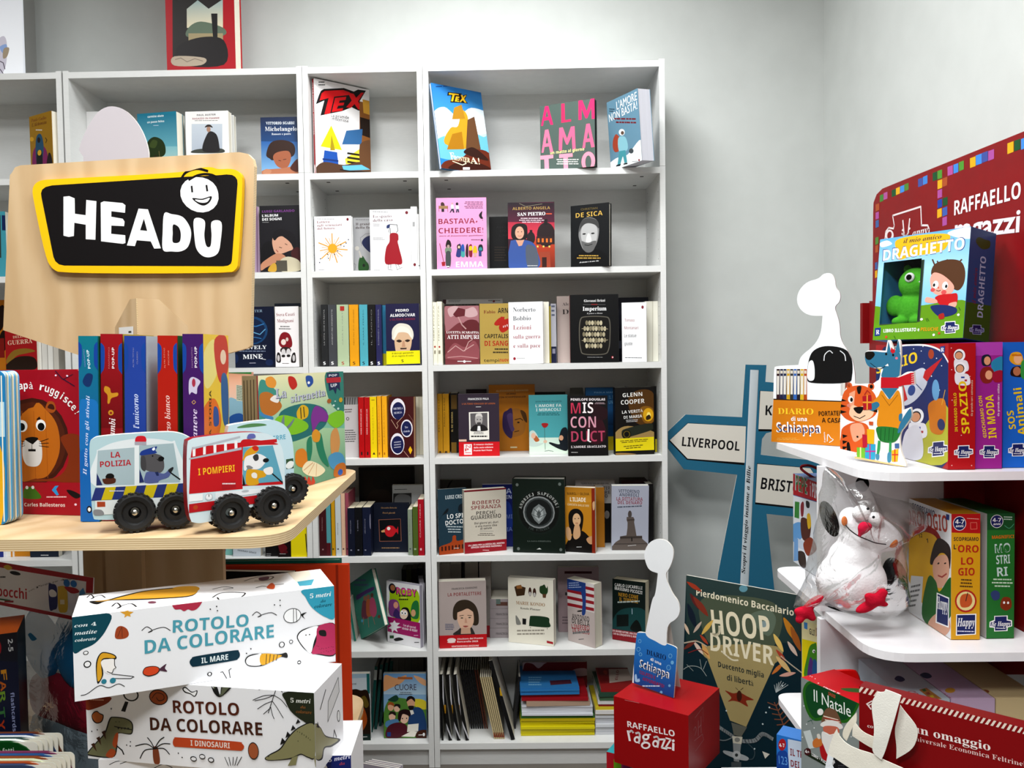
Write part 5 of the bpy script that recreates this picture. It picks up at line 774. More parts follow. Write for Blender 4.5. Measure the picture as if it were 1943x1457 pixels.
book('paperback_book','pale blue grey paperback foot with dark capitals under the plywood shelf','book','',(-0.6805,0.0258,0.728,-0.04,0,0),(0.0962,0.1289,0.03),{'F':'t 3a4048 32 221 161 241 12 b0|HANNAH GRACE;b 2a3038 103 165 141 164 136 179 113 182'},{'c': 'c4ccd4'})
book('paperback_book','black paperback foot beside the pale blue grey one','book','',(-0.5667,0.0178,0.728,0,0,0),(0.0444,0.1317,0.03),{'F':'n 999 6 243 43 244 6 265 2 l'},{'c': '141416'})
book('paperback_book','dark red and black paperback foot beside the yellow book','book','',(-0.5209,0.0085,0.728,0,0,0),(0.0442,0.133,0.03),{'F':'b 6a1420 1 167 42 178 63 210 20 242;e 5a101c 52 232 15 11;n aaa 10 242 52 243 10 253 1 l'},{'c': '1c0c10'})
book('paperback_book','bright yellow book with black marks beside the bookcase panel','book','',(-0.4761,0.0082,0.728,0,0,0),(0.0542,0.1245,0.1),{'F':'l 222 6 101 93 108 218'},{'c': 'e8d814'})
book('comic_book','white hardback comic with a huge red title and red spine','book','',(-0.3658,0.0278,2.0176,0.6873,0.0067,0),(0.2121,0.3221,0.016),{'F':'n 333 34 17 90 6 33 53 2 l;p 140c0c 73 59 226 24 302 34 336 14 399 10 346 93 388 160 329 158 283 145 206 185 42 242 74 136 10 172 34 108 50 76;p d0141c 79 71 218 39 271 45 258 66 149 97 116 214 72 229 107 113 39 142 55 91;p d0141c 156 104 242 80 236 103 190 116 184 133 226 123 219 143 177 153 167 176 216 162 209 182 128 204;p d0141c 255 49 301 50 319 74 360 31 382 27 334 95 370 151 332 150 305 119 274 152 240 152 284 99;t 2a2424 124 239 259 232 21 b|La piramide;t 2a2424 130 259 253 255 21 b|misteriosa;p 8a5a2c 346 93 428 95 431 419 337 405;p c89a3c 370 75 428 78 425 174 375 169;p 2a1c14 346 201 428 208 430 337 346 323;p e0cc1c 37 449 121 295 199 452;p a8921c 109 465 121 358 146 460;p 2458a8 47 591 65 471 161 471 172 586;p 1c3c7c 49 526 170 523 169 536 49 539;p 3a6a98 200 412 236 313 364 282 353 390;p c8ccd0 233 421 330 393 334 514 219 523;p d8c840 220 509 345 418 360 429 347 519 226 544;p 2a2410 241 460 344 459 339 473 237 473;p 2a2410 240 489 343 488 338 503 236 503;p 2a2410 239 519 342 518 337 533 236 532;b 5a4030 -2 597 63 550 211 550 334 514 424 543 426 581 0 634;b 6a4a30 337 405 401 355 432 378 426 584 348 566;p 6ab4d8 196 559 349 532 419 557 210 590;l 2a2420 9 180 587 286 588 411 575','L':'t f0e0e0 10 24 9 373 10 b|TEX LA PIRAMIDE MISTERIOSA;b f0e0e0 1 594 16 571 23 600 13 634'},{'c': 'f0eeee', 's': 'b01020', 'hc': 1})
book('paperback_book','small white paperback with a yellow starburst','book','',(-0.3771,0.0305,1.6922,-0.02,0,0),(0.1261,0.1865,0.02),{'F':'n 9a9a9a 20 13 139 17 20 22 1 l;t 8a3a44 19 46 105 43 16 S|Lettera;t 8a3a44 18 67 187 65 15 S|agli scienziati;t 8a3a44 20 89 139 87 15 S|del futuro;e 7a1c2c 227 23 8 10;l dca22c 7 148 219 222 228;l dca22c 3 146 226 179 241;l dca22c 5 142 233 187 270;l dca22c 3 136 238 161 275;l dca22c 7 129 241 151 312;l dca22c 3 121 243 122 279;l dca22c 5 113 242 98 298;l dca22c 3 106 239 82 277;l dca22c 7 100 234 44 283;l dca22c 3 96 227 63 243;l dca22c 5 94 220 35 230;l dca22c 3 93 212 48 207;l dca22c 7 96 205 27 176;l dca22c 3 100 199 72 175;l dca22c 5 105 193 73 145;l dca22c 3 113 190 99 147;l dca22c 7 120 189 119 115;l dca22c 3 128 190 138 155;l dca22c 5 135 193 166 143;l dca22c 3 141 198 175 168;l dca22c 7 145 204 213 172;l dca22c 3 148 211 184 206;e e0a828 121 216 31 32;e 2a2c4a 178 194 4 4;e 2a2c4a 199 203 4 4;e 2a2c4a 155 233 4 4;e 2a2c4a 134 256 4 4;e 2a2c4a 87 255 4 4;e 2a2c4a 92 282 4 4;e 2a2c4a 37 284 4 4;e 2a2c4a 31 309 4 4;e 2a2c4a 214 182 4 4;e 2a2c4a 230 159 4 4;n 777 22 356 64 357 22 365 1 l'},{'c': 'f2f2f4', 'pg': 'f0eee8'})
book('paperback_book','grey paperback with a guitar and blue shape, between two white ones','book','',(-0.2561,0.0891,1.6922,0,0,0),(0.0647,0.1902,0.02),{'F':'n 777 20 12 113 14 20 21 1 l;t 4a3430 18 52 197 51 16 S|Il grande libro;t 4a3430 17 76 196 75 16 S|della fantasia;b 1c2858 58 176 85 135 131 132 130 232 102 232;l 666 2 56 194 48 139 85 112 122 109;b 2a5a28 31 359 36 286 60 263 83 296 102 324 100 360 63 369;e 14180f 68 328 9 11;p c8c4bc 33 230 42 226 60 272 46 277;e d0ccc4 24 210 15 15;l 555 2 -1 312 13 322 7 359'},{'c': 'b4b4b6'})
book('paperback_book','tall white paperback with a woman in a long red dress','book','',(-0.1876,0.0202,1.6922,-0.02,0,0),(0.1378,0.2041,0.03),{'F':'n 8a8a8a 21 11 124 15 21 22 1 l;t 6a3440 22 54 148 53 18 S|Lo spazio;t 6a3440 22 81 155 78 18 S|della casa;e 7a1c2c 250 24 10 11;n 999 23 93 75 95 23 116 2 l;n 999 21 186 106 188 20 208 2 l;b a01428 137 162 185 162 192 200 186 217 196 262 214 361 158 366 99 359 106 260 130 216;l 222 4 137 161 136 127 115 108 136 100 183 103 189 142 178 156;b 2a3a6a 114 126 115 107 135 100 132 122;l 222 3 129 131 126 153;l 222 3 122 365 116 400 148 405;l 222 3 138 365 134 398;l 222 3 169 366 179 404 214 388;l 222 3 185 366 196 390;n 777 21 401 63 402 21 408 1 l'},{'c': 'f2f2f4', 'pg': 'f0eee8'})
book('paperback_book','white spine with a red dot beside the red dress cover','book','',(-0.049,0.0143,1.6922,0,0,0),(0.0207,0.2112,0.12),{'F':'n 999 12 102 28 102 11 175 1 l;e 7a1c2c 21 387 9 11'},{'c': 'f0f0f0', 'sp': 1})
book('paperback_book','last thin white spine against the side panel of the narrow bookcase','book','',(-0.0277,0.0144,1.6922,0,0,0),(0.0063,0.1861,0.12),{'F':'e 556 9 344 4 4'},{'c': 'e4e4e4', 'sp': 1})
book('paperback_book','charcoal spine with white foot logo, nearest the wide bookcase','book','coloured spines in the narrow bookcase',(-0.3613,0.0302,1.3727,0,0.0001,0),(0.0218,0.2096,0.13),{'F':'t aaa 22 274 25 33 7 s|LA VITA CHE MI RESTA;t eee 10 408 26 406 20 b|S'},{'c': '2a2c2e', 'sp': 1})
book('paperback_book','dark grey spine beside the charcoal one','book','coloured spines in the narrow bookcase',(-0.3376,0.0301,1.3727,0,0.0001,0),(0.0282,0.2092,0.13),{'F':'t bbb 29 273 31 33 7 s|AVVENTURE IMPERFETTE;t eee 16 407 33 406 20 b|S'},{'c': '4a4c50', 'sp': 1})
book('paperback_book','pale sage spine with red foot logo','book','coloured spines in the narrow bookcase',(-0.3076,0.0301,1.3727,0,0.0001,0),(0.0391,0.2086,0.13),{'F':'t 888 40 273 42 33 7 s|CASA DI CARTE;r b03a30 23 11 52 42;t b03a30 27 407 44 406 20 b|S'},{'c': 'b0c0a0', 'sp': 1})
book('paperback_book','orange spine in the row of coloured spines','book','coloured spines in the narrow bookcase',(-0.2657,0.0301,1.3727,0,0.0001,0),(0.0309,0.208,0.13),{'F':'t 8a5a10 32 273 34 33 7 s|NESSUNO PUO SPEGNERE;t 2a2010 19 407 36 406 20 b|S'},{'c': 'e0a018', 'sp': 1})
book('paperback_book','turquoise blue spine in the row of coloured spines','book','coloured spines in the narrow bookcase',(-0.2312,0.0301,1.3727,0,0,0),(0.0273,0.2075,0.13),{'F':'t 2a5a68 28 273 31 33 7 s|IL MARE FERMO;t 1a2a30 16 407 32 406 20 b|S'},{'c': '58aab8', 'sp': 1})
book('paperback_book','black spine between turquoise and indigo ones','book','coloured spines in the narrow bookcase',(-0.2021,0.0301,1.3727,0,0,0),(0.0245,0.2071,0.13),{'F':'t 888 25 273 28 33 7 s|IL FUOCO;t eee 13 407 29 406 20 b|S'},{'c': '101012', 'sp': 1})
book('paperback_book','indigo spine beside the sky blue book edge','book','coloured spines in the narrow bookcase',(-0.1757,0.0301,1.3727,0,0,0),(0.0191,0.2067,0.13),{'F':'t 99a 20 273 22 33 7 s|ROMANZO DI FAMIGLIA;t eee 8 407 24 406 20 b|S'},{'c': '2c2c5c', 'sp': 1})
book('paperback_book','sky blue book edge with yellow band beside the white haired portrait','book','',(-0.1597,0.0601,1.3727,0,0,0),(0.0142,0.206,0.1),{'F':'r d8d010 -5 330 27 411'},{'c': '3a8ab0'})
book('paperback_book','navy paperback with a white haired man portrait and bright yellow band','book','',(-0.1403,0.0201,1.3727,-0.03,0,0),(0.1139,0.2078,0.03),{'F':"t f2f2f2 69 55 157 53 17 b|PEDRO;t f2f2f2 30 88 200 86 19 b|ALMODÓVAR;t 8a2440 29 113 198 111 14 b0|L'ULTIMO SOGNO;b e0dcd0 40 213 45 168 77 137 109 132 154 144 182 181 185 226 162 248 53 245;b d8b898 58 222 72 196 158 196 174 234 166 297 142 333 74 331 59 286;b ece8dc 53 240 63 177 100 151 154 171 180 234 166 225 144 198 90 192 67 223;b 3a2a20 69 250 89 241 107 252 89 261;b 3a2a20 127 249 146 241 163 248 145 259;p c49a7c 112 251 124 251 130 291 105 292;p 4a3830 94 297 139 297 137 307 97 308;p e8e010 -2 319 229 316 228 404 -1 408;t 5a5410 38 340 184 335 10 b|Il libro più personale;t 5a5410 38 358 184 355 10 b|di un regista di culto;t 222 101 395 116 395 19 b|S"},{'c': '24224a'})
book('paperback_book','grey page cover with small print beside the red spines','book','',(-0.3052,0.0594,1.0596,0.02,0,0),(0.0575,0.1794,0.02),{'F':'n 6a5a5a 20 29 78 27 19 61 2 c;e 6a6464 43 95 11 12;e c8c4c4 43 95 6 7;n 555 12 172 100 171 11 263 6 l'},{'c': 'c8c4c4'})
book('paperback_book','grey striped comic tops behind the grey page cover','book','',(-0.317,0.1212,1.0596,0,0,0),(0.058,0.2039,0.03),{'F':'r 333 22 2 30 57;l 222 4 47 5 43 55;l 222 4 64 5 60 55;l 222 4 82 5 77 55;l 222 4 99 5 94 55'},{'c': 'a8a8a8'})
book('paperback_book','bright red spine, first of two beside the grey page cover','book','',(-0.2411,0.0319,1.0596,0,0,0),(0.0183,0.2069,0.13),{'F':'t f0c0c0 19 254 21 80 7 b|HOMO BIOLOGICUS LEX;r 222 11 373 21 395'},{'c': 'b80c14', 'sp': 1})
book('paperback_book','bright red spine, second of two beside the yellow spine','book','',(-0.221,0.0318,1.0596,0,0,0),(0.0183,0.2066,0.13),{'F':'t f0c0c0 19 254 21 80 7 b|HOMO BIOLOGICUS LEX;r 222 12 373 22 395'},{'c': 'b80c14', 'sp': 1})
book('paperback_book','wide yellow spine beside the red ones','book','',(-0.2018,0.0319,1.0596,0,0,0),(0.0219,0.2081,0.13),{'F':'n 8a7a10 11 20 33 20 11 33 1 l;t 9a8a10 20 321 23 70 6 s|IL NOME DELLA ROSA;p 222 12 394 22 378 31 395'},{'c': 'ecd010', 'sp': 1})
book('paperback_book','orange yellow spine beside the wide yellow one','book','',(-0.1771,0.0318,1.0596,0,0,0),(0.0137,0.2096,0.13),{'F':'t a06a10 11 325 14 60 5 s|LA BANDA SACCO;r b06a10 5 384 14 400'},{'c': 'f0b020', 'sp': 1})
book('paperback_book','orange yellow spine beside the maroon circles cover','book','',(-0.1607,0.0318,1.0596,0,0,0),(0.0164,0.2094,0.13),{'F':'t a06a10 13 325 16 60 5 s|LA BANDA SACCO;r b06a10 7 384 16 400'},{'c': 'f0b020', 'sp': 1})
book('paperback_book','maroon paperback with three white ringed navy circles','book','',(-0.1385,0.0272,1.0609,-0.1453,0.0436,0),(0.0866,0.2057,0.03),{'F':'e e8e4ea 63 83 52 72;e 1c2456 65 96 43 60;e e8e4ea 124 215 41 60;e 1c2456 123 216 35 51;e e8e4ea 58 320 49 73;e 1c2456 59 326 43 60;t dde 32 89 98 84 14 S-|MICHELA;t dde 36 118 92 112 14 S-|MURGIA;t dde 111 215 133 213 14 S-|Tre;t dde 101 242 146 239 14 S-|ciotole;n aab 34 307 84 301 34 359 3 c;l c8a890 3 16 156 54 217 64 198 54 180 92 141;l a07a70 2 165 233 167 162 138 120;l c09888 3 101 368 138 411;p e8b81c 148 335 162 362 148 390 134 360'},{'c': '4a1418', 's': 'e8c8a0', 'pg': 'e0b890'})
book('paperback_book','cream page block of a book standing behind the maroon circles cover','book','',(-0.0585,0.0999,1.0596,0,0,0),(0.0313,0.202,0.1),{'F':'p c8c0a4 32 3 38 3 33 430 28 430'},{'c': 'e6e0cc', 'pg': 'e6e0cc'})
carton('framed_print','dark framed print leaning at the back of the narrow bookcase','picture','',(-0.2741,0.1974,0.728,0,0.0001,0),(0.2003,0.2759,0.02),{'F':'r 1c1410 33 24 368 638;e 0c0a0a 151 112 53 49;b 2c2018 33 354 73 189 151 160 228 190 265 356;b 261c16 285 356 306 219 364 210 368 356'},{'c': '0e0c0c'})
book('paperback_book','grey white book with a black photo standing behind the red fish cover','book','',(-0.1464,0.1466,0.728,0,0.0001,0),(0.1084,0.219,0.02),{'F':'n 222 15 30 105 29 16 40 1 l;p 2a2a2a 6 60 136 58 132 229 -6 230;b 6a6a6a 16 94 56 64 126 83 116 143 27 153'},{'c': 'aeb0b0'})
book('paperback_book','maroon spine in the row beside the plywood shelf edge','book','mixed spines on the fifth shelf of the narrow bookcase',(-0.3806,0.0167,0.728,0,0,0),(0.0247,0.1777,0.13),{'F':'t a88 23 183 25 92 6 s|FEDERICA MANZON;n a88 17 307 28 307 16 328 1 l'},{'c': '4a1a20', 'sp': 1, 'pg': '8a7468'})
book('paperback_book','teal spine with maroon foot','book','mixed spines on the fifth shelf of the narrow bookcase',(-0.3558,0.0162,0.728,0,0.0001,0),(0.0146,0.2004,0.13),{'F':'r 5a1c24 -4 312 27 403'},{'c': '5a9aa0', 'sp': 1, 'pg': '8a7468'})
book('paperback_book','mustard spine between teal and white ones','book','mixed spines on the fifth shelf of the narrow bookcase',(-0.3383,0.0158,0.728,0,0.0001,0),(0.0119,0.2071,0.13),{'F':'n 4a3a10 3 362 14 362 3 389 1 l'},{'c': 'c89a1c', 'sp': 1, 'pg': '8a7468'})
book('paperback_book','pale blue white spine in the fifth shelf row','book','mixed spines on the fifth shelf of the narrow bookcase',(-0.3245,0.0153,0.728,0,0.0001,0),(0.0183,0.2129,0.13),{'F':'t 555 17 282 18 200 6 s|DEVOZIONE;n 444 9 374 20 374 8 399 1 l'},{'c': 'c4cccc', 'sp': 1, 'pg': '8a7468'})
book('paperback_book','peach spine beside the rose coloured one','book','mixed spines on the fifth shelf of the narrow bookcase',(-0.3053,0.0202,0.728,0,0.0001,0),(0.0128,0.2128,0.13),{'F':'n 444 5 376 16 376 5 400 1 l'},{'c': 'd8b49a', 'sp': 1, 'pg': '8a7468'})
book('paperback_book','dusty rose spine beside the navy spines','book','mixed spines on the fifth shelf of the narrow bookcase',(-0.2913,0.023,0.728,0,0.0001,0),(0.011,0.2131,0.13),{'F':'n 422 3 378 12 378 3 402 1 l'},{'c': '9a5060', 'sp': 1, 'pg': '8a7468'})
book('paperback_book','navy spine, first of three beside the rose spine','book','navy spines beside the red fish cover',(-0.2819,0.0094,0.728,0,0,0),(0.0237,0.1641,0.12),{'F':'t 99a 22 174 23 82 6 s|ROBERTO BOLANO;n 99a 15 283 26 284 15 302 1 l'},{'c': '161c30', 'sp': 1, 'pg': 'd8d0b8'})
book('paperback_book','black navy spine, middle of three','book','navy spines beside the red fish cover',(-0.2576,0.0109,0.728,0,0,0),(0.0246,0.1654,0.12),{'F':'t 99a 22 159 23 86 6 s|IL SERPENTE;n 99a 15 287 26 287 15 305 1 l'},{'c': '101218', 'sp': 1, 'pg': 'd8d0b8'})
book('paperback_book','navy spine, third of three with a photo side, beside the red fish cover','book','navy spines beside the red fish cover',(-0.2314,0.0122,0.728,0,0,0),(0.0273,0.1657,0.12),{'F':'t 99a 18 179 19 79 6 s|LEZIONI DI LUCE;b 889 49 60 61 51 68 134 50 143;n 99a 10 289 21 289 10 307 1 l'},{'c': '18203a', 'sp': 1, 'pg': 'd8d0b8'})
book('paperback_book','navy hardback with a red fish in a square frame','book','',(-0.2029,0.0589,0.73,-0.0445,0.0674,0),(0.1203,0.1665,0.03),{'F':'t a8845a 51 35 162 35 10 S-|Alessandro Robecchi;t a8845a 64 71 150 71 12 S-|Pesci piccoli;p 8a5a4a 35 111 189 106 194 261 40 263;p 080a10 39 115 186 109 190 258 44 259;b b81c28 76 188 98 156 135 156 159 179 170 160 170 211 157 197 131 228 94 225;e e8dcd4 105 173 12 12;p c89a6a 52 189 76 179 79 198 56 200;n a8845a 55 304 179 304 55 315 1 c'},{'c': '121a2c', 'pg': 'e0dccc', 'hc': 1})
book('paperback_book','grey green spine beside the red fish cover','book','',(-0.0776,0.0124,0.728,0,0,0),(0.0146,0.1565,0.11),{'F':'t 555 13 174 14 64 5 s|IL SEGRETO;n 556 7 265 19 265 6 289 1 l'},{'c': '8a9684', 'sp': 1, 'pg': 'e4dcc8'})
book('paperback_book','olive green spine with pale top','book','',(-0.0604,0.0055,0.728,0,0,0),(0.0172,0.1667,0.11),{'F':'n ab9 6 283 21 283 6 310 1 l'},{'c': '56682c', 'sp': 1, 'pg': 'e4dcc8'})
book('paperback_book','crimson spine beside the side panel','book','',(-0.0422,0.0072,0.728,0,0,0),(0.02,0.1912,0.11),{'F':'t e8c0c4 16 260 18 32 6 s|CUORE NERO;n e8c0c4 10 333 22 333 9 369 1 l'},{'c': 'a81428', 'sp': 1, 'pg': 'e4dcc8'})
book('paperback_book','teal hardback with girls and a purple ribbon, leaning in the shelf corner','book','',(-0.2644,0.1235,0.4031,-0.8915,0.037,-0.4996),(0.1859,0.1993,0.018),{'F':'n 4a5a78 91 -10 331 63 62 49 2 l;b 4a2a68 72 107 147 107 337 119 337 141 207 135 70 136;e 8a5a48 191 158 25 7 -8 15;b 6a2a44 80 264 138 175 177 170 208 205 180 290;e 8a5a48 242 162 23 7 -7 14;b a8582c 159 274 198 181 245 178 269 211 247 287;e 5a3428 299 167 21 6 -7 13;b b0486a 214 269 258 187 302 184 323 216 313 285 258 310;l a87860 6 108 271 81 315;l a87860 6 171 288 151 353;l a87860 6 242 296 246 357;e 4aa0c0 75 288 17 4 -5 9;e 7a3a28 330 325 20 5 -6 10'},{'c': '2f7a6a', 's': '2a7264', 'hc': 1})
book('paperback_book','second teal hardback leaning behind the girls cover','book','',(-0.2858,0.1017,0.4029,0,0.0028,-0.1378),(0.0076,0.1453,0.14),{},{'c': '2a7264'})
book('comic_book','white comic with pink title, green scene and a magenta band','book','',(-0.1663,0.0958,0.4025,-0.5225,-0.0034,0),(0.1414,0.2162,0.02),{'F':'b a8c81c 26 117 40 41 162 45 274 45 268 255 28 242;p c8dc50 123 71 174 64 173 106 122 113;e 1a1a2a 51 48 32 36;e a8704c 54 43 21 21;t 1a1420 84 87 263 82 53 b|ROBY;t e0409a 89 82 258 77 46 b|ROBY;n 3a3a1c 99 89 196 76 98 137 2 c;b 8a4a8a 22 238 17 149 57 123 102 137 113 208 80 244;e e8a890 79 161 21 -3 -1 23;b 4a3470 54 238 81 187 131 236 105 261;b 2a7a40 207 224 216 141 248 105 275 122 269 224;e d8a880 228 195 20 -3 -1 25;b 14141a 118 238 126 185 152 166 190 175 206 255 130 267;e f0d8c4 147 215 35 -6 -1 35;e fff 132 207 13 15;e fff 160 206 13 14;e 111 133 209 5 7;e 111 159 208 5 7;p a81c6c -1 252 283 255 284 364 2 359;p f0ecf0 22 295 50 288 64 270 76 286 111 283 85 308 127 309 80 327 90 351 59 339 41 365 36 337 10 334 37 314;t f0d8e8 140 299 247 301 14 b|Con gli speciali;t f4e8f0 129 323 261 323 16 b|sticker di ROBY;n e8c0d8 229 348 266 342 228 360 1 l;b 111 56 404 102 385 140 394 75 416;p 2a5a30 19 385 56 379 55 400 19 406;n 222 232 396 272 389 232 409 1 l'},{'c': 'ecebee', 'pg': 'b8b4c0'})
book('paperback_book','grey page block of the comic behind the magenta band cover','book','',(-0.0477,0.0726,0.4025,0.15,0,0),(0.0173,0.2122,0.1),{},{'c': 'b4b0b8', 'pg': 'b4b0b8'})
book('paperback_book','small dark spine at the back of the sixth shelf, above the pink title comic','book','',(-0.1255,0.1946,0.4025,0,0,0),(0.016,0.229,0.0721),{},{'c': '2a2a28', 'sp': 1, 'pg': '8a8678'})
book('paperback_book','olive spine at the back of the sixth shelf, above the pink title comic','book','',(-0.1083,0.1942,0.4025,0,0,0),(0.0176,0.23,0.0725),{},{'c': '4a4c28', 'sp': 1, 'pg': '8a8678'})
book('paperback_book','maroon black spine at the back of the sixth shelf, above the pink title comic','book','',(-0.089,0.1938,0.4025,0,0,0),(0.0198,0.2315,0.0729),{},{'c': '2a1a1c', 'sp': 1, 'pg': '8a8678'})
book('paperback_book','dark blue spine at the back of the sixth shelf, above the pink title comic','book','',(-0.0676,0.1933,0.4025,0,0,0),(0.0171,0.233,0.0734),{},{'c': '1c2434', 'sp': 1, 'pg': '8a8678'})
book('paperback_book','paperback with dark autumn still life and pale blue top beside teal spines','book','',(-0.3219,0.0272,0.0825,0.0199,0,0),(0.1002,0.2329,0.02),{'F':'p a8c0d0 0 0 202 -7 203 27 -1 33;p 1c6a68 180 -1 202 -2 204 139 181 140;b 2a1808 0 474 7 151 87 108 136 116 194 144 200 460;b a8541c 32 422 45 283 116 218 157 237 178 330 137 408 74 432;b c87a2c 65 335 116 238 152 268 127 364;b 6a5a1c 137 176 166 155 192 215 167 237;e 3a2410 45 262 31 46;p 10302a 1 429 202 421 202 466 0 474;r ddd 101 435 120 455;t 333 75 77 109 76 17 s|bosi;n ccc 124 439 177 437 124 454 1 l'},{'c': 'c8d2d8'})
book('paperback_book','first leaning teal school book between the still life cover and the family cover','book','teal school books on the bottom shelf',(-0.235,0.0895,0.0834,0,0,0.0952),(0.0098,0.2352,0.17),{'F':'p c8ccc8 -15 25 18 25 24 96 -11 97'},{'c': '1d5c56', 'pg': '8a8478'})
book('paperback_book','second leaning teal school book between the still life cover and the family cover','book','teal school books on the bottom shelf',(-0.2229,0.1127,0.0836,0,0,0.1097),(0.0098,0.2329,0.154),{'F':'p c8ccc8 -19 36 15 36 21 108 -14 109'},{'c': '1d5c56', 'pg': '8a8478'})
book('paperback_book','third leaning teal school book between the still life cover and the family cover','book','teal school books on the bottom shelf',(-0.2106,0.136,0.0837,0,0,0.1247),(0.0098,0.2307,0.1307),{},{'c': '1d5c56', 'pg': '8a8478'})
book('paperback_book','fourth leaning teal school book between the still life cover and the family cover','book','teal school books on the bottom shelf',(-0.1992,0.1595,0.0839,0,0,0.1401),(0.0098,0.2286,0.1072),{},{'c': '1d5c56', 'pg': '8a8478'})
book('paperback_book','dusty grey page block standing at the back behind the family cover','book','dusty page blocks behind the family cover',(-0.161,0.1733,0.0825,0,0,0),(0.0213,0.2359,0.08),{},{'c': '6a655c', 'pg': '7a7468'})
book('paperback_book','dusty grey page block standing at the back behind the family cover','book','dusty page blocks behind the family cover',(-0.1386,0.1732,0.0825,0,0,0),(0.0213,0.2358,0.08),{},{'c': '6a655c', 'pg': '7a7468'})
book('paperback_book','dusty grey page block standing at the back behind the family cover','book','dusty page blocks behind the family cover',(-0.1161,0.173,0.0825,0,0,0),(0.0213,0.2356,0.08),{},{'c': '6a655c', 'pg': '7a7468'})
book('paperback_book','dusty grey page block standing at the back behind the family cover','book','dusty page blocks behind the family cover',(-0.0937,0.1729,0.0825,0,0,0),(0.0213,0.2354,0.08),{},{'c': '6a655c', 'pg': '7a7468'})
book('paperback_book','dusty grey page block standing at the back behind the family cover','book','dusty page blocks behind the family cover',(-0.0714,0.1727,0.0825,0,0,0),(0.0213,0.2353,0.08),{},{'c': '6a655c', 'pg': '7a7468'})
book('paperback_book','children classic with a bearded man, a boy writing and a green hill','book','',(-0.1781,0.0426,0.0838,-0.0142,0.0647,0),(0.1479,0.2209,0.02),{'F':'g 6a9ac8 b8d0e0 0 0 296 7 296 145 1 142;b e0a878 0 60 15 9 88 31 160 12 129 62 47 101 1 121;b e0b088 211 13 292 45 296 85 252 64;p b06a3a 100 23 203 25 203 41 100 39;t 3a2444 78 114 229 114 40 s|CUORE;n 444 109 129 203 130 109 151 2 c;b 5a8a3c 1 265 47 173 130 169 211 195 296 245 296 438 0 442;b d8c83c 191 184 252 175 296 195 296 245 232 235;b 1c4a38 31 183 47 168 88 148 104 174 78 194;b 284a78 171 385 181 275 211 235 252 235 282 275 296 384 252 415;b d8a888 163 204 160 174 186 156 213 170 216 215 201 245 179 247;b 1c1418 158 194 165 164 191 154 216 170 217 195 191 174;b 1c1418 171 225 191 221 211 225 201 249 179 249;p e8e4dc 181 253 203 251 211 275 191 285;e e0b090 49 230 21 26;b a85a28 26 219 42 195 70 204 72 224 47 214;e e8c0a8 92 240 21 24;b 1c181c 72 229 83 209 114 214 113 241 94 224;e e8c0a8 58 295 23 28;b 2a1c1c 35 285 47 261 80 265 83 289 58 277;b 5a8ab0 16 366 21 326 99 315 89 376;e e8c4ac 142 303 31 40;b 2a1014 99 315 104 265 140 245 181 255 183 295 161 285 130 280 115 325;b 5a1c2c 17 438 27 366 89 336 151 350 171 406 130 436;e 222 130 309 4 5;e 222 159 307 4 5;p ece8dc 166 350 242 343 238 395 161 401;p f0ece0 120 431 191 395 237 400 212 435;b 4a2410 222 439 237 395 296 389 296 440;r 24448a 22 402 48 431;n eee 240 419 268 418 240 431 1 l;e eee 277 418 8 12'},{'c': '8ab0d0'})
book('catalogue','first pale lilac catalogue standing on the floor before the narrow bookcase','book','pale catalogues on the floor',(-0.1996,-0.0982,0.0005,-0.3502,0,0),(0.1128,0.0775,0.006),{},{'c': 'd0ccd8'})
book('catalogue','second pale lilac catalogue standing on the floor before the narrow bookcase','book','pale catalogues on the floor',(-0.2083,-0.11,0.0005,-0.3502,0,0),(0.1187,0.0796,0.006),{},{'c': 'c0b4c4'})
book('catalogue','third pale lilac catalogue standing on the floor before the narrow bookcase','book','pale catalogues on the floor',(-0.2168,-0.1217,0.0005,-0.3502,0,0),(0.1245,0.0818,0.006),{},{'c': 'd8d4dc'})
book('catalogue','fourth pale lilac catalogue standing on the floor before the narrow bookcase','book','pale catalogues on the floor',(-0.2253,-0.1335,0.0005,-0.3501,0,0),(0.1303,0.0839,0.006),{},{'c': 'b8b0bc'})
cutout('sign_board','','','',(-0.5,-1.1,1.4,-0.16,0,0),'-520 -791 -530 -782 -588 -143 -248 -36 41 35 419 -31 503 -50 515 -60 550 -759 544 -789 524 -809 488 -818 -479 -819 -505 -812',0.012,'PLY','',{'par':'stand'})
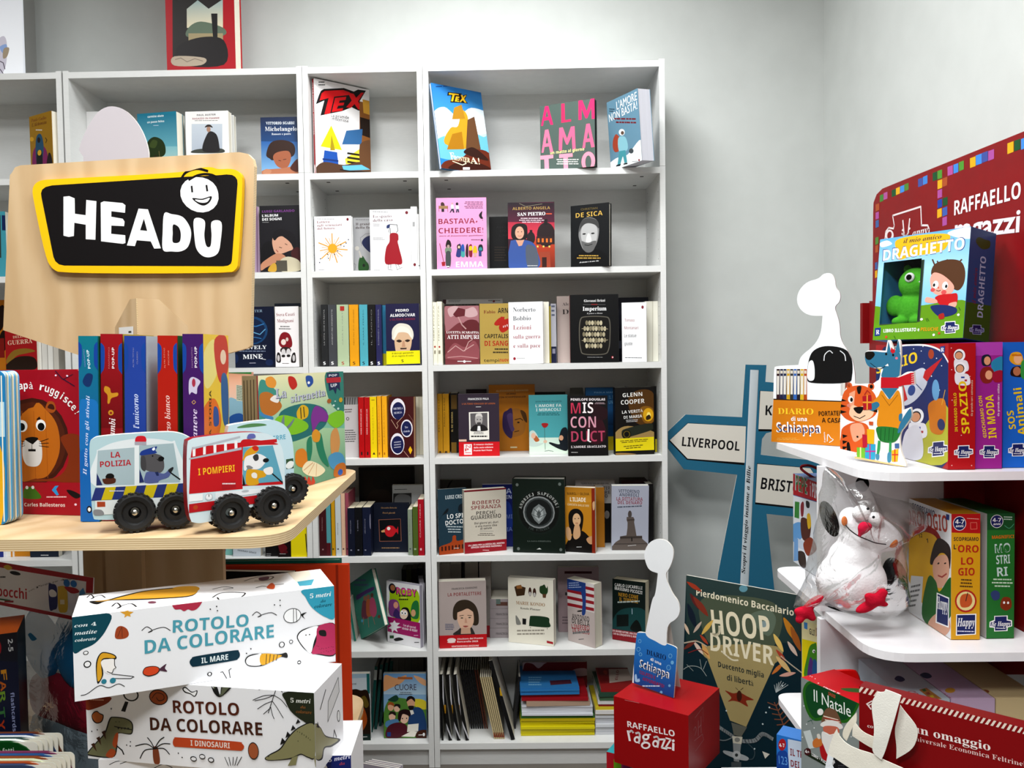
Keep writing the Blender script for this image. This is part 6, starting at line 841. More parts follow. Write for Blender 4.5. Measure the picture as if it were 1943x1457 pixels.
cutout('logo_board','yellow edged black logo board','','',(-0.502,-1.1123,1.4,-0.16,0,0),'-378 -747 -408 -722 -407 -678 -358 -433 -331 -387 -288 -367 448 -344 475 -358 485 -379 514 -701 505 -731 473 -750 410 -749 381 -762 327 -759 273 -745 -317 -749',0.01,'f2c31c','p 1d1a1b -318 -724 -347 -719 -363 -709 -369 -694 -367 -676 -322 -435 -314 -417 -298 -404 -273 -398 422 -372 442 -374 454 -381 459 -394 491 -690 490 -705 482 -717 469 -725 446 -728 413 -727 272 -728;p f6f6f6 -267 -676 -241 -677 -217 -667 -218 -605 -170 -597 -165 -658 -120 -651 -130 -497 -173 -501 -171 -559 -222 -569 -226 -516 -249 -513 -273 -519;p f6f6f6 -101 -644 -87 -649 -4 -638 8 -629 5 -599 -55 -608 -56 -586 -6 -576 2 -564 -1 -546 -57 -551 -59 -518 3 -510 3 -479 -9 -476 -105 -490;p f6f6f6 65 -613 106 -608 157 -452 128 -452 114 -481 53 -488 44 -465 9 -469;p 1d1a1b 87 -573 100 -523 69 -527;b f6f6f6 176 -588 207 -585 254 -572 283 -534 289 -497 274 -454 243 -437 203 -438 166 -446 167 -514;b 1d1a1b 213 -543 236 -533 245 -505 238 -474 210 -474 210 -509;b f6f6f6 304 -561 348 -553 345 -494 353 -454 370 -453 376 -493 378 -547 419 -543 413 -467 401 -425 370 -410 337 -415 311 -443 303 -490;e f8f8f8 329 -655 73 40 -36 57;e f8f8f8 330 -663 77 18 -15 58;c 1d1a1b 10 252 -717 273 -744 320 -757 367 -745;c 1d1a1b 9 286 -715 320 -730 360 -734 396 -724 415 -696;l 1d1a1b 8 297 -690 299 -667;l 1d1a1b 8 360 -690 363 -668;b 1d1a1b 298 -643 340 -639 380 -647 373 -625 349 -612 324 -619;b fff 310 -637 342 -634 372 -641 362 -626 344 -623 324 -627',{'par':'stand'})
cutout('card_header','pale grey rounded card rising behind the plywood sign board','card','',(-0.6,-0.755,0,-0.05,0,0),'-350 -3844 -324 -3907 -290 -3967 -249 -4019 -201 -4043 -153 -4041 -107 -4021 -61 -3975 -24 -3913 -2 -3844 4 -3791 -73 -1316 -404 -1313 -320 -3793 -343 -3824',0.004,'c4bec2','',{})
board_book('board_book','red board book with a lion face in a round window, standing on the plywood shelf','book','',(-0.663,-1.3154,1.1365,-0.1864,0.0013,0),(0.1865,0.2541,0.022),{'F':'p a01226 0 0 375 7 375 37 -1 31;e 4a1e0e 181 250 143 152;e 5c2812 181 250 130 138;b 8a3a12 82 381 108 395 257 390 370 393 371 238 290 236 320 311 263 378;e c0701c 193 256 90 127;b c0701c 186 130 240 144 280 200 283 289 238 367 183 382 121 372;l a85c14 2 138 144 137 380;l a85c14 2 186 144 185 379;l a85c14 2 233 144 234 379;b a8581c 234 133 246 111 268 114 275 139 259 151 240 144;b 4a1e0e 243 133 251 120 266 123 268 139;b 2a1008 111 162 124 157 132 169 116 173;b 2a1008 196 175 208 164 212 173;e f2f0ec 137 197 22 21;e 0c0c0c 135 200 14 14;e f2f0ec 213 194 20 20;e 0c0c0c 214 199 14 14;b e4e0dc 135 301 139 256 159 242 175 236 194 244 212 256 214 306 200 334 174 340 148 332;b 14100e 148 243 175 235 201 240 184 256 175 260;l 14100e 2 175 256 174 284;r 14100e 159 278 189 286;l 14100e 2 115 245 146 253;l 14100e 2 116 259 146 260;l 14100e 2 116 273 146 266;l 14100e 2 204 253 242 241;l 14100e 2 204 259 242 256;l 14100e 2 203 266 242 270;t f4f0ee 109 73 125 70 25 b|p;t f4f0ee 129 69 146 67 25 b|a;t f4f0ee 150 67 167 66 25 b|p;t f4f0ee 171 66 187 67 25 b|à;t f4f0ee 212 70 228 74 25 b|r;t f4f0ee 232 75 248 80 25 b|u;t f4f0ee 252 81 266 87 25 b|g;t f4f0ee 270 89 284 96 25 b|g;t f4f0ee 292 101 296 104 26 b|i;t f4f0ee 304 109 317 118 26 b|s;t f4f0ee 319 121 331 131 26 b|c;t f4f0ee 333 134 343 145 26 b|e;t f4f0ee 349 152 351 156 27 b|!;l 2a1a3c 3 279 5 303 30 353 58;l 2a1a3c 2 310 33 347 17;e f0d8e8 280 20 4 3;e f0d8e8 325 22 4 3;p a81228 2 396 371 393 373 508 0 508;b 4a7a1c 133 437 140 417 166 411 182 419 205 450 140 453;e eee 149 414 6 6;e eee 173 413 6 6;p 3a9ad4 263 406 277 405 266 418 277 437 268 440 249 421;n f0d0d4 227 444 307 442 227 453 1 l;b 1a0c10 308 420 332 422 364 438 345 449 320 436;t e8d8d4 113 481 300 479 12 b|di Carles Ballesteros;e f0d8e8 342 470 5 4'},{'c': 'a81228'})
board_book('board_book','nearest blue board book with a yellow corner at the end of the plywood shelf','book','',(-0.607,-1.4216,1.1371,0,0,0.016),(0.0365,0.2541,0.016),{'F':'r b4d4e4 -3 102 70 217;b e0b020 -4 186 63 281 52 507 -10 505;l f0ead8 4 62 16 62 497'},{'c': '2c86b8', 'rd': 0.012})
board_book('board_book','second blue board book standing beside the lion board book','book','',(-0.6016,-1.4087,1.137,0,0,0.014),(0.0323,0.2528,0.016),{'F':'r b4d4e4 -3 102 61 219;b 9ab040 -4 187 54 284 42 510 -11 508;l f0ead8 4 53 16 54 500'},{'c': '5aa4cc', 'rd': 0.012})
board_book('board_book','third pale blue board book leaning against the lion board book','book','',(-0.6034,-1.389,1.1367,0,0,0.0064),(0.0309,0.254,0.016),{'F':'p b4d4e4 -3 102 59 103 55 220 -7 219;b 9ab040 -6 187 49 285 36 521 -17 518;l f0ead8 4 50 19 51 510'},{'c': '6ab0d8', 'rd': 0.012})
popup_book('popup_book','teal pop-up book spine with white script, first of five','book','',(-0.4572,-1.4057,1.1372,0,0,0.0205),(0.032,0.3094,0.125),{'F':'g 147c8a 1a6a9c 0 0 66 0 64 284 -6 282;b 2478b8 2 230 23 210 65 231 64 392 4 390;b 1c6cb4 -1 389 64 425 63 618 0 617;t e0e8f0 40 108 35 46 8 b|POP-UP;t 88c 24 101 20 45 4 s|FANTASTICI;b 1c3a6c 13 150 27 125 47 130 39 165 23 167;t cfd8f0 22 463 36 198 12 I|Il gatto con gli stivali;e 101018 30 578 9 12;e e8e8e8 30 578 5 7;b 1c4c9c -2 27 7 25 12 41 10 91 3 106 -3 106;b 1c4c9c 66 27 57 25 52 41 52 91 59 107 66 107'},{'c': '14788c', 'R': '2c6a4a'})
popup_book('popup_book','dark red pop-up book spine with a golden fawn','book','',(-0.4234,-1.4012,1.1374,0,0,0.024),(0.036,0.3122,0.125),{'F':'g a01822 741018 0 0 74 0 72 313 -2 313;t e8e0e0 46 115 46 45 8 b|POP-UP;t c88 30 115 30 45 4 s|FANTASTICI;b c8922c 11 190 14 174 30 180 35 196 56 195 56 206 35 214 29 230 22 230 22 204;e c8922c 33 262 9 9;e 8c1620 33 263 4 4;t f0e8e8 44 361 48 281 21 I|Bambi;b 1c4c9c -1 38 8 36 14 53 12 110 4 127 -2 127;b 1c4c9c 74 38 64 36 59 53 59 110 67 127 74 127'},{'c': '8c1620', 'R': 'b8a030'})
popup_book('popup_book','royal blue pop-up book spine beside the dark red one','book','',(-0.3826,-1.4035,1.1373,0,0,0.0237),(0.0351,0.3084,0.125),{'F':"t 99b 32 105 32 40 4 s|ALTRI TITOLI;t 99b 45 94 45 53 4 s|CLASSICI;t cfd8f0 48 307 45 193 19 I|l'unicorno;b 1c4c9c -1 30 8 28 13 45 12 99 4 116 -2 116;b 1c4c9c 72 30 63 28 57 45 58 99 65 116 73 116"},{'c': '2c4a9c', 'R': 'b8c8d0'})
popup_book('popup_book','scarlet pop-up book spine beside the royal blue one','book','',(-0.3259,-1.4067,1.1373,0,0,0.0241),(0.0324,0.3079,0.125),{'F':'t d98 26 108 24 42 4 s|ALTRI TITOLI;t d98 39 97 38 50 4 s|PICCINI;t e8c8c0 43 335 39 198 18 I|orso bianco;b 1c4c9c -1 32 8 30 14 47 12 103 5 120 -2 120;b 1c4c9c 67 32 57 30 52 47 53 103 60 120 67 120'},{'c': 'b02414', 'R': '2a6a3a'})
popup_book('popup_book','purple pop-up book spine with a small unicorn crest, last of five','book','',(-0.281,-1.4097,1.1371,0,0,0.0162),(0.0344,0.3099,0.125),{'F':'t e8e0e8 48 111 48 42 8 b|POP-UP;t a8a 34 111 33 45 4 s|FANTASTICI;b c8c0d4 19 177 22 150 35 142 58 156 48 177 45 198 29 192 21 200;e a83a50 36 161 6 14;e 4a1f68 35 225 7 7;l c8a060 2 29 225 36 219 42 225 35 232 29 225;t d8c8e0 45 446 46 248 18 I|Biancaneve;b 1c4c9c -2 37 8 35 13 52 11 108 4 125 -3 125;b 1c4c9c 70 38 61 36 55 53 56 108 63 125 70 125','R':'p e8c848 0 0 267 -5 250 620 -17 620;b e8dc8c 7 60 107 18 138 118 53 179 4 160;b e07a28 -7 250 102 219 167 298 98 379 -1 360;b c8402c 107 18 225 6 247 116 170 168 121 118;b 3a6a9c 171 147 237 156 241 318 183 298;b d8b848 -2 400 81 379 93 560 1 600;b 3a5a9c 93 249 134 258 141 309 91 309;b b05a3c 130 399 215 378 243 559 142 590;e 7a3a6a 160 539 40 36;e e8d0b8 193 77 30 26;t 4a3a10 65 359 70 189 20 b|LA STORIA'},{'c': '4a1f68', 'R': 'e0c060'})
popup_book('popup_book','green and pink pop-up book with a barcode back, behind the wheeled board books','book','',(-0.3042,-1.1077,1.1365,-0.0558,-0.0002,0),(0.0497,0.2407,0.012),{'F':'g e8b090 d8c0b0 0 0 123 28 118 139 -3 118;b 8ab0c0 -3 118 43 113 117 157 109 308 -3 299;b 2a5a9c 1 185 54 167 77 220 74 269 2 262;p b8c0b0 35 51 85 54 84 119 35 115;n 5a6a5a 38 53 84 62 36 112 9 l;b a8402c 78 39 98 37 94 173 70 220;p 3a8a4a 0 -13 112 -4 118 9 6 3'},{'c': 'd8a890'})
popup_book('popup_book','large pop-up book with fish and green coral on the cover, by the shelf edge','book','',(-0.2092,-1.2168,1.1365,1.2755,0.0057,0),(0.3393,0.2355,0.035),{'F':'g f0ecc0 7ac4a8 2 -26 693 0 685 260 -14 191;g b8dcb0 3a8a7a -14 191 685 260 675 595 -33 470;b 4a9a8c 11 22 92 43 153 100 86 142 0 169;b 3a8a7c 518 3 679 1 679 177 592 164 527 100;b 2a7a7a 150 147 336 125 512 164 482 240 210 274 146 219;b e8a040 52 13 94 6 125 28 108 50 61 42;b c07a30 7 78 38 63 90 72 153 112 151 135 84 159 18 136;b f0ece8 78 95 111 79 143 87 131 110;b 4a90c0 3 135 43 150 95 163 83 174 12 153;b c82c1c 214 10 260 16 279 48 245 64 218 44;b 2a5aa8 348 14 397 14 408 42 364 58;e fff 371 40 10 6;b e0b820 269 157 312 130 360 146 352 183 285 189;l 2a2a1a 7 300 141 303 185;l 2a2a1a 7 324 140 329 181;t 5a5a78 119 95 200 94 38 S|La;t 5a5a78 231 117 514 104 33 S|sirenetta;t c8ccdc 115 92 196 92 38 S|La;t c8ccdc 226 115 509 101 33 S|sirenetta;p 23305c 526 4 639 5 645 87 615 72 603 101 579 77 544 83;p c02c3c 517 25 653 25 652 48 524 47;t f0f0f4 558 67 615 67 14 b|UP;t f0f0f4 544 20 619 20 9 b|POP;b 8ac828 105 179 172 161 333 200 349 233 235 246 146 219;b 8acc2c 510 203 592 177 669 183 674 231 589 250;b 7a8a94 134 230 172 161 180 210 250 180 214 213;b d88a28 255 317 315 312 350 355 311 388 252 367;b d8a060 548 273 603 252 629 322 585 385 545 353;b 8a3a9a 387 230 383 179 422 141 492 162 530 192 510 216 457 211 418 233 398 257;b 2c8a6a 417 266 462 264 485 332 522 414 457 378 421 318;b 2c8a6a 340 289 379 268 382 333 348 380;b e0a02c 385 256 418 240 455 263 441 294 396 289;b f0e8c8 298 393 349 367 437 392 488 426 421 443 334 423;l d8b890 5 310 401 386 379;l d8b890 5 346 422 398 384;l d8b890 5 409 438 417 388;b 5aa0c8 517 376 586 358 655 380 668 438 555 429;b c87a2c 583 419 666 417 673 470 568 465;b c8442c 271 446 285 423 302 445 297 470;b c8442c 302 458 316 427 334 449 329 470;b c8442c 335 456 348 432 366 454 361 470;b c8442c 367 468 381 437 399 460 394 469;e 3a6ac0 624 453 23 14;e d0e8e0 579 149 11 5;e d0e8e0 620 166 10 5;e d0e8e0 594 131 7 3;e b06a2c 540 127 19 10;e d8b02c 646 128 17 11','L':'l 3a2a1c 3 9 18 9 469;l 3a2a1c 3 23 17 21 467;l 3a2a1c 3 38 16 33 464;l 3a2a1c 3 52 15 45 462'},{'c': '8a3a3c', 'L': '8a7a5c'})
cutout('wheeled_board_book','police van shaped board book with a grey dog driver and black wheels','toy book','wheeled board books',(-0.332,-1.484,1.136,0.4,0,0),'-120 -283 -109 -293 -96 -299 -4 -303 96 -304 129 -301 156 -292 183 -273 186 -24 55 -36 41 -30 -105 -39 -118 -47 -119 -175',0.018,'b4ccd0','b dadfe0 -99 -248 -94 -258 -53 -277 9 -286 68 -283 115 -272 130 -262 145 -127 -106 -144;p a8b8bc -96 -255 8 -259 5 -141 -104 -147;p a4b6ba 21 -264 123 -266 139 -139 19 -145;p dde2e2 9 -285 22 -284 18 -138 5 -139;t b01c2c -60 -231 -33 -230 17 b|LA;t b01c2c -91 -203 -3 -204 17 b|POLIZIA;b c82030 12 -275 16 -293 39 -292 41 -274;p a8a4ac 9 -277 43 -275 43 -264 9 -266;p 2a3468 -101 -186 -86 -147 -103 -147;b 5a3020 -86 -166 -77 -167 -72 -179 -59 -181 -52 -167 -48 -163 -52 -151 -79 -150;b 14100e -77 -172 -71 -181 -58 -181 -52 -172 -60 -166 -73 -168;b 5c5a5c 27 -237 47 -239 74 -234 90 -222 92 -186 72 -172 39 -186 26 -197;b 4a484a 26 -226 37 -229 41 -200 36 -182 25 -194;b 23408c 24 -241 34 -249 68 -258 74 -257 69 -246 72 -238 47 -234 25 -233;b e8ecf0 59 -251 66 -256 68 -249 62 -246;e 0c0c0c 85 -219 9 7;l 14100e 2 73 -218 80 -211 90 -212;e 111 60 -229 2 3;b 5a6494 35 -146 37 -171 45 -180 72 -176 92 -171 106 -181 113 -177 105 -159 78 -150 71 -143;p 23305c 65 -177 75 -178 77 -165 70 -165;b 2a2a2c 104 -181 118 -190 120 -184 111 -172;l 111 4 111 -173 139 -149;p 2a3468 21 -190 33 -148 19 -147;p c8b41c -106 -140 139 -136 138 -95 -107 -101;p 2f3c78 -106 -140 -78 -139 -91 -101 -119 -101;p 2f3c78 -48 -139 -20 -138 -32 -99 -61 -100;p 2f3c78 12 -138 39 -138 27 -98 -2 -98;p 2f3c78 72 -137 100 -137 87 -96 58 -97;p 2f3c78 134 -136 161 -136 148 -94 120 -95;n ccd -67 -129 -25 -126 -67 -122 1 l;p d8dcda -108 -100 139 -94 140 -47 -109 -56;p a84a28 -103 -97 -80 -95 -80 -79 -103 -80;b 8a8a8c -112 -72 -91 -70 -85 -55 -111 -56',{'wh':'4 -58 62 123 -55 57','rest':1.136})
cutout('wheeled_board_book','fire engine shaped board book with a yellow helmeted dog driver and black wheels','toy book','wheeled board books',(-0.182,-1.492,1.136,0.62,0,0),'-117 -286 -103 -292 -94 -296 49 -304 118 -298 151 -286 177 -262 189 -221 190 -109 190 -94 68 -64 60 -40 -61 -34 -88 -32 -120 -45',0.022,'d4e2e6','p c41420 -100 -267 166 -274 166 -263 55 -256 50 -139 182 -136 183 -125 51 -133 51 -124 -113 -126 -105 -238;b c41420 55 -279 95 -276 147 -265 169 -256 117 -258 53 -259;p f0ecec -99 -264 -90 -265 -91 -240 -99 -239;p f0ecec -67 -267 -59 -268 -60 -243 -68 -242;p f0ecec -36 -270 -27 -271 -28 -245 -36 -244;p f0ecec -3 -273 5 -274 5 -247 -4 -246;p f0ecec 29 -277 38 -278 38 -250 29 -249;p b8bcc4 -100 -266 47 -292 47 -286 -100 -260;p b4b8c0 -110 -235 51 -256 51 -248 -110 -230;t f4c02c -84 -180 28 -182 20 b|I POMPIERI;p b01824 -14 -150 30 -151 30 -130 -14 -129;n f4e4e4 -12 -149 29 -145 -13 -140 1 l;p 68a8bc 55 -255 152 -254 182 -136 52 -138;b d8a41c 64 -137 65 -180 82 -184 107 -178 126 -171 125 -156 103 -151 101 -134;b d8a01c 54 -218 65 -242 87 -256 102 -255 105 -242 87 -229 57 -214;b c82c1c 84 -253 95 -257 105 -251 102 -242 91 -242;b e8e8e8 61 -221 83 -230 105 -231 127 -219 130 -207 108 -184 82 -184 71 -194 62 -181 56 -188;b 3a3a3c 86 -222 94 -230 103 -228 104 -213 93 -209;e 0c0c0c 128 -208 10 7;b 8a8a8c 64 -195 75 -196 86 -187 71 -185;b ece8e4 119 -179 141 -186 150 -180 148 -163 129 -162;b e8e4dc 80 -168 89 -173 98 -166 96 -154 83 -157;l 14100e 4 148 -163 181 -131;p 14100e 52 -171 60 -135 51 -135;p eee -113 -123 -72 -123 -73 -102 -114 -102;e c8ccd0 -54 -111 12 11;e f0f0f0 -54 -111 9 8;l 333 2 -54 -111 -54 -118;p e8eaec -34 -121 185 -119 187 -108 -35 -101;e b8bcc0 59 -116 12 4;p b81420 -114 -95 186 -102 187 -76 -115 -68;e b84a1c -95 -83 7 7;b 6a70b0 70 -281 74 -295 92 -295 95 -283',{'wh':'6 -57 59 142 -64 61','sp':1,'L':'8c1420','rest':1.136})
cutout('wheeled_board_book','pale blue rounded board book on black wheels, half hidden behind the fire engine book','toy book','wheeled board books',(-0.129,-1.3,1.136,0.62,0,0),'-227 -288 -208 -296 -87 -305 -54 -301 -21 -283 -1 -253 8 -211 11 -137 2 -44 -176 -12 -234 -43',0.018,'c0d8e0','b 5a8a5a -188 -286 -148 -294 -104 -292 -88 -285 -129 -282 -184 -281;t 58a4bc -77 -228 -19 -232 16 b|TERRE;p 3a5a3c -20 -159 7 -161 8 -125 -20 -124;b e4e8e4 -22 -136 -8 -151 7 -148 4 -130 -13 -125',{'wh':'-6 -55 55 -143 -40 56','rest':1.136})
carton('activity_box','white colouring roll box with sea drawings and turquoise title, uppermost of the stack','box','colouring roll boxes',(-0.3588,-1.6269,0.9255,0.4,0.0061,0),(0.3688,0.1203,0.115),{'F':'b 12505e 0 0 96 3 87 46 58 81 26 94 0 98;t e8f0f0 5 30 61 32 10 I|con 4;t e8f0f0 5 52 62 54 11 I|matite;t e8f0f0 5 71 59 73 9 I|colorate;p e0a83c 123 1 137 2 143 -6 146 3 159 6 149 12 151 19 142 15 134 20 136 11;b a8502c 109 75 112 49 124 42 140 53 144 72 131 80;l 222 1 115 72 126 46;l 222 1 127 76 127 47;e 222 32 106 7 6;e f4f4f4 32 106 5 4;e 222 35 139 10 10;e f4f4f4 35 139 7 7;c 222 2 179 63 193 54 207 67 196 71 214 64 239 62 256 74;b b83a54 262 -3 268 -9 339 -4 342 7 330 20 317 23 306 18 295 22 285 15 270 13;b 222 58 193 57 139 70 112 90 114 108 125 107 136 73 133 75 173 64 196;b e0ac34 60 191 60 142 71 115 90 117 105 126 104 132 72 131 71 177;b f8f4f0 72 135 104 135 105 155 109 161 103 166 93 175 81 170 73 155;c 222 2 105 135 105 153 108 160 102 164 97 174 85 168;l 222 2 97 177 150 192 155 195;l 222 2 99 190 146 198 154 194;e 3a8a9c 76 195 7 7;e 3a8a9c 99 196 8 8;c 222 2 16 225 32 223 64 205 88 215 113 208 129 218;b 222 178 183 187 171 212 172 225 183 216 196 195 200 181 193;b d8542c 180 183 188 173 212 174 222 183 214 194 195 197 182 191;b 5a3a4c 221 184 242 170 238 182 244 193 229 189;t 5aa6b6 262 81 476 91 35 b|ROTOLO;t 5aa6b6 185 132 550 136 38 b|DA COLORARE;b 123c4c 306 175 312 165 327 160 433 159 446 164 449 177 443 186 428 190 327 191 312 188;t e8f0f0 339 184 415 184 16 b|IL MARE;b 40a4bc 641 1 738 0 738 99 706 93 668 60 648 24;t f0f4f4 662 30 728 31 14 I|5 metri;t 12505e 695 48 711 47 9 I|da;t 12505e 675 63 730 62 11 I|colorare;c 222 2 488 60 501 51 514 63 504 67 521 61 544 59 560 69;e 222 607 77 27 23;e f6f6f6 607 77 25 21;l 222 2 611 57 610 97;l 222 2 619 57 620 98;b 222 633 77 651 72 640 81 646 93;b 222 620 140 639 124 686 118 739 123 738 216 685 211 647 192 624 160;b f6f6f6 623 142 641 127 686 121 671 167 661 201 647 190 627 160;b b83a64 686 121 739 125 738 213 685 208 663 202 678 168;b 222 688 135 707 137 709 155 690 150;e 222 647 143 2 2;e 222 658 143 2 2;e 222 680 182 1 1;e 222 695 192 1 1;e 222 709 202 1 1;e 222 725 191 1 1;e 222 687 193 1 1;e 222 701 204 1 1;e 222 716 192 1 1;e 222 731 202 1 1;e 222 693 205 1 1;e 222 708 193 1 1;e 222 723 204 1 1;e 222 685 184 1 1;e 222 700 194 1 1;e 222 715 205 1 1;e 222 730 193 1 1;e 222 692 195 1 1;e 222 573 162 9 9;e f6f6f6 573 162 6 7;e 222 601 157 6 6;e f6f6f6 601 157 4 4;b 222 463 197 472 182 500 179 563 190 586 189 588 205 563 200 517 218 476 214;b f6f6f6 466 198 474 185 500 181 512 182 510 214 476 211;b e0ac34 512 182 563 192 568 199 513 216;l 222 2 527 185 524 215;l 222 2 538 187 534 212;l 222 2 549 189 545 210;l 222 2 560 190 555 208;e 222 361 219 7 6;e f6f6f6 361 219 4 4;e 222 624 225 6 6;e f6f6f6 624 225 4 3;l 222 2 392 219 398 218 409 240;l 222 2 423 212 416 216 419 240;e 222 368 25 2 2;e 222 386 19 2 2;e 222 388 32 2 2;e 222 571 24 2 2;e 222 554 36 2 2;e 222 571 40 2 2;e 222 468 173 2 2;e 222 481 161 2 2','T':'b 222 34 79 79 85 126 54 201 25 331 48 322 153 238 148 157 125 87 98 57 125;b d8a43c 37 81 79 96 130 66 201 35 330 58 323 142 239 137 87 89;c 222 4 24 31 33 2 43 40 37 53 47 31 63 23 76 57;c 222 5 99 167 111 133 123 180 114 195 129 169 151 160 166 202;e 7a4a5a 208 174 12 6 -1 14;b d8a43c 271 29 325 35 345 65 337 102 292 118 266 115;c 222 5 377 199 400 162 432 164 458 181 472 198 449 245 419 266 398 251 390 205;c 222 5 484 47 510 25 544 11 577 34 555 69 515 61;b 6a3a5a 534 25 563 25 556 63 531 60;b c8582c 540 160 561 110 568 141 558 185;l 222 5 510 145 529 133 542 144;l 222 5 569 136 595 139;p e0d8c8 628 -2 699 5 688 132 637 141;p 4a9aac 639 131 695 124 674 192 638 186;c 222 4 383 104 417 90 443 117 414 119'},{'c': 'f0f0f2'})
carton('activity_box','white colouring roll box with dinosaur drawings and brown title, second of the stack','box','colouring roll boxes',(-0.3889,-1.538,0.8005,-0.1703,-0.01,0),(0.3681,0.1243,0.11),{'F':'b 8a3a1c -5 70 82 53 76 71 36 90 2 98;n d8a890 15 64 62 62 15 72 1 l;e 222 153 42 26 20;e e8e8ea 153 42 21 16;p 222 133 63 144 65 132 96 118 94;e 222 244 44 31 24;e a8582c 244 44 28 21;c 222 2 222 48 238 31 259 35 261 49 245 54 237 45;b 222 323 13 334 7 353 20 371 15 368 29 360 35 348 28 330 24;b eee 327 14 334 11 352 23 368 18 365 28 360 32 348 25 333 21;b 222 18 114 27 102 38 99 46 105 59 111 53 131 36 138 22 131;b b86a34 20 115 28 105 37 102 46 108 56 113 50 129 36 135 25 128;b 222 -1 230 29 197 59 165 78 120 95 113 133 115 154 127 156 149 147 164 109 163 100 177 101 207 83 240 4 240;b 7c7c5c 3 230 32 198 63 166 82 122 96 116 133 118 151 129 152 148 145 161 106 161 96 177 97 206 80 237 6 236;l 222 3 94 143 151 149;p 222 104 145 111 146 106 152;p 222 115 145 122 145 117 151;p 222 126 144 133 144 128 151;p 222 137 143 144 144 139 150;b b8582c 85 198 95 168 106 164 98 207;b b8582c 61 235 79 213 95 220 83 240;p 4a2c1c 12 204 24 198 31 225;p 4a2c1c 31 183 43 177 47 205;p 4a2c1c 50 163 62 157 64 186;l 222 4 99 202 117 215 122 227;e 222 100 128 2 1;e 222 111 127 2 1;b 8a4a2c 220 200 236 198 241 243 222 245;c 222 3 225 202 199 189 162 198;c 222 3 225 202 193 209 176 235;c 222 3 225 202 215 183 203 169;c 222 3 225 202 242 176 258 164;c 222 3 225 202 252 185 277 183;c 222 3 225 202 256 199 274 215;e 222 350 222 9 7;e e8e8ea 350 222 7 4;e 222 86 89 2 2;e 222 17 163 2 2;e 222 36 157 2 2;e 222 146 186 2 2;e 222 133 197 2 2;e 222 145 199 2 2;e 222 303 209 2 2;e 222 315 221 2 2;t 5c2c1c 291 87 503 82 36 b|ROTOLO;t 4e2a1c 214 145 574 136 37 b|DA COLORARE;b c05028 286 178 292 164 310 161 488 160 509 165 515 175 506 186 487 187 309 190 291 189;t e8dcd4 344 183 470 182 16 b|I DINOSAURI;b 222 414 -10 423 5 433 -6 444 23 452 -7 486 -11 473 8 444 30 425 19;b 6a6e58 418 -6 425 8 434 -1 444 27 455 -4 481 -9 469 5 444 26;l 222 2 623 -11 610 23 594 68;c 222 2 613 14 581 18 547 33;c 222 2 613 14 585 26 553 34;c 222 2 608 32 585 42 561 58;c 222 2 603 50 594 59 579 72;c 222 2 620 -4 631 -5 640 4;c 222 2 613 14 635 26 653 46;c 222 2 608 32 621 49 640 79;c 222 2 602 50 607 72 612 84;c 222 2 620 -4 586 -5 567 1;b 2e3424 645 4 736 0 735 95 701 84 666 60 649 30;t e4e4dc 664 32 726 31 13 I|5 metri;t 8a5a2c 694 47 710 47 8 I|da;t 8a5a2c 680 62 728 62 10 I|colorare;e 222 544 184 17 26;e a8603c 544 184 15 23;b 222 579 203 596 189 628 169 656 131 692 100 735 91 733 187 713 191 691 184 664 198 627 205 590 209;b 8e8a64 582 202 597 192 630 172 658 134 693 103 735 94 734 184 713 188 691 181 664 194 627 203 591 207;p 222 628 160 635 138 647 150;p 222 645 138 652 118 662 129;p 222 662 116 669 98 678 108;p 222 678 95 685 79 693 88;p 8e8a64 664 195 682 187 675 215 650 220;p 8e8a64 731 185 748 181 746 213 735 217;e 4a4830 683 116 1 2;e 4a4830 696 123 1 2;e 4a4830 709 131 1 2;e 4a4830 721 138 1 2;e 4a4830 690 118 1 2;e 4a4830 703 125 1 2;e 4a4830 716 133 1 2;e 4a4830 684 144 1 2;e 4a4830 697 120 1 2;e 4a4830 710 128 1 2;e 222 591 196 2 2;l 222 2 464 234 453 209;l 222 2 471 233 466 208;l 222 2 478 232 480 207;l 222 2 484 232 493 205;l 222 2 491 231 507 204;e 222 353 222 10 8;e e8e8ea 353 222 8 5;e 222 381 213 10 8;e e8e8ea 381 213 8 5;e 222 409 221 10 8;e e8e8ea 409 221 7 5','R':'b 222 -3 94 39 119 80 164 193 229 123 218 67 196 45 218 -6 185;b 9a9670 -3 96 37 120 79 167 173 220 117 210 61 190 39 211 -6 183;l 222 5 86 27 41 67;p ddd 102 70 188 31 192 78 95 127;l 222 3 102 70 188 31 192 78 95 129 102 70;e 222 182 150 13 7 -1 18;e eee 182 150 9 5 -1 15;l 222 4 136 196 144 176 161 207;p 222 20 93 31 118 10 105'},{'c': 'eeeef0'})
carton('activity_box','white colouring roll box with a navy corner badge, lowest of the stack','box','colouring roll boxes',(-0.3685,-1.5475,0.7005,0.0224,0.0003,0),(0.3811,0.1019,0.12),{'F':'b 1c2c74 683 7 702 -18 770 -22 769 40 767 125 735 106 696 49;t eef 694 20 761 9 14 I|5 metri;t b04a5a 727 30 744 28 9 I|da;c 222 2 33 15 56 5 88 4 65 13;c 222 2 166 29 194 17 222 27'},{'c': 'f0f0f2'})
carton('activity_box','white colouring roll box at the very bottom of the stack, below the navy badge box','box','colouring roll boxes',(-0.3759,-1.5494,0.587,0.0195,0,0),(0.3814,0.1126,0.12),{},{'c': 'f0f0f2'})
book('picture_book','tall orange picture book standing on the lower plywood shelf beside the roll boxes','book','',(-0.3994,-1.0094,0.5865,-0.0008,0.0006,0),(0.3127,0.3721,0.014),{'F':'r d8481c -2 -11 568 749;p a83210 570 -3 581 -3 579 740 567 740'},{'c': 'd8481c', 'hc': 1})
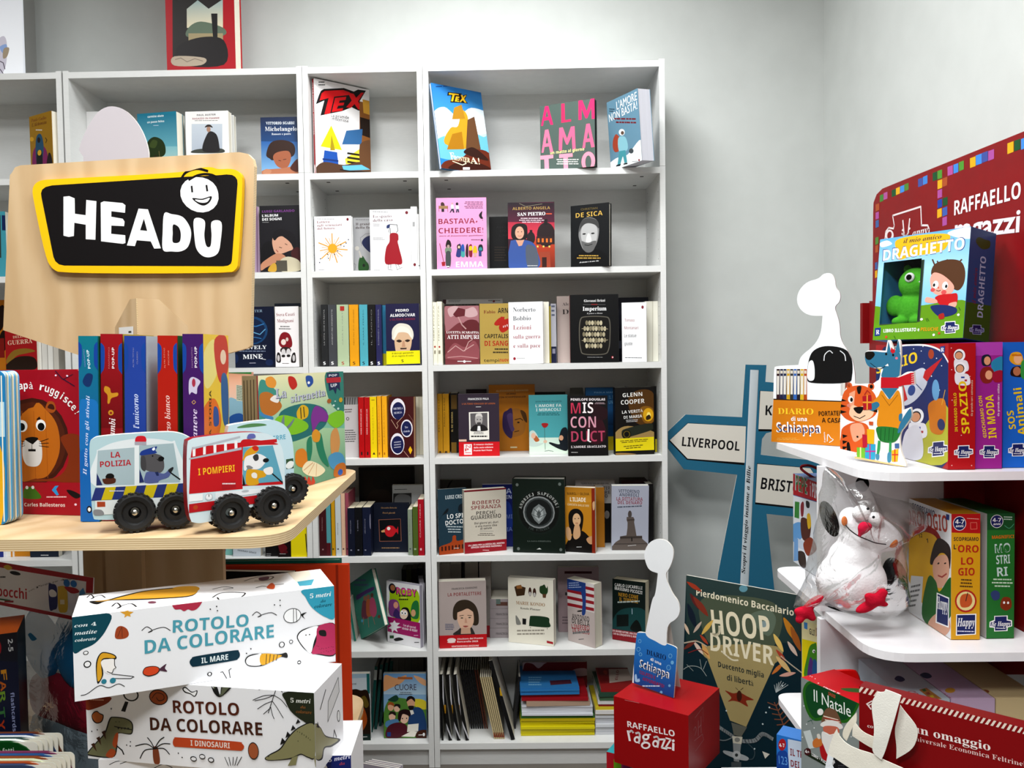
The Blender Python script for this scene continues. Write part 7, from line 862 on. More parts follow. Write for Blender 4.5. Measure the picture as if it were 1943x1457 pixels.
book('picture_book','tall dark teal picture book behind the orange one on the lower plywood shelf','book','',(-0.4166,-0.9938,0.5865,-0.0001,0.0006,0),(0.3092,0.3787,0.018),{'F':'p d8d8d4 0 16 600 25 600 46 0 37'},{'c': '0f6a5c', 'hc': 1})
book('picture_book','black picture book with pale page edge leaning behind the roll boxes','book','',(-0.3581,-1.0369,0.5865,-0.1004,0.0009,0),(0.164,0.3682,0.016),{},{'c': '15151a'})
pack('activity_pack','clear plastic pack of blue bath toys hanging under a white header card with red borders','toy pack','',(-0.7252,-1.2445,0.9555,-0.4654,0.0473,0),(0.3026,0.0791,0.004),{'F':"p e8e8ec 0 0 605 0 606 147 0 158;p b01828 0 0 605 0 604 17 0 20;p b01828 0 146 492 145 605 145 605 161 492 161 0 161;p b01828 569 1 605 1 602 52 566 56;t c02030 -80 133 245 118 35 b|scarabocchi;n 444 44 57 120 48 44 71 1 l;b d8b83c 105 15 131 5 158 14 132 24;e 14141a 175 31 32 1 -3 7;t 555 255 90 265 87 6 s|c;t 555 266 85 276 82 6 s|o;t 555 277 80 287 78 6 s|n;t 555 300 72 309 69 6 s|l;t 555 311 67 321 64 6 s|';t 555 322 63 332 60 6 s|a;t 555 334 59 343 56 6 s|c;t 555 345 56 354 53 6 s|q;t 555 356 52 366 49 6 s|u;t 555 367 48 377 45 6 s|a;t 555 390 42 399 39 6 s|p;t 555 401 39 410 36 6 s|e;t 555 412 36 421 33 6 s|r;t 555 434 30 444 27 6 s|d;t 555 445 28 455 25 6 s|i;t 555 457 25 466 22 6 s|s;t 555 468 23 477 20 6 s|e;t 555 479 21 488 18 6 s|g;t 555 490 19 499 16 6 s|n;t 555 501 17 510 14 6 s|a;t 555 512 15 522 12 6 s|r;t 555 523 13 533 10 6 s|e;b 2a2c70 367 54 385 46 412 54 416 121 396 136 374 135;b eee 371 73 389 65 411 74 407 88 377 91;b d8b83c 418 59 424 50 454 46 468 58 472 125 448 139 423 131;p e8e0c0 431 96 455 93 456 109 432 112;b b01828 454 48 514 46 532 58 489 66;e 2c7ac0 466 34 17 13;e 2c7ac0 503 32 17 12;p d8d8e4 472 68 519 67 519 124 478 125;p 4a90c8 535 55 553 40 566 59 534 69;p 2a6a3a 80 134 150 132 146 138 80 139;p a02030 115 139 168 132 168 139 115 145"},{'c': 'e8e8ec'})
carton('flashcard_box','dark blue flashcard box with an orange top and coloured letters','box','',(-0.5916,-1.4646,0.5865,0.4175,0.0009,0.0001),(0.0484,0.3783,0.1),{'F':'g 1a1418 161826 0 -22 106 0 104 99 -1 77;e 8a1c24 39 44 12 2 -1 27;e b0b0b0 39 44 7 2 0 18;t b8b8b8 70 20 71 61 13 b|2-5;t b07a1c 47 118 49 153 15 b|F;t a85a1c 44 154 45 188 15 b|A;t 6a8a2c 41 189 43 224 15 b|R;t 3a6a3c 38 240 40 275 15 b|T;t a03a1c 36 281 38 315 15 b|Y;t 8a90b0 72 196 75 326 10 b|flashcards'},{'c': '141830', 'T': 'c8641c', 'R': '0e101c'})
board_book('board_book','backmost rounded board book of the green fanned pile at the lower corner','book','fanned board books',(-0.642,-1.4998,0.587,-0.0006,0.0018,0),(0.1941,0.2355,0.0052),{},{'c': '6a3a24', 'rd': 0.045})
board_book('board_book','second from the back rounded board book of the green fanned pile at the lower corner','book','fanned board books',(-0.6464,-1.505,0.587,-0.0006,0.0018,0),(0.1934,0.2351,0.0052),{},{'c': '1c3a6a', 'rd': 0.045})
board_book('board_book','third from the back rounded board book of the green fanned pile at the lower corner','book','fanned board books',(-0.6509,-1.5101,0.587,-0.0006,0.0019,0),(0.1926,0.2347,0.0052),{},{'c': 'c8ccd0', 'rd': 0.045})
board_book('board_book','fourth from the back rounded board book of the green fanned pile at the lower corner','book','fanned board books',(-0.6553,-1.5152,0.587,-0.0006,0.0019,0),(0.1919,0.2343,0.0052),{},{'c': '2a4444', 'rd': 0.045})
board_book('board_book','fifth from the back rounded board book of the green fanned pile at the lower corner','book','fanned board books',(-0.6596,-1.5203,0.587,-0.0006,0.0019,0),(0.1912,0.2339,0.0052),{},{'c': 'dfe4e0', 'rd': 0.045})
board_book('board_book','frontmost rounded board book of the green fanned pile at the lower corner','book','fanned board books',(-0.664,-1.5254,0.587,-0.0006,0.002,0),(0.1905,0.2335,0.0052),{'F':'t b8c8b8 237 38 308 35 16 b|con fatti'},{'c': '0c4a1c', 'rd': 0.045})
board_book('board_book','backmost rounded board book of the lower fanned pile with striped edges','book','fanned board books',(-0.5864,-1.5549,0.587,-0.0006,0.0018,0),(0.1858,0.2315,0.0052),{},{'c': '7a3a5a', 'rd': 0.045})
board_book('board_book','second from the back rounded board book of the lower fanned pile with striped edges','book','fanned board books',(-0.5896,-1.5603,0.587,-0.0006,0.0018,0),(0.185,0.2302,0.0052),{},{'c': '2c5a8a', 'rd': 0.045})
board_book('board_book','third from the back rounded board book of the lower fanned pile with striped edges','book','fanned board books',(-0.5928,-1.5657,0.587,-0.0006,0.0019,0),(0.1842,0.229,0.0052),{},{'c': '8a4a20', 'rd': 0.045})
board_book('board_book','fourth from the back rounded board book of the lower fanned pile with striped edges','book','fanned board books',(-0.5959,-1.571,0.587,-0.0006,0.0019,0),(0.1835,0.2277,0.0052),{},{'c': 'c8d0b0', 'rd': 0.045})
board_book('board_book','fifth from the back rounded board book of the lower fanned pile with striped edges','book','fanned board books',(-0.599,-1.5763,0.587,-0.0006,0.0019,0),(0.1827,0.2265,0.0052),{},{'c': 'a04a20', 'rd': 0.045})
board_book('board_book','frontmost rounded board book of the lower fanned pile with striped edges','book','fanned board books',(-0.6021,-1.5816,0.587,-0.0006,0.0019,0),(0.1819,0.2253,0.0052),{},{'c': '3a4a6a', 'rd': 0.045})
cutout('signpost_cutout','blue cardboard fingerpost cut-out with white place name arrows, leaning by the wall corner','sign','',(0.82,0.05,0,0,0,0),'511 -2715 653 -2710 645 -2596 754 -2584 753 -2271 649 -2246 621 -2207 612 -2100 753 -2081 973 -2056 1051 -1992 1090 -1912 1090 -1781 1038 -1689 960 -1671 817 -1674 650 -1694 706 -1129 750 -805 825 661 296 658 292 -1076 319 -1288 451 -1965 88 -2008 -18 -2150 -17 -2268 104 -2382 486 -2358',0.005,'2f6f8a','p 111 606 -2536 909 -2516 909 -2255 597 -2260;p d8d4ca 611 -2534 909 -2514 909 -2266 597 -2275;t 16161a 644 -2369 1064 -2350 65 b|KINGSTON;p 111 117 -2324 513 -2297 500 -2030 110 -2072 -12 -2203;p dcd8ce 119 -2321 512 -2295 503 -2046 115 -2080 -4 -2208;t 16161a 76 -2167 467 -2128 61 b|LIVERPOOL;p 111 586 -2042 947 -2006 1025 -1887 934 -1717 572 -1761;p d8d4ca 589 -2037 947 -2003 1020 -1887 929 -1730 575 -1774;t 16161a 609 -1866 921 -1823 76 b|BRISTOL;p 222 620 -2155 657 -2151 657 -2146 620 -2149',{'pole':'572 -2678 497 -1207 57','pa':'t 16161a 500 -1286 542 -2025 25 I|Scopri il viaggio insieme a Billie'})
cutout('poster_standee','tall dark book poster with a pale wedge and cream title behind the red carton','poster','',(0.807,-0.26,0,-0.7236,0,0),'-11 -1445 699 -1451 696 602 -117 895',0.006,'12303a','g 3a4c4a 28403f -11 -1450 708 -1572 708 -1189 -14 -1025;b 56604e 124 -1338 495 -1389 591 -1294 494 -1083 187 -1031 80 -1188;b 6a7868 395 -1273 505 -1333 553 -1286 504 -1181;e 8fa0a0 480 -1243 22 -5 0 21;e 6a9aa8 358 -1429 26 -5 0 21;p a8986a 101 -1021 567 -1086 372 -617 271 -625;b a8986a 122 -1036 552 -1135 552 -1040 354 -972 133 -958;t ece4cc 56 -1333 655 -1328 38 b|Pierdomenico Baccalario;t e8dfc4 162 -1125 523 -1157 135 b|HOOP;t e8dfc4 148 -1017 540 -1020 103 b|DRIVER;c e8dfc4 15 162 -1125 177 -1114 204 -1134 207 -1175;c e8dfc4 10 219 -1028 282 -994 323 -999;t 2a3434 197 -928 480 -934 32 b|Duecento miglia;t 2a3434 254 -863 418 -870 32 b|di libertà;b 8a3420 241 -797 291 -794 332 -810 373 -801 419 -789 373 -772 383 -740 332 -751 291 -749 259 -736 280 -766;e 4a2418 330 -788 16 -4 0 33;l 2a1a14 3 322 -822 307 -832;l 2a1a14 3 338 -826 355 -843;b a8442c -8 -1405 50 -1396 92 -1362 34 -1371;b 6a2c2c 14 -1338 61 -1303 80 -1249 34 -1283;b 8a3c2c 36 -1322 102 -1284 134 -1220 70 -1256;b 1c2838 -3 -1273 45 -1212 52 -1132 4 -1192;b e0c8b0 -26 -1146 0 -1119 7 -1081 -19 -1108;b c8b4a4 35 -1098 54 -1143 91 -1180 72 -1135;b d8b460 90 -1099 117 -1159 167 -1206 140 -1147;b b04a30 79 -1097 114 -1081 133 -1049 98 -1065;b e0c8b8 35 -1047 78 -1023 100 -980 57 -1004;b d8a868 90 -1049 130 -1014 144 -961 104 -995;b 7a3a30 -33 -980 4 -1029 57 -1062 20 -1013;b c8882c 596 -1309 656 -1257 680 -1178 620 -1229;b e0c070 538 -1203 580 -1167 595 -1112 554 -1147;b b04a34 552 -1116 589 -1098 610 -1063 573 -1081;b d8c0b0 619 -1178 657 -1152 675 -1107 637 -1133;b c87a3c 528 -967 554 -1015 595 -1050 570 -1003;b d8a898 571 -969 617 -1001 666 -1011 621 -979;b d8b880 552 -1078 607 -1054 638 -1004 584 -1028;b a8642c 638 -1267 683 -1213 694 -1139 649 -1192;c c8bca8 8 -27 -1022 57 -1052 122 -1036;c c8bca8 7 581 -1085 638 -1051 698 -1020;c 8a2c2c 5 0 -967 78 -1006 133 -988;c a8b0ac 4 -34 -856 11 -888 78 -894 121 -854;l a8b0ac 3 -11 -892 33 -863;l a8b0ac 3 78 -945 89 -887;l a8b0ac 3 122 -945 100 -889;c 8a5a44 6 542 -809 571 -750 599 -682;c 8a5a44 6 551 -792 503 -798;c 8a5a44 6 563 -769 516 -769;c 8a5a44 6 574 -745 530 -740;c 8a5a44 6 586 -722 543 -712;c 8a5a44 6 597 -699 557 -683;c 8a5a44 6 553 -793 586 -840;c 8a5a44 6 565 -769 598 -815;c 8a5a44 6 576 -746 609 -789;c 8a5a44 6 588 -723 620 -764;c 8a5a44 6 599 -699 631 -739;c 7a6a5c 4 -36 -608 32 -688 121 -743;c b8c0c0 3 552 -869 542 -910;c b8c0c0 3 552 -869 556 -921;c b8c0c0 3 552 -869 569 -932;c b8c0c0 3 552 -869 583 -943;c b8c0c0 3 552 -869 596 -939;c b8c0c0 3 552 -869 609 -935;c b8c0c0 3 552 -869 622 -931;e c8d4d4 186 -489 5 -2 0 5;e c8d4d4 473 -664 5 -1 0 5;e c8d4d4 513 -772 5 -1 0 5;e c8d4d4 175 -767 5 -1 0 5;e c8d4d4 590 -917 5 -1 0 5;e c8d4d4 249 -678 5 -1 0 5;e c8d4d4 423 -503 5 -2 0 5;e c8d4d4 493 -737 5 -1 0 5;p d8d4c8 148 -670 191 -677 174 -632;p d8d4c8 470 -504 514 -501 487 -466;c 8a8f90 22 31 -585 141 -597 206 -565 269 -544 331 -524 423 -552 473 -606 531 -595;c 7a8284 6 136 -590 119 -550 141 -496 227 -492 290 -531;c 4a5a60 5 362 -533 422 -494 412 -441 372 -428;p 6a6a60 280 -617 378 -617 342 -549 295 -547;p c8c4b4 285 -537 350 -551 343 -506 290 -496;e 8a8a84 317 -524 17 -5 0 14;p 8f9494 290 -496 341 -505 328 -395 295 -389;b a8adae 231 -433 289 -441 351 -446 387 -438 372 -417 310 -408 237 -415;e b8bcbc 312 -431 27 -9 0 26;e 3a4040 312 -431 10 -3 0 10;p 50585a 279 -378 341 -399 340 -220 278 -198;l 1c4a5c 4 118 -326 183 -408',{'strut':1})
carton('carton','colourful striped carton on the floor under the red carton','box','',(0.5096,-0.6245,0.0005,-0.5086,0.0003,0),(0.1964,0.3559,0.22),{'F':'p b01c2c 0 0 393 -100 390 624 -5 749;p 6a9a1c 40 32 82 21 82 91 40 102;p 8a2a6a 84 20 131 8 130 78 83 90;p 2a9a8c 133 17 183 4 182 64 132 78;p d87a2c 186 11 341 -29 341 39 186 81'},{'c': 'b01c2c', 'T': '3aa0a8', 'R': '2a3a6a'})
carton('carton','red cardboard carton with white lettering, standing on the striped carton','box','',(0.5227,-0.6799,0.3565,-0.6241,0,0),(0.2018,0.1715,0.2),{'F':'t f0e8e8 77 140 333 122 29 b|RAFFAELLO;l f0e8e8 12 79 160 89 207;c f0e8e8 10 82 168 99 154 108 161;e f0e8e8 130 191 19 -5 0 18;e 8c0c10 129 193 8 -2 0 9;c f0e8e8 10 123 161 140 154 145 169 139 207;e f0e8e8 178 165 20 -6 0 17;e 8c0c10 178 165 9 -2 0 7;l f0e8e8 7 191 150 204 145;c f0e8e8 7 170 180 170 190 198 193;e f0e8e8 177 207 26 -7 0 19;e 8c0c10 177 208 16 -5 0 10;e f0e8e8 231 184 18 -5 0 19;e 8c0c10 230 185 8 -2 0 10;c f0e8e8 9 222 155 240 147 247 162 241 199;l f0e8e8 9 252 157 281 149 263 195 291 194;l f0e8e8 8 286 141 312 141 284 189 313 184;l f0e8e8 12 325 157 324 191;e f0e8e8 325 144 7 -2 0 7;l d88a8c 2 63 5 143 1;l d88a8c 1 143 -2 271 -6;l d88a8c 1 271 -3 404 -3','R':'l a86a6c 3 78 40 181 23 181 98;l a86a6c 6 120 69 119 143;l a86a6c 6 154 61 154 143;l a86a6c 5 119 106 153 102;c a86a6c 5 61 94 82 85 94 106 77 127;l a86a6c 3 68 150 170 156 187 190 84 207'},{'c': '9a0c12', 'T': 'a80e16'})
cutout('card_standee','small blue card standee with a blank white die-cut top, standing on the red carton','sign','',(0.628,-0.6621,0.529,-0.72,0,0),'-101 -284 -88 -298 -46 -300 -5 -489 14 -506 30 -624 -23 -630 -47 -680 -50 -722 -22 -774 27 -803 84 -801 121 -765 119 -714 97 -660 68 -622 110 -536 147 -501 156 -453 137 -411 80 -370 77 -272 131 -267 138 -252 115 -2 -129 -18',0.004,'eceef0','g 3a86c8 2c74bc -116 -285 145 -342 144 -207 -118 -144;g 2c74bc 16307c -118 -144 144 -207 143 21 -120 94;b eceef0 -46 -300 -16 -427 14 -502 30 -620 -23 -630 -47 -680 -50 -722 -22 -774 27 -803 84 -801 121 -765 119 -714 97 -660 68 -622 110 -536 147 -501 156 -453 137 -411 80 -370 77 -266 12 -270;e 7ab4dc -81 -249 10 -2 0 10;e 7ab4dc -89 -204 12 -3 0 12;e 7ab4dc -77 -180 10 -2 0 10;e 7ab4dc 98 -213 11 -3 0 12;e 7ab4dc 109 -182 9 -2 0 10;e 7ab4dc 88 -151 13 -3 0 14;e 7ab4dc -78 -119 8 -2 0 8;e 7ab4dc 44 -12 8 -2 0 8;e 7ab4dc 92 -59 7 -2 0 7;e 3078bc -81 -249 7 -2 0 7;e 3078bc -89 -204 9 -2 0 9;e 3078bc -77 -180 7 -2 0 7;e 3078bc 98 -213 8 -2 0 9;e 3078bc 88 -151 10 -3 0 11;t 14224a -41 -190 73 -185 26 S|DIARIO;t f4f4f4 -18 -163 44 -152 15 b|di una;t f4f4f4 -84 -112 89 -94 41 b|Schiappa;t 14224a -80 -113 86 -96 36 s|Schiappa;t a01c3c -84 -77 10 -70 17 b|COLPITO E;t a01c3c -66 -47 62 -39 17 b|AFFONDATO!;n c8dcf0 -67 -19 37 -46 -67 -4 1 l;b a8ccec -113 -58 -103 -69 -96 -44 -86 -51 -83 -35 -109 -28',{'strut':1,'rest':0.5295})
cutout('card_standee','orange card standee with printed book spines and a blank white die-cut figure shape above','sign','',(0.9763,-0.7737,1.179,-0.75,0,0),'-159 -210 -156 -363 -147 -374 -33 -379 -23 -421 45 -471 77 -528 84 -610 23 -613 -21 -640 -42 -685 -32 -735 9 -776 67 -786 88 -809 124 -809 143 -780 145 -738 167 -715 166 -673 138 -650 152 -611 164 -568 166 -497 207 -433 228 -384 235 -293 228 -216 173 1 -171 1',0.004,'eceef0','p cc8018 -159 -210 180 -209 173 5 -171 3;p 2a1c0c -159 -213 180 -211 180 -206 -159 -207;p 3a1c24 -142 -359 -126 -359 -126 -212 -144 -213;p 2a2a4a -124 -359 -109 -359 -109 -212 -126 -213;p 2c3a5a -107 -359 -92 -359 -91 -211 -109 -212;p c8a020 -90 -359 -75 -359 -74 -211 -92 -212;p 3a3a3a -73 -359 -58 -359 -57 -211 -75 -212;p 3a6ab0 -56 -359 -41 -359 -40 -211 -58 -212;p 2a2430 -39 -359 -24 -359 -23 -210 -41 -211;p d0b030 -22 -359 -7 -359 -7 -210 -24 -211;p b0501c -5 -359 9 -359 10 -210 -7 -211;p e0dcd4 -140 -325 -129 -325 -130 -234 -141 -234;p e0dcd4 -122 -325 -111 -325 -112 -235 -124 -234;p e0dcd4 -105 -325 -94 -326 -95 -235 -107 -235;p e0dcd4 -88 -326 -77 -326 -78 -235 -89 -235;p e0dcd4 -71 -326 -60 -326 -61 -236 -72 -236;p e0dcd4 -54 -326 -43 -326 -44 -236 -55 -236;p e0dcd4 -37 -326 -26 -326 -27 -237 -38 -236;p e0dcd4 -20 -326 -10 -326 -10 -237 -22 -237;p e0dcd4 -3 -326 7 -326 6 -237 -5 -237;p d8d0c0 -140 -351 -129 -351 -129 -336 -140 -336;p d8d0c0 -122 -351 -111 -351 -111 -337 -122 -337;p d8d0c0 -105 -351 -94 -351 -94 -337 -105 -337;p d8d0c0 -88 -352 -77 -352 -77 -337 -88 -337;p d8d0c0 -71 -352 -60 -352 -60 -337 -71 -337;p d8d0c0 -54 -352 -43 -352 -43 -337 -54 -337;p d8d0c0 -37 -352 -26 -352 -26 -337 -37 -337;p d8d0c0 -20 -352 -9 -352 -10 -337 -20 -337;p d8d0c0 -3 -352 7 -352 7 -337 -3 -337;p c8c4c0 169 -356 178 -356 180 -236 168 -235;p d8d4cc 180 -356 189 -356 189 -236 178 -236;p 8a4a3c 191 -356 200 -356 199 -236 187 -236;p b07060 202 -356 211 -356 209 -236 197 -236;b 141416 15 -385 37 -442 95 -467 180 -455 217 -412 220 -328 193 -296 30 -294 12 -326;b eceef0 12 -355 19 -392 37 -399 46 -363 44 -312 23 -303 12 -319;c eceef0 4 91 -399 95 -427 116 -445 131 -434;c eceef0 4 166 -444 186 -426 191 -398;t f0c838 -135 -138 41 -142 29 S|DIARIO;t eef0f4 -69 -107 9 -109 19 b|di una;t eef0f4 -143 -48 75 -54 47 b|Schiappa;t 1c3468 -138 -50 72 -57 37 s|Schiappa;t 2a1808 66 -136 180 -144 21 b|PORTATELI;t 2a1808 81 -106 178 -109 21 b|A CASA!;n e0a850 -141 -19 -22 -27 -141 -4 2 l;t eef0f4 98 -13 95 -61 6 b|il castoro;c eef0f4 3 106 -18 109 -51 123 -34 134 -27 116 -13',{'strut':1,'rest':1.178})
cutout('card_standee','die-cut card standee of a tiger cub and a blue wolf in yellow sweater','sign','',(0.9918,-1.1318,1.179,-1.1,0,0),'-190 -42 -190 -241 -156 -305 -144 -319 -115 -312 -57 -317 -34 -314 -15 -327 -1 -333 5 -375 -50 -380 -68 -404 -70 -441 -50 -450 26 -446 35 -487 47 -487 60 -451 73 -454 81 -489 92 -483 93 -405 87 -346 120 -367 148 -366 153 -319 97 -312 100 -265 104 -219 136 -232 143 -198 117 -161 88 -130 91 -60 119 -11 114 1 -118 -10 -107 -34',0.004,'f0eeec','b d8642c -190 -36 -186 -96 -175 -132 -115 -158 -57 -149 -49 -95 -71 -38 -144 -24;b e8a888 -137 -144 -85 -153 -71 -112 -115 -77 -133 -100;b d8642c -194 -203 -190 -253 -156 -292 -115 -306 -64 -304 -21 -272 -11 -213 -35 -181 -100 -159 -159 -167;e d8642c -146 -305 16 14;e d8642c -40 -305 15 15;e 14100e -39 -304 8 8;e a84a20 -146 -305 7 7;p e8a888 -144 -274 -115 -287 -122 -219 -144 -212;b f0c8a8 -144 -187 -130 -225 -100 -220 -71 -225 -28 -212 -42 -181 -100 -162;p 14100e -190 -253 -156 -242 -190 -238;p 14100e -190 -228 -156 -220 -190 -213;p 14100e -190 -203 -156 -197 -190 -187;p 14100e -11 -231 -35 -220 -11 -219;p 14100e -11 -215 -35 -206 -11 -203;b 14100e -107 -300 -86 -304 -91 -276 -102 -275;b 14100e -122 -216 -75 -221 -85 -199 -96 -193 -111 -198;l 14100e 3 -122 -182 -93 -174 -67 -188;e f4f0ec -137 -249 13 14;e 14100e -133 -248 7 9;e d88a7a -147 -224 9 7;e 14100e -71 -246 4 5;p 14100e -178 -103 -152 -99 -176 -87;p 14100e -178 -78 -152 -76 -176 -62;p 14100e -178 -53 -152 -54 -176 -37;e 14100e -104 -99 5 4;b 14100e -156 -67 -144 -71 -137 -31 -153 -27;b 3a7a98 -68 -429 -61 -441 -29 -444 27 -440 64 -448 90 -434 92 -381 80 -346 10 -342 13 -381 -43 -380 -66 -404;p 3a7a98 32 -440 39 -484 50 -443;p 3a7a98 67 -443 83 -486 91 -439;b 14100e -68 -429 -63 -442 -32 -443 -23 -429 -43 -411 -61 -414;c 1c3a4c 3 -43 -398 -1 -375 40 -396;p f0f0f0 23 -387 37 -396 40 -386;e 14100e 29 -433 5 5;e 14100e 60 -429 5 5;e d87a8a 75 -417 6 5;p c82030 48 -443 52 -460 60 -451 68 -460 68 -440 57 -434;p c01c2c 6 -342 84 -343 84 -302 5 -300;p c01c2c 84 -343 148 -366 152 -319 84 -308;l e8d8d4 2 139 -362 152 -363;l e8d8d4 2 139 -353 152 -355;l e8d8d4 2 139 -345 152 -347;l e8d8d4 2 139 -337 152 -339;l e8d8d4 2 139 -329 152 -331;l e8d8d4 2 139 -321 152 -323;p 3a7a98 6 -300 81 -302 44 -257;b d89020 -7 -267 10 -291 44 -257 81 -294 97 -253 97 -195 88 -142 -7 -144 -6 -213 -42 -211 -42 -235;l a86a14 3 10 -273 44 -233 81 -276;b 3a7a98 -50 -229 -14 -245 0 -231 -28 -209 -50 -214;b 2c7a3a -7 -147 88 -145 81 -106 54 -89 7 -91 -11 -116;l 1c5a2a 3 7 -142 5 -94;l 1c5a2a 3 26 -143 23 -95;l 1c5a2a 3 45 -145 41 -97;l 1c5a2a 3 64 -146 58 -98;p 3a9a5a -7 -93 5 -91 3 -60 -7 -20 -15 -19;p 3a9a5a 44 -91 54 -92 53 -21 40 -16;b 4a8aa4 -17 -37 -1 -36 -3 -18 -15 -17;b 4a8aa4 37 -46 52 -50 51 -16 36 -14;b 3a7a98 81 -130 94 -172 133 -226 139 -198 114 -161 97 -137;b 3a7a98 87 -200 101 -204 97 -178 87 -177;p b01c2c -80 -264 -39 -272 -35 -214 -75 -209;r e0a03c -60 -270 -54 -211;p e0a03c -78 -243 -37 -245 -37 -239 -78 -237;l b01c2c 3 -71 -270 -57 -289 -43 -278;p 7ab83c -106 -56 -67 -57 -67 -11 -106 -16;p 38a0c0 -65 -72 -18 -77 -20 -16 -67 -8;p e0b020 -58 -134 -23 -134 -25 -76 -56 -76;p b8243c -80 -111 -57 -110 -56 -61 -78 -56;p c85a2c -49 -165 -28 -165 -30 -151 -48 -151;r c02c8a -46 -74 -41 -13;p c02c8a -65 -46 -18 -51 -18 -46 -65 -41;r f0e0a0 -91 -58 -85 -13;p e0b020 55 -59 85 -68 81 -18 56 -15;p 4a6a9a 68 -87 88 -90 88 -71 69 -69;r c83a2c 67 -65 72 -17;p c83a2c 56 -45 84 -48 84 -43 56 -40;p d8bc84 -115 -18 121 -4 114 9 -118 -10',{'strut':1,'rest':1.178})
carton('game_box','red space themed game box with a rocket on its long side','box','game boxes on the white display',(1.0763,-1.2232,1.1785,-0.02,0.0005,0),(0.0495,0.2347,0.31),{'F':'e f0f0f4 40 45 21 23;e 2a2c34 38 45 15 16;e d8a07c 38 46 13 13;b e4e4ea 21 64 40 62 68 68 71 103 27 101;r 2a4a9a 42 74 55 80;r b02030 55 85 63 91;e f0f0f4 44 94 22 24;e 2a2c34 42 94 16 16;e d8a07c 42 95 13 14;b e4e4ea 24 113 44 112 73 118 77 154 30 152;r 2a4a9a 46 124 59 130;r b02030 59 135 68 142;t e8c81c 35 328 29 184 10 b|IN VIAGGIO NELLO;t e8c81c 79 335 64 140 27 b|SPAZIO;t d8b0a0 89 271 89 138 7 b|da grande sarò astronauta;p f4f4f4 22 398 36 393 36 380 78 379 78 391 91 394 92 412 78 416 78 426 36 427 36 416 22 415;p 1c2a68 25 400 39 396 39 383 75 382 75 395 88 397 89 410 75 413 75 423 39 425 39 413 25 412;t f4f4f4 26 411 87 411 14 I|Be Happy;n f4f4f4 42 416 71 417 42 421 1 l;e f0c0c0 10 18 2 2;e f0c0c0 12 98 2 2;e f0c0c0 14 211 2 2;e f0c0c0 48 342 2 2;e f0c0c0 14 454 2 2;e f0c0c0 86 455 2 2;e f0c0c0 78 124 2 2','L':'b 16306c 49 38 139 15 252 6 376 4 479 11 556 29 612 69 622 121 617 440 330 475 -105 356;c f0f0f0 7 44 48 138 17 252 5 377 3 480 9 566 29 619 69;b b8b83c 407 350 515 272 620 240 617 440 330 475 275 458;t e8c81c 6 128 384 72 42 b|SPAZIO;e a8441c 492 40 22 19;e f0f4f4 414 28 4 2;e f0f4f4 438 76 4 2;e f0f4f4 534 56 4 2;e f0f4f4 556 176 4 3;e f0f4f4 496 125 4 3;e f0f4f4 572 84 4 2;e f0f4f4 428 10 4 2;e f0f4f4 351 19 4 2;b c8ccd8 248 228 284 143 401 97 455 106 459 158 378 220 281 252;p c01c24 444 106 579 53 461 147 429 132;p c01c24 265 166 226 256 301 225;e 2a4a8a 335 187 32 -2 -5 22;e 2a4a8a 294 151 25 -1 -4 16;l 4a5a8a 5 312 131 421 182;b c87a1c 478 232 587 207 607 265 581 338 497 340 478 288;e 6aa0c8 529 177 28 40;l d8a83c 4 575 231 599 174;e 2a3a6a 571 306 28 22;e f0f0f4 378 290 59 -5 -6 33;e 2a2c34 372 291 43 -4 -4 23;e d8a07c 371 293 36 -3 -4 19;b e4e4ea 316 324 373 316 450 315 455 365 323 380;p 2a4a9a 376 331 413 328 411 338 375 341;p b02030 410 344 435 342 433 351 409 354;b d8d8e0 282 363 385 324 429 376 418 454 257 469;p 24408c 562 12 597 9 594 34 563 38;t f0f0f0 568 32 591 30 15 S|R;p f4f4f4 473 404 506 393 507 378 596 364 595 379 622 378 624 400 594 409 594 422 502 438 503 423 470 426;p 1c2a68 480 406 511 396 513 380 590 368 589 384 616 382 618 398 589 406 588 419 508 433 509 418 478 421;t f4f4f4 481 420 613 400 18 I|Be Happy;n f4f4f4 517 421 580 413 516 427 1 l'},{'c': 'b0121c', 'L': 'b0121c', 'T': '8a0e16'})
carton('game_box','magenta fashion themed game box standing between the red and blue ones','box','game boxes on the white display',(1.1304,-1.2164,1.1785,-0.02,0.0007,0),(0.0487,0.2357,0.3),{'F':'p b04ab0 0 0 97 0 98 49 0 50;b 14243c 21 74 24 51 47 46 57 64 52 86 29 88;e d8a07c 42 69 12 16;b 2c8ab0 57 75 97 54 97 106 68 116;b 8a2a24 15 124 24 97 51 92 68 116 56 149 28 151;e e0a884 48 122 13 17;b a01c3c 62 115 96 106 98 145 67 147;t e8c81c 42 355 22 199 12 b|GIOCHIAMO CON;t e8c81c 78 357 64 195 28 b|IN MODA;t e8d0e0 87 276 87 156 7 b|da grande sarò stilista;p f4f4f4 16 402 30 397 30 384 72 385 72 397 86 400 86 418 72 422 72 432 30 432 30 420 16 418;p 1c2a68 19 404 33 400 33 387 70 387 69 400 82 403 83 416 69 418 69 429 33 429 33 417 19 416;t f4f4f4 20 415 81 417 15 I|Be Happy;n f4f4f4 36 421 65 423 36 425 1 l'},{'c': '9c2c90', 'T': '8a2480'})
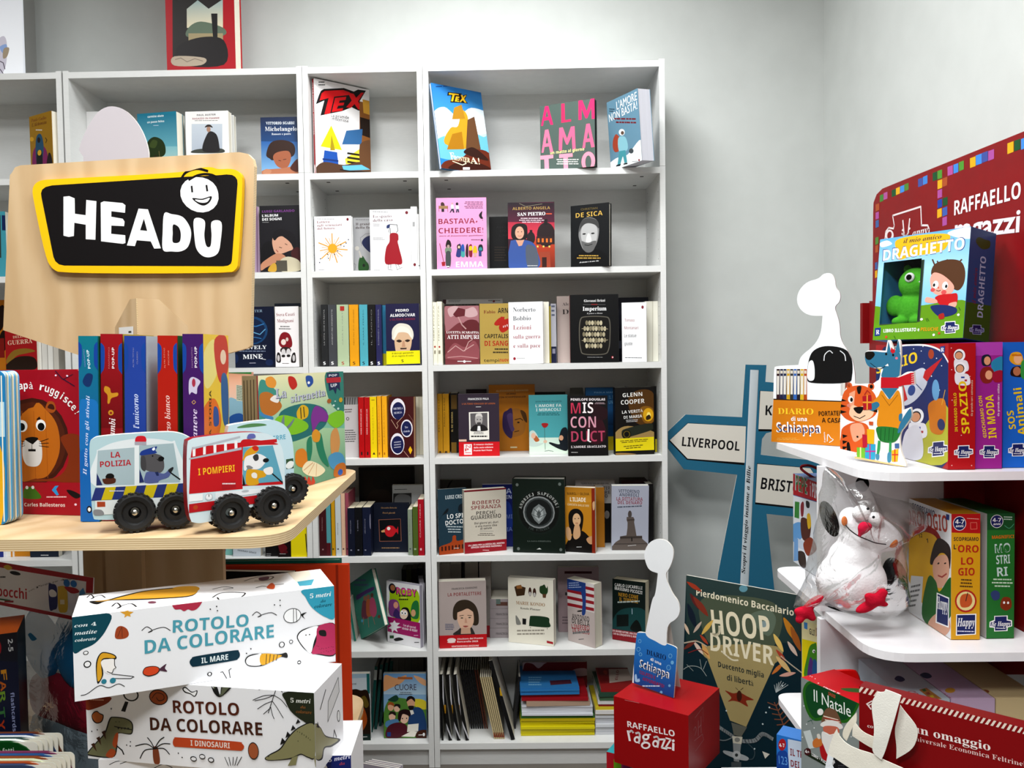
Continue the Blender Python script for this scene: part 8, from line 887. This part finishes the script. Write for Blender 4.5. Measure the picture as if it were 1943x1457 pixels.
carton('game_box','bright blue animal rescue game box with two cartoon children','box','game boxes on the white display',(1.1864,-1.2069,1.1785,-0.02,0.0005,0),(0.0501,0.2351,0.3),{'F':'b e0a828 24 68 29 43 51 37 68 46 73 80 46 85;e e8b890 54 63 15 19;p c87a1c 32 45 68 46 68 53 32 52;b 2a1a18 29 124 34 96 62 91 73 114 67 131;e b87a58 51 109 14 17;b 3a9a4a 68 74 95 69 95 137 67 131;t e8c81c 49 324 39 255 24 b|SOS;t e8c81c 86 348 67 170 27 b|Animali;p f4f4f4 21 398 35 393 36 380 78 379 78 392 92 394 93 413 78 417 78 428 35 428 35 417 21 415;p 1c2a68 24 400 38 396 38 383 75 382 75 395 88 397 89 411 75 414 75 425 38 426 38 414 24 412;t f4f4f4 25 412 87 412 15 I|Be Happy;n f4f4f4 41 417 71 418 41 422 1 l'},{'c': '1c6cc8', 'T': '185ab0'})
carton('plush_toy_box','light blue and green window box with a plush dragon and a boy printed beside it','toy box','',(1.0445,-0.982,1.4235,-1.0539,0.1112,0),(0.1965,0.217,0.085),{'F':'g 48a0dc a8d4ec -44 -69 396 -5 408 162 -28 120;g a8d4ec 7ac0e8 -28 120 408 162 421 352 -9 335;b e8f2f8 300 14 339 3 396 5 399 47 341 36;b e8f2f8 1 16 34 9 58 27 12 35;b 6a9a1c -12 299 50 295 212 297 405 294 396 439 -4 438;p 6aa020 -6 363 390 357 393 434 0 434;b e8b41c 79 54 80 12 182 5 300 17 308 48 278 84 153 90 94 97;t 2a2a3c 111 31 276 32 19 I|il mio amico;t 2a4a8a 18 97 376 89 50 b|DRAGHETTO;t f4f6fa 21 95 373 86 45 b|DRAGHETTO;b 5c3c24 244 173 255 134 308 120 361 132 383 172 381 223 357 247 315 218 273 188;l 5c3c24 6 255 134 245 113;l 5c3c24 6 273 134 266 122;l 5c3c24 6 290 134 287 131;l 5c3c24 6 308 133 307 120;l 5c3c24 6 325 133 327 128;l 5c3c24 6 342 133 347 137;l 5c3c24 6 359 133 366 126;b e8a898 242 186 258 167 299 184 342 227 332 258 292 263 257 247 244 213;e f4f4f4 266 217 12 16;e f4f4f4 306 224 12 16;e 222 260 218 5 7;e 222 311 227 5 7;e d05a5a 256 237 10 8;e d05a5a 303 250 11 9;l 5a2a2a 3 271 240 281 244 289 241;e c85a4a 279 230 3 4;b c01c24 269 267 292 259 332 258 358 260 359 298 335 303 295 301 273 280;b e8a898 228 268 238 265 273 277 277 291 240 288 226 281;b e8a898 328 297 357 292 355 311 329 316;b 22346c 252 309 268 299 322 303 359 317 357 337 319 348 285 343;b a82c24 288 340 308 334 312 354 293 357;p 24408c 7 383 35 381 34 415 8 417;t f0f0f0 14 410 31 409 19 S|R;t f4f8f4 49 403 211 402 14 b|LIBRO ILLUSTRATO e;t d89a1c 217 402 291 403 14 b|PELUCHE;p f4f4f4 302 386 317 380 316 368 359 367 360 379 374 382 376 400 362 404 363 414 319 416 318 404 303 403;p 1c2a68 306 388 320 383 319 371 357 370 358 383 371 385 373 398 359 401 360 411 322 413 321 401 306 400;t f4f4f4 308 399 371 399 15 I|Be Happy;n f4f4f4 325 404 355 405 325 409 1 l;e eee 217 354 6 5;e eee 369 343 5 5;e eee 274 419 5 5;e c85a2c 64 422 6 6;e c84a2c 296 413 5 5;l 3a6a1c 3 242 363 236 352;l 3a6a1c 3 375 325 369 314;l 3a6a1c 3 107 430 100 419;l 3a6a1c 3 249 362 242 351;p 26382c 28 105 210 111 209 362 29 369;l 4a5a4a 3 28 105 210 111 209 362 29 369 28 105','R':'p 2c4c7c 0 0 170 0 169 288 4 293;p 3c5a1c 4 293 169 288 170 434 0 434;b 3a4a1c 39 54 53 33 98 35 132 37 129 63 80 75;t 7a2a34 66 295 62 154 24 I|il mio amico;t a8b0c8 119 342 113 102 36 b|DRAGHETTO;p a8b0c8 37 391 56 386 55 376 113 371 114 381 133 382 136 396 117 401 118 409 60 413 59 405 39 405;p 1c2458 42 393 60 388 59 378 109 373 111 384 129 384 131 395 112 398 113 407 63 411 62 402 43 402;t a8b0c8 45 402 128 395 12 I|Be Happy;n a8b0c8 67 404 107 402 67 408 1 l'},{'c': '58a8dc', 'R': '2c4c7c', 'T': '5aa8dc', 'win': 1})
carton('game_box','pirate themed game box with a dark red cord handle behind the plush bird','box','',(0.9978,-0.6299,0.857,-1.5362,-0.0005,0),(0.1797,0.2291,0.1),{'F':'p b01424 0 0 359 0 359 89 -3 110;t d8dce4 27 82 182 80 84 b|PEPE;t 3a7a4a 33 80 177 78 75 b|PEPE;t d8dce4 216 81 367 79 67 b|i PIRATI;p dfe4ea -3 113 359 93 359 458 0 458;p 3a8a3c 23 141 82 134 78 220 16 225;b 6aa4d8 -18 277 100 236 113 309 -10 355;b 8a2a34 97 149 123 124 140 135 131 193 103 199;b 222 166 113 206 113 205 140 170 143;b 5a2a18 102 214 193 202 227 223 197 304 113 309;b e0b81c 176 184 212 170 227 223 191 246;p c8d4e4 54 323 168 326 166 366 60 370;b 8a3a1c 130 336 225 282 293 324 184 384;b 3a2a24 57 395 147 379 162 447 83 454;p 7aa8d8 13 333 64 325 64 438 5 455'},{'c': '2a5a9a', 'T': '5a7ab0', 'reg': 'pir'})
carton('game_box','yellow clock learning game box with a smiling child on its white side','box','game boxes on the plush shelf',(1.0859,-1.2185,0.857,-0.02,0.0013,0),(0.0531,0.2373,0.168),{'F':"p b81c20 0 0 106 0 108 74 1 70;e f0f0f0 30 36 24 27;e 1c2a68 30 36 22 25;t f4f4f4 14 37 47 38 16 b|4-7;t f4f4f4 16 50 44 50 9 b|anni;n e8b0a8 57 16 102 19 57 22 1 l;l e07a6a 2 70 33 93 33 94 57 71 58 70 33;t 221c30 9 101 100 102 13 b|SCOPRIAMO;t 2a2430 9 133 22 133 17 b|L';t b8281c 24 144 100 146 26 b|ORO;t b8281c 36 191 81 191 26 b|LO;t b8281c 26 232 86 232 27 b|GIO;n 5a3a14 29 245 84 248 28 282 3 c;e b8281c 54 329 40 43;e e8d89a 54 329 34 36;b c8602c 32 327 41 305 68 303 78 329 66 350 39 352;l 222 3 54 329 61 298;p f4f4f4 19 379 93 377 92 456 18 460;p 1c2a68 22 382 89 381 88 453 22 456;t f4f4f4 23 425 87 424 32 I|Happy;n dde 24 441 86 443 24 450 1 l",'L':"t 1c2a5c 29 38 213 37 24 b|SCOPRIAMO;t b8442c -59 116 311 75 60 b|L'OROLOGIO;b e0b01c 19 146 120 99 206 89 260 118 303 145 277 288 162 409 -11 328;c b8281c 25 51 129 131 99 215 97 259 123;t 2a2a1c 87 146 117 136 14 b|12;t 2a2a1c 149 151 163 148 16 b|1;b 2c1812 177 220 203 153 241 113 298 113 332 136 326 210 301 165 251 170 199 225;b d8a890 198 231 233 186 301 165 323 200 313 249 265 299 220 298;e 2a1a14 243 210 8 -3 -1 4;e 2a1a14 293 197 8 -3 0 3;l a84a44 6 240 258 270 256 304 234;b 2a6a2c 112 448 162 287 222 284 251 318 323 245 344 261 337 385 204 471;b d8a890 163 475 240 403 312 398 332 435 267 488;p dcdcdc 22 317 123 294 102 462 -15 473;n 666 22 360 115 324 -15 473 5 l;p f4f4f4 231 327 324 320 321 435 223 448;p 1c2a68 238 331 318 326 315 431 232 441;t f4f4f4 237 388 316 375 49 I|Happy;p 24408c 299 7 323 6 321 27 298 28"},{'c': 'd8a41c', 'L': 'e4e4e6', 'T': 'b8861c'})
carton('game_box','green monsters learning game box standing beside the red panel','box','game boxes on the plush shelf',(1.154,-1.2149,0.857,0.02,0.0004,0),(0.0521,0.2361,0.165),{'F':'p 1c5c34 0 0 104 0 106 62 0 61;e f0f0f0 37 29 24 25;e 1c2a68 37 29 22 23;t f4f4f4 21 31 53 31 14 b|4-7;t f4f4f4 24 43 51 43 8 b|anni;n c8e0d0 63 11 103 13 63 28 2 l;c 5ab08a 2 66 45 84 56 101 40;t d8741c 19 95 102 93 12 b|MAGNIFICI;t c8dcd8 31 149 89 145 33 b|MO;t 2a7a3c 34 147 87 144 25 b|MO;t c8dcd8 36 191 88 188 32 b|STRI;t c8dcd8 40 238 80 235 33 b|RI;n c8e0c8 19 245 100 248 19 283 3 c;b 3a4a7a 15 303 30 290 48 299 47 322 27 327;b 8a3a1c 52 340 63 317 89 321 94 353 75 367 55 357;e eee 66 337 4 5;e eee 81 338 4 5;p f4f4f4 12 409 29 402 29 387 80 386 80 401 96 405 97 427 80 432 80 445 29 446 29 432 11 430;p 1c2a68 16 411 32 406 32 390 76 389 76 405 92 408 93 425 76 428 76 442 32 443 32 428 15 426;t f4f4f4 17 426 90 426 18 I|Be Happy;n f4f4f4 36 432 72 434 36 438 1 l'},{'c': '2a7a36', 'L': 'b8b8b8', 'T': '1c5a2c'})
tube("pir","cord_handle",[(1.0385, -0.72, 1.0804), (1.0296, -0.7061, 1.082), (1.0159, -0.6848, 1.0917), (1.0055, -0.6686, 1.1024), (1.0067, -0.6704, 1.1107), (1.0182, -0.6884, 1.1141), (1.0318, -0.7096, 1.1078), (1.0408, -0.7235, 1.0953)],.0035,"8a1020")
carton('game_box','pale yellow bird picture box standing behind the white divider panel','box','',(0.9879,-0.7165,0.531,-1.0541,0,0),(0.0485,0.2015,0.05),{'F':'p e0d8a8 0 0 97 0 94 90 2 96;p e0d018 2 96 94 87 94 320 3 299;t 3a3040 46 59 77 59 28 b|GLI;t 8a2a34 85 59 119 56 41 b|UCCELLI;p 4a8ac0 13 8 35 7 35 40 15 40;b 4a8a2c 15 282 34 169 50 118 73 99 90 104 93 253;b 5a3a7a 34 275 50 177 69 196 65 277;b 2a5a8a 65 277 69 183 92 188 93 267;e f0f0f0 73 137 8 -3 0 9;e 111 75 138 4 -1 0 5'},{'c': 'e0d8a8'})
carton('game_box','grey Christmas puzzle box with a white bearded man and a red top with a flap','box','',(0.8333,-1.1423,0.531,-1.1194,-0.0006,0),(0.1412,0.2264,0.09),{'F':'g 8a9290 8e9694 -4 2 293 -108 288 364 -10 510;b 2a6a1c 9 49 43 0 108 -9 184 -17 257 -15 280 0 232 84 183 109 120 125 61 149 22 118;b 14502a 22 49 49 8 108 -4 184 -10 256 -8 268 5 226 76 170 104 120 109 68 136 35 107;t f0f4f0 65 71 241 66 46 s|Il Natale;t c84a3c 136 20 169 22 12 b|SASSI;b 7a5a44 107 145 113 102 133 73 171 68 195 99 189 116;l e8d8c8 4 113 112 183 99;l a83a2c 4 116 118 186 101;l e8d8c8 4 120 124 190 104;l a83a2c 4 123 130 194 106;e e8e8e4 97 102 15 -6 0 13;b e4e0dc 104 141 151 112 198 110 195 129 106 156;b c8705a 113 153 170 129 188 137 176 167 125 181;b e4e2e0 105 177 132 171 151 173 188 147 182 195 150 249 118 253 106 218;c f4f4f0 4 119 174 144 173 170 157;b b01c24 93 234 106 218 131 253 156 252 150 280 105 279;p c8d0d0 11 214 47 193 73 253 40 272;b c87a3c 60 232 93 203 106 228 66 255;b d8d4cc 80 198 93 190 98 205 85 212;p 20301c 16 283 140 284 143 303 18 303;e 4a1418 33 286 17 -8 0 15;t f0f0f0 22 296 44 289 12 b|4+;t f0f0f0 54 292 140 295 11 b|LIBRO + PUZZLE;e d8dcdc 15 110 3 -1 0 3;e d8dcdc 28 178 3 -1 0 3;e d8dcdc 67 177 3 -1 0 3;e d8dcdc 7 239 3 -1 0 3;e d8dcdc 256 84 3 -1 0 2;e d8dcdc 243 138 3 -1 0 2;l 3a6a5a 2 41 141 61 164;l 3a6a5a 2 34 165 68 141','T':'t f0e0e0 183 169 107 172 18 b|IL NATALE;b 3a5a2a 150 130 184 69 221 79 185 128;e f4d8d8 18 141 1 -2 2 3;e f4d8d8 37 144 1 -2 2 3;e f4d8d8 75 167 2 -2 2 3;e f4d8d8 9 141 1 -2 2 3'},{'c': '8a9290', 'T': 'b81420', 'reg': 'puz'})
carton('game_box','blue learning train game box standing under the grey Christmas box','box','',(0.8145,-1.0509,0.3515,-0.5995,0.0008,0),(0.0849,0.2481,0.05),{'F':'p 2a7ac8 0 0 51 1 39 339 0 271;p c8d4e4 46 8 170 2 170 294 50 281;b 1c4c9c -1 94 40 63 51 140 50 335 2 271;e b0242c 23 38 16 -6 0 25;t f4f4f4 12 50 34 46 14 b|4-7;t 6aa4e0 10 122 45 120 34 s|123;t 8a2430 56 74 181 72 28 b|IL TRENINO;t 8a2430 58 121 192 117 27 b|DEI NUMERI'},{'c': '3a7ac0', 'T': '4a80c0'})
carton('game_box','pale blue grey baby game box, first of three lying on the lowest white shelf','box','baby game boxes',(0.985,-1.255,0.531,0,0,0),(0.08,0.228,0.204),{'T':'b 1c2458 46 221 71 189 86 196 83 228 56 247;t b04a5a 39 334 48 434 27 b|COLORI;p a8743a 89 323 127 305 132 418 90 434;p 3a6a3a 99 323 116 314 112 335 99 341;p 8a3a2a 99 352 116 343 112 364 99 370;p c8b03a 99 380 116 371 112 392 99 398;p 3a4a8a 99 408 115 399 112 420 99 426'},{'c': 'b4bcc4'})
carton('game_box','lilac pink baby game box, middle of three on the lowest white shelf','box','baby game boxes',(1.067,-1.255,0.531,0,0,0),(0.08,0.228,0.204),{'T':'b 1c2458 -1 184 26 158 43 165 38 199 8 217;t a8446a -26 324 -23 401 28 b|SUONI;e c8963a 38 331 19 0 -13 24;e d8c0c8 -30 395 14 0 -8 16'},{'c': 'c0a8c0'})
carton('game_box','beige yellow baby game box beside the red panel on the lowest white shelf','box','baby game boxes',(1.149,-1.255,0.531,0,0,0),(0.086,0.228,0.204),{'T':'b 1c2458 -53 187 -26 161 -9 168 -20 201 -46 216;t 8a5a3a -75 302 -75 398 28 b|NUMERI;e 8a4a2a -7 346 19 0 -11 19;b 1c2458 -40 500 -15 489 -11 506 -34 521'},{'c': 'c8b48c'})
carton('promo_carton','dark red cardboard promo box with candy striped top edge and cream lettering','box','',(0.8618,-1.3418,0.3515,-0.7332,-0.0006,0),(0.2456,0.4687,0.03),{'F':"p e8d8cc 7 -1 16 -1 3 21 -5 21;p e8d8cc 25 -1 33 -1 21 21 12 21;p e8d8cc 42 -1 51 -1 39 21 30 21;p e8d8cc 60 -1 68 -1 56 21 47 21;p e8d8cc 77 -1 85 -1 73 21 65 21;p e8d8cc 94 -1 102 -1 90 21 82 21;p e8d8cc 111 -1 119 -1 107 21 99 21;p e8d8cc 128 -1 136 -1 124 21 116 21;p e8d8cc 144 -1 152 -1 141 21 133 21;p e8d8cc 161 -1 169 -1 157 20 149 21;p e8d8cc 177 -1 185 -1 174 20 166 20;p e8d8cc 193 -1 201 -1 190 20 182 20;p e8d8cc 210 -1 217 -1 206 20 198 20;p e8d8cc 226 -1 233 -1 222 20 214 20;p e8d8cc 241 -1 249 -1 238 20 230 20;p e8d8cc 257 -1 265 -1 254 20 246 20;p e8d8cc 273 -1 280 -1 270 20 262 20;p e8d8cc 288 -1 296 -1 285 20 278 20;p e8d8cc 304 -1 311 -1 301 20 293 20;p e8d8cc 319 -1 326 -1 316 20 308 20;p e8d8cc 334 -1 342 -1 331 20 324 20;p e8d8cc 349 -1 357 -1 346 20 339 20;p e8d8cc 364 -1 371 -1 361 20 354 20;p e8d8cc 379 -1 386 -1 376 19 369 20;p e8d8cc 394 -1 401 -1 391 19 383 19;p e8d8cc 408 -1 415 -1 405 19 398 19;p e8d8cc 423 -1 430 -1 420 19 413 19;p e8d8cc 437 -1 444 -1 434 19 427 19;p e8d8cc 451 -1 458 -1 449 19 442 19;p e8d8cc 465 -1 472 -1 463 19 456 19;p e8d8cc 480 -1 486 -1 477 19 470 19;p e8d8cc 493 -1 500 -1 491 19 484 19;p e8d8cc 507 -1 514 -1 505 19 498 19;p e8d8d4 23 55 42 38 44 41 30 54 42 68 39 72;p e8d8d4 32 56 43 47 44 50 35 58;n c8a09c 49 39 70 33 48 73 3 l;t e8d8d4 28 136 60 133 12 S|con;t f0e4e0 171 109 399 100 27 S|un omaggio;t e8c8c4 120 139 508 119 16 S-|dell'Universale Economica Feltrinelli"},{'c': '8c0a12', 'T': '7a1016'})
cutout('handle','red plastic handle','','',(0.9,-1.1,0.76,-0.55,0,0),'-33 57 -22 50 -19 27 17 12 100 -8 114 1 124 25 125 50 100 51 88 60 46 64 41 75 0 86 -13 69 -26 66',0.008,'e01210','',{'par':'puz'})
sheets('tote_bag','white cotton tote bag with its handles looped over the dark red promo box corner','bag','',(0.896,-1.378,0.7,-0.72,0,0),[('bag_body', '-158 -90 -153 -71 -125 -47 -80 -42 -40 -43 -7 -31 84 -15 121 28 130 161 -214 291 -209 141 -198 64 -184 -19 -169 -67', 0.012, 0.01, 'ece8dc', ''), ('handle', '-40 -47 -9 -31 4 -65 25 -148 44 -227 54 -269 31 -273 5 -276 0 -265 -22 -260 -23 -253 -40 -223 -37 -182 -30 -137 -33 -94', 0.02, 0.006, 'f2f0e8', ''), ('handle', '44 -227 56 -212 85 -184 98 -163 98 -133 82 -87 31 -38 33 -81 26 -135 35 -174', 0.01, 0.007, 'eae6dc', ''), ('handle', '-146 -62 -138 -98 -114 -136 -97 -160 -95 -127 -107 -112 -123 -67 -129 -51', 0.01, 0.004, 'e4dece', ''), ('handle', '-106 -112 -97 -127 -75 -105 -33 -96 -33 -70 -42 -56 -93 -75 -107 -79', 0.016, 0.005, 'e8e2d4', '')],'p 1c1c1e -168 13 -111 32 -107 106 -180 131;b c8c8c8 -172 29 -164 21 -159 29 -166 41 -172 38;p e8ecf0 -209 141 -198 64 -188 9 -168 15 -173 39 -162 57 -155 123;n 4a4a50 -152 34 -120 24 -152 59 3 l')
plush_bird({'body': [[0.9282, -1.15, 0.9516, 0.068, 0.0504, 0.0592, 0], [0.9347, -1.15, 0.9981, 0.0504, 0.0395, 0.0395, 0], [0.9391, -1.155, 1.0368, 0.0372, 0.0306, 0.0393, 0], [0.963, -1.16, 1.0508, 0.0654, 0.0305, 0.0327, 0.42], [0.9261, -1.155, 1.0722, 0.024, 0.024, 0.0262, 0]], 'wing': [[0.8935, -1.13, 1.0698, 0.0155, 0.0089, 0.0377, -0.35], [1.0276, -1.12, 0.9445, 0.0246, 0.0112, 0.0447, -0.2]], 'eye': [[0.9322, -1.186, 1.0914, 0.0172, 0.0129, 0.0154, 0], [0.9581, -1.19, 1.0811, 0.0154, 0.0118, 0.0128, 0.3]], 'pupil': [[0.9344, -1.21, 1.1045, 0.0027, 0.0017, 0.0027, 0], [0.9422, -1.216, 1.0897, 0.0027, 0.0017, 0.0027, 0]], 'beak': [[0.9261, -1.21, 1.0685, 0.0116, 0.0095, 0.0131, 0.3], [0.9353, -1.208, 1.0711, 0.0095, 0.0085, 0.0085, 0], [0.9198, -1.21, 1.0558, 0.0051, 0.0051, 0.0072, 0.3]], 'blush': [[0.905, -1.1745, 1.0743, 0.0056, 0.003, 0.0095, 0], [0.9937, -1.18, 1.0331, 0.0112, 0.0052, 0.0103, 0]], 'foot': [[[0.8504, -1.162, 0.9128, 0.0261, 0.0087, 0.0096, -0.6], [0.829, -1.17, 0.8967, 0.0217, 0.0087, 0.0104, 0.1], [0.8203, -1.17, 0.8814, 0.01, 0.0078, 0.0087, 0], [0.8441, -1.17, 0.8856, 0.01, 0.0078, 0.0078, 0.4]], [[0.9299, -1.216, 0.9198, 0.0252, 0.0088, 0.0105, -0.4], [0.9426, -1.225, 0.9362, 0.0209, 0.0075, 0.0125, -0.2], [0.9301, -1.225, 0.9427, 0.0105, 0.0067, 0.0084, 0], [0.9551, -1.225, 0.9488, 0.0117, 0.0067, 0.0096, 0], [0.9595, -1.22, 0.926, 0.0113, 0.0063, 0.0059, 0.1]]], 'tail': [[0.9585, -1.13, 1.1382, 0.0133, 0.0067, 0.0155, 0], [0.9129, -1.15, 0.8962, 0.0373, 0.0088, 0.0066, 0.25]], 'smile': [(0.902, -1.187, 1.0693), (0.9076, -1.194, 1.061), (0.9199, -1.2, 1.0514), (0.935, -1.204, 1.0447), (0.9519, -1.204, 1.038), (0.9727, -1.2, 1.0341)]})
plastic_bag((1,-1.15,1,0,0,0),'-240 -346 -205 -333 -187 -275 -135 -288 -96 -296 -65 -256 -4 -229 78 -210 152 -170 144 -139 92 -126 39 -120 66 -78 57 -7 62 81 63 201 -12 256 -135 235 -214 207 -275 193 -354 206 -363 188 -319 126 -327 81 -305 -12 -279 -118 -268 -219 -253 -311')
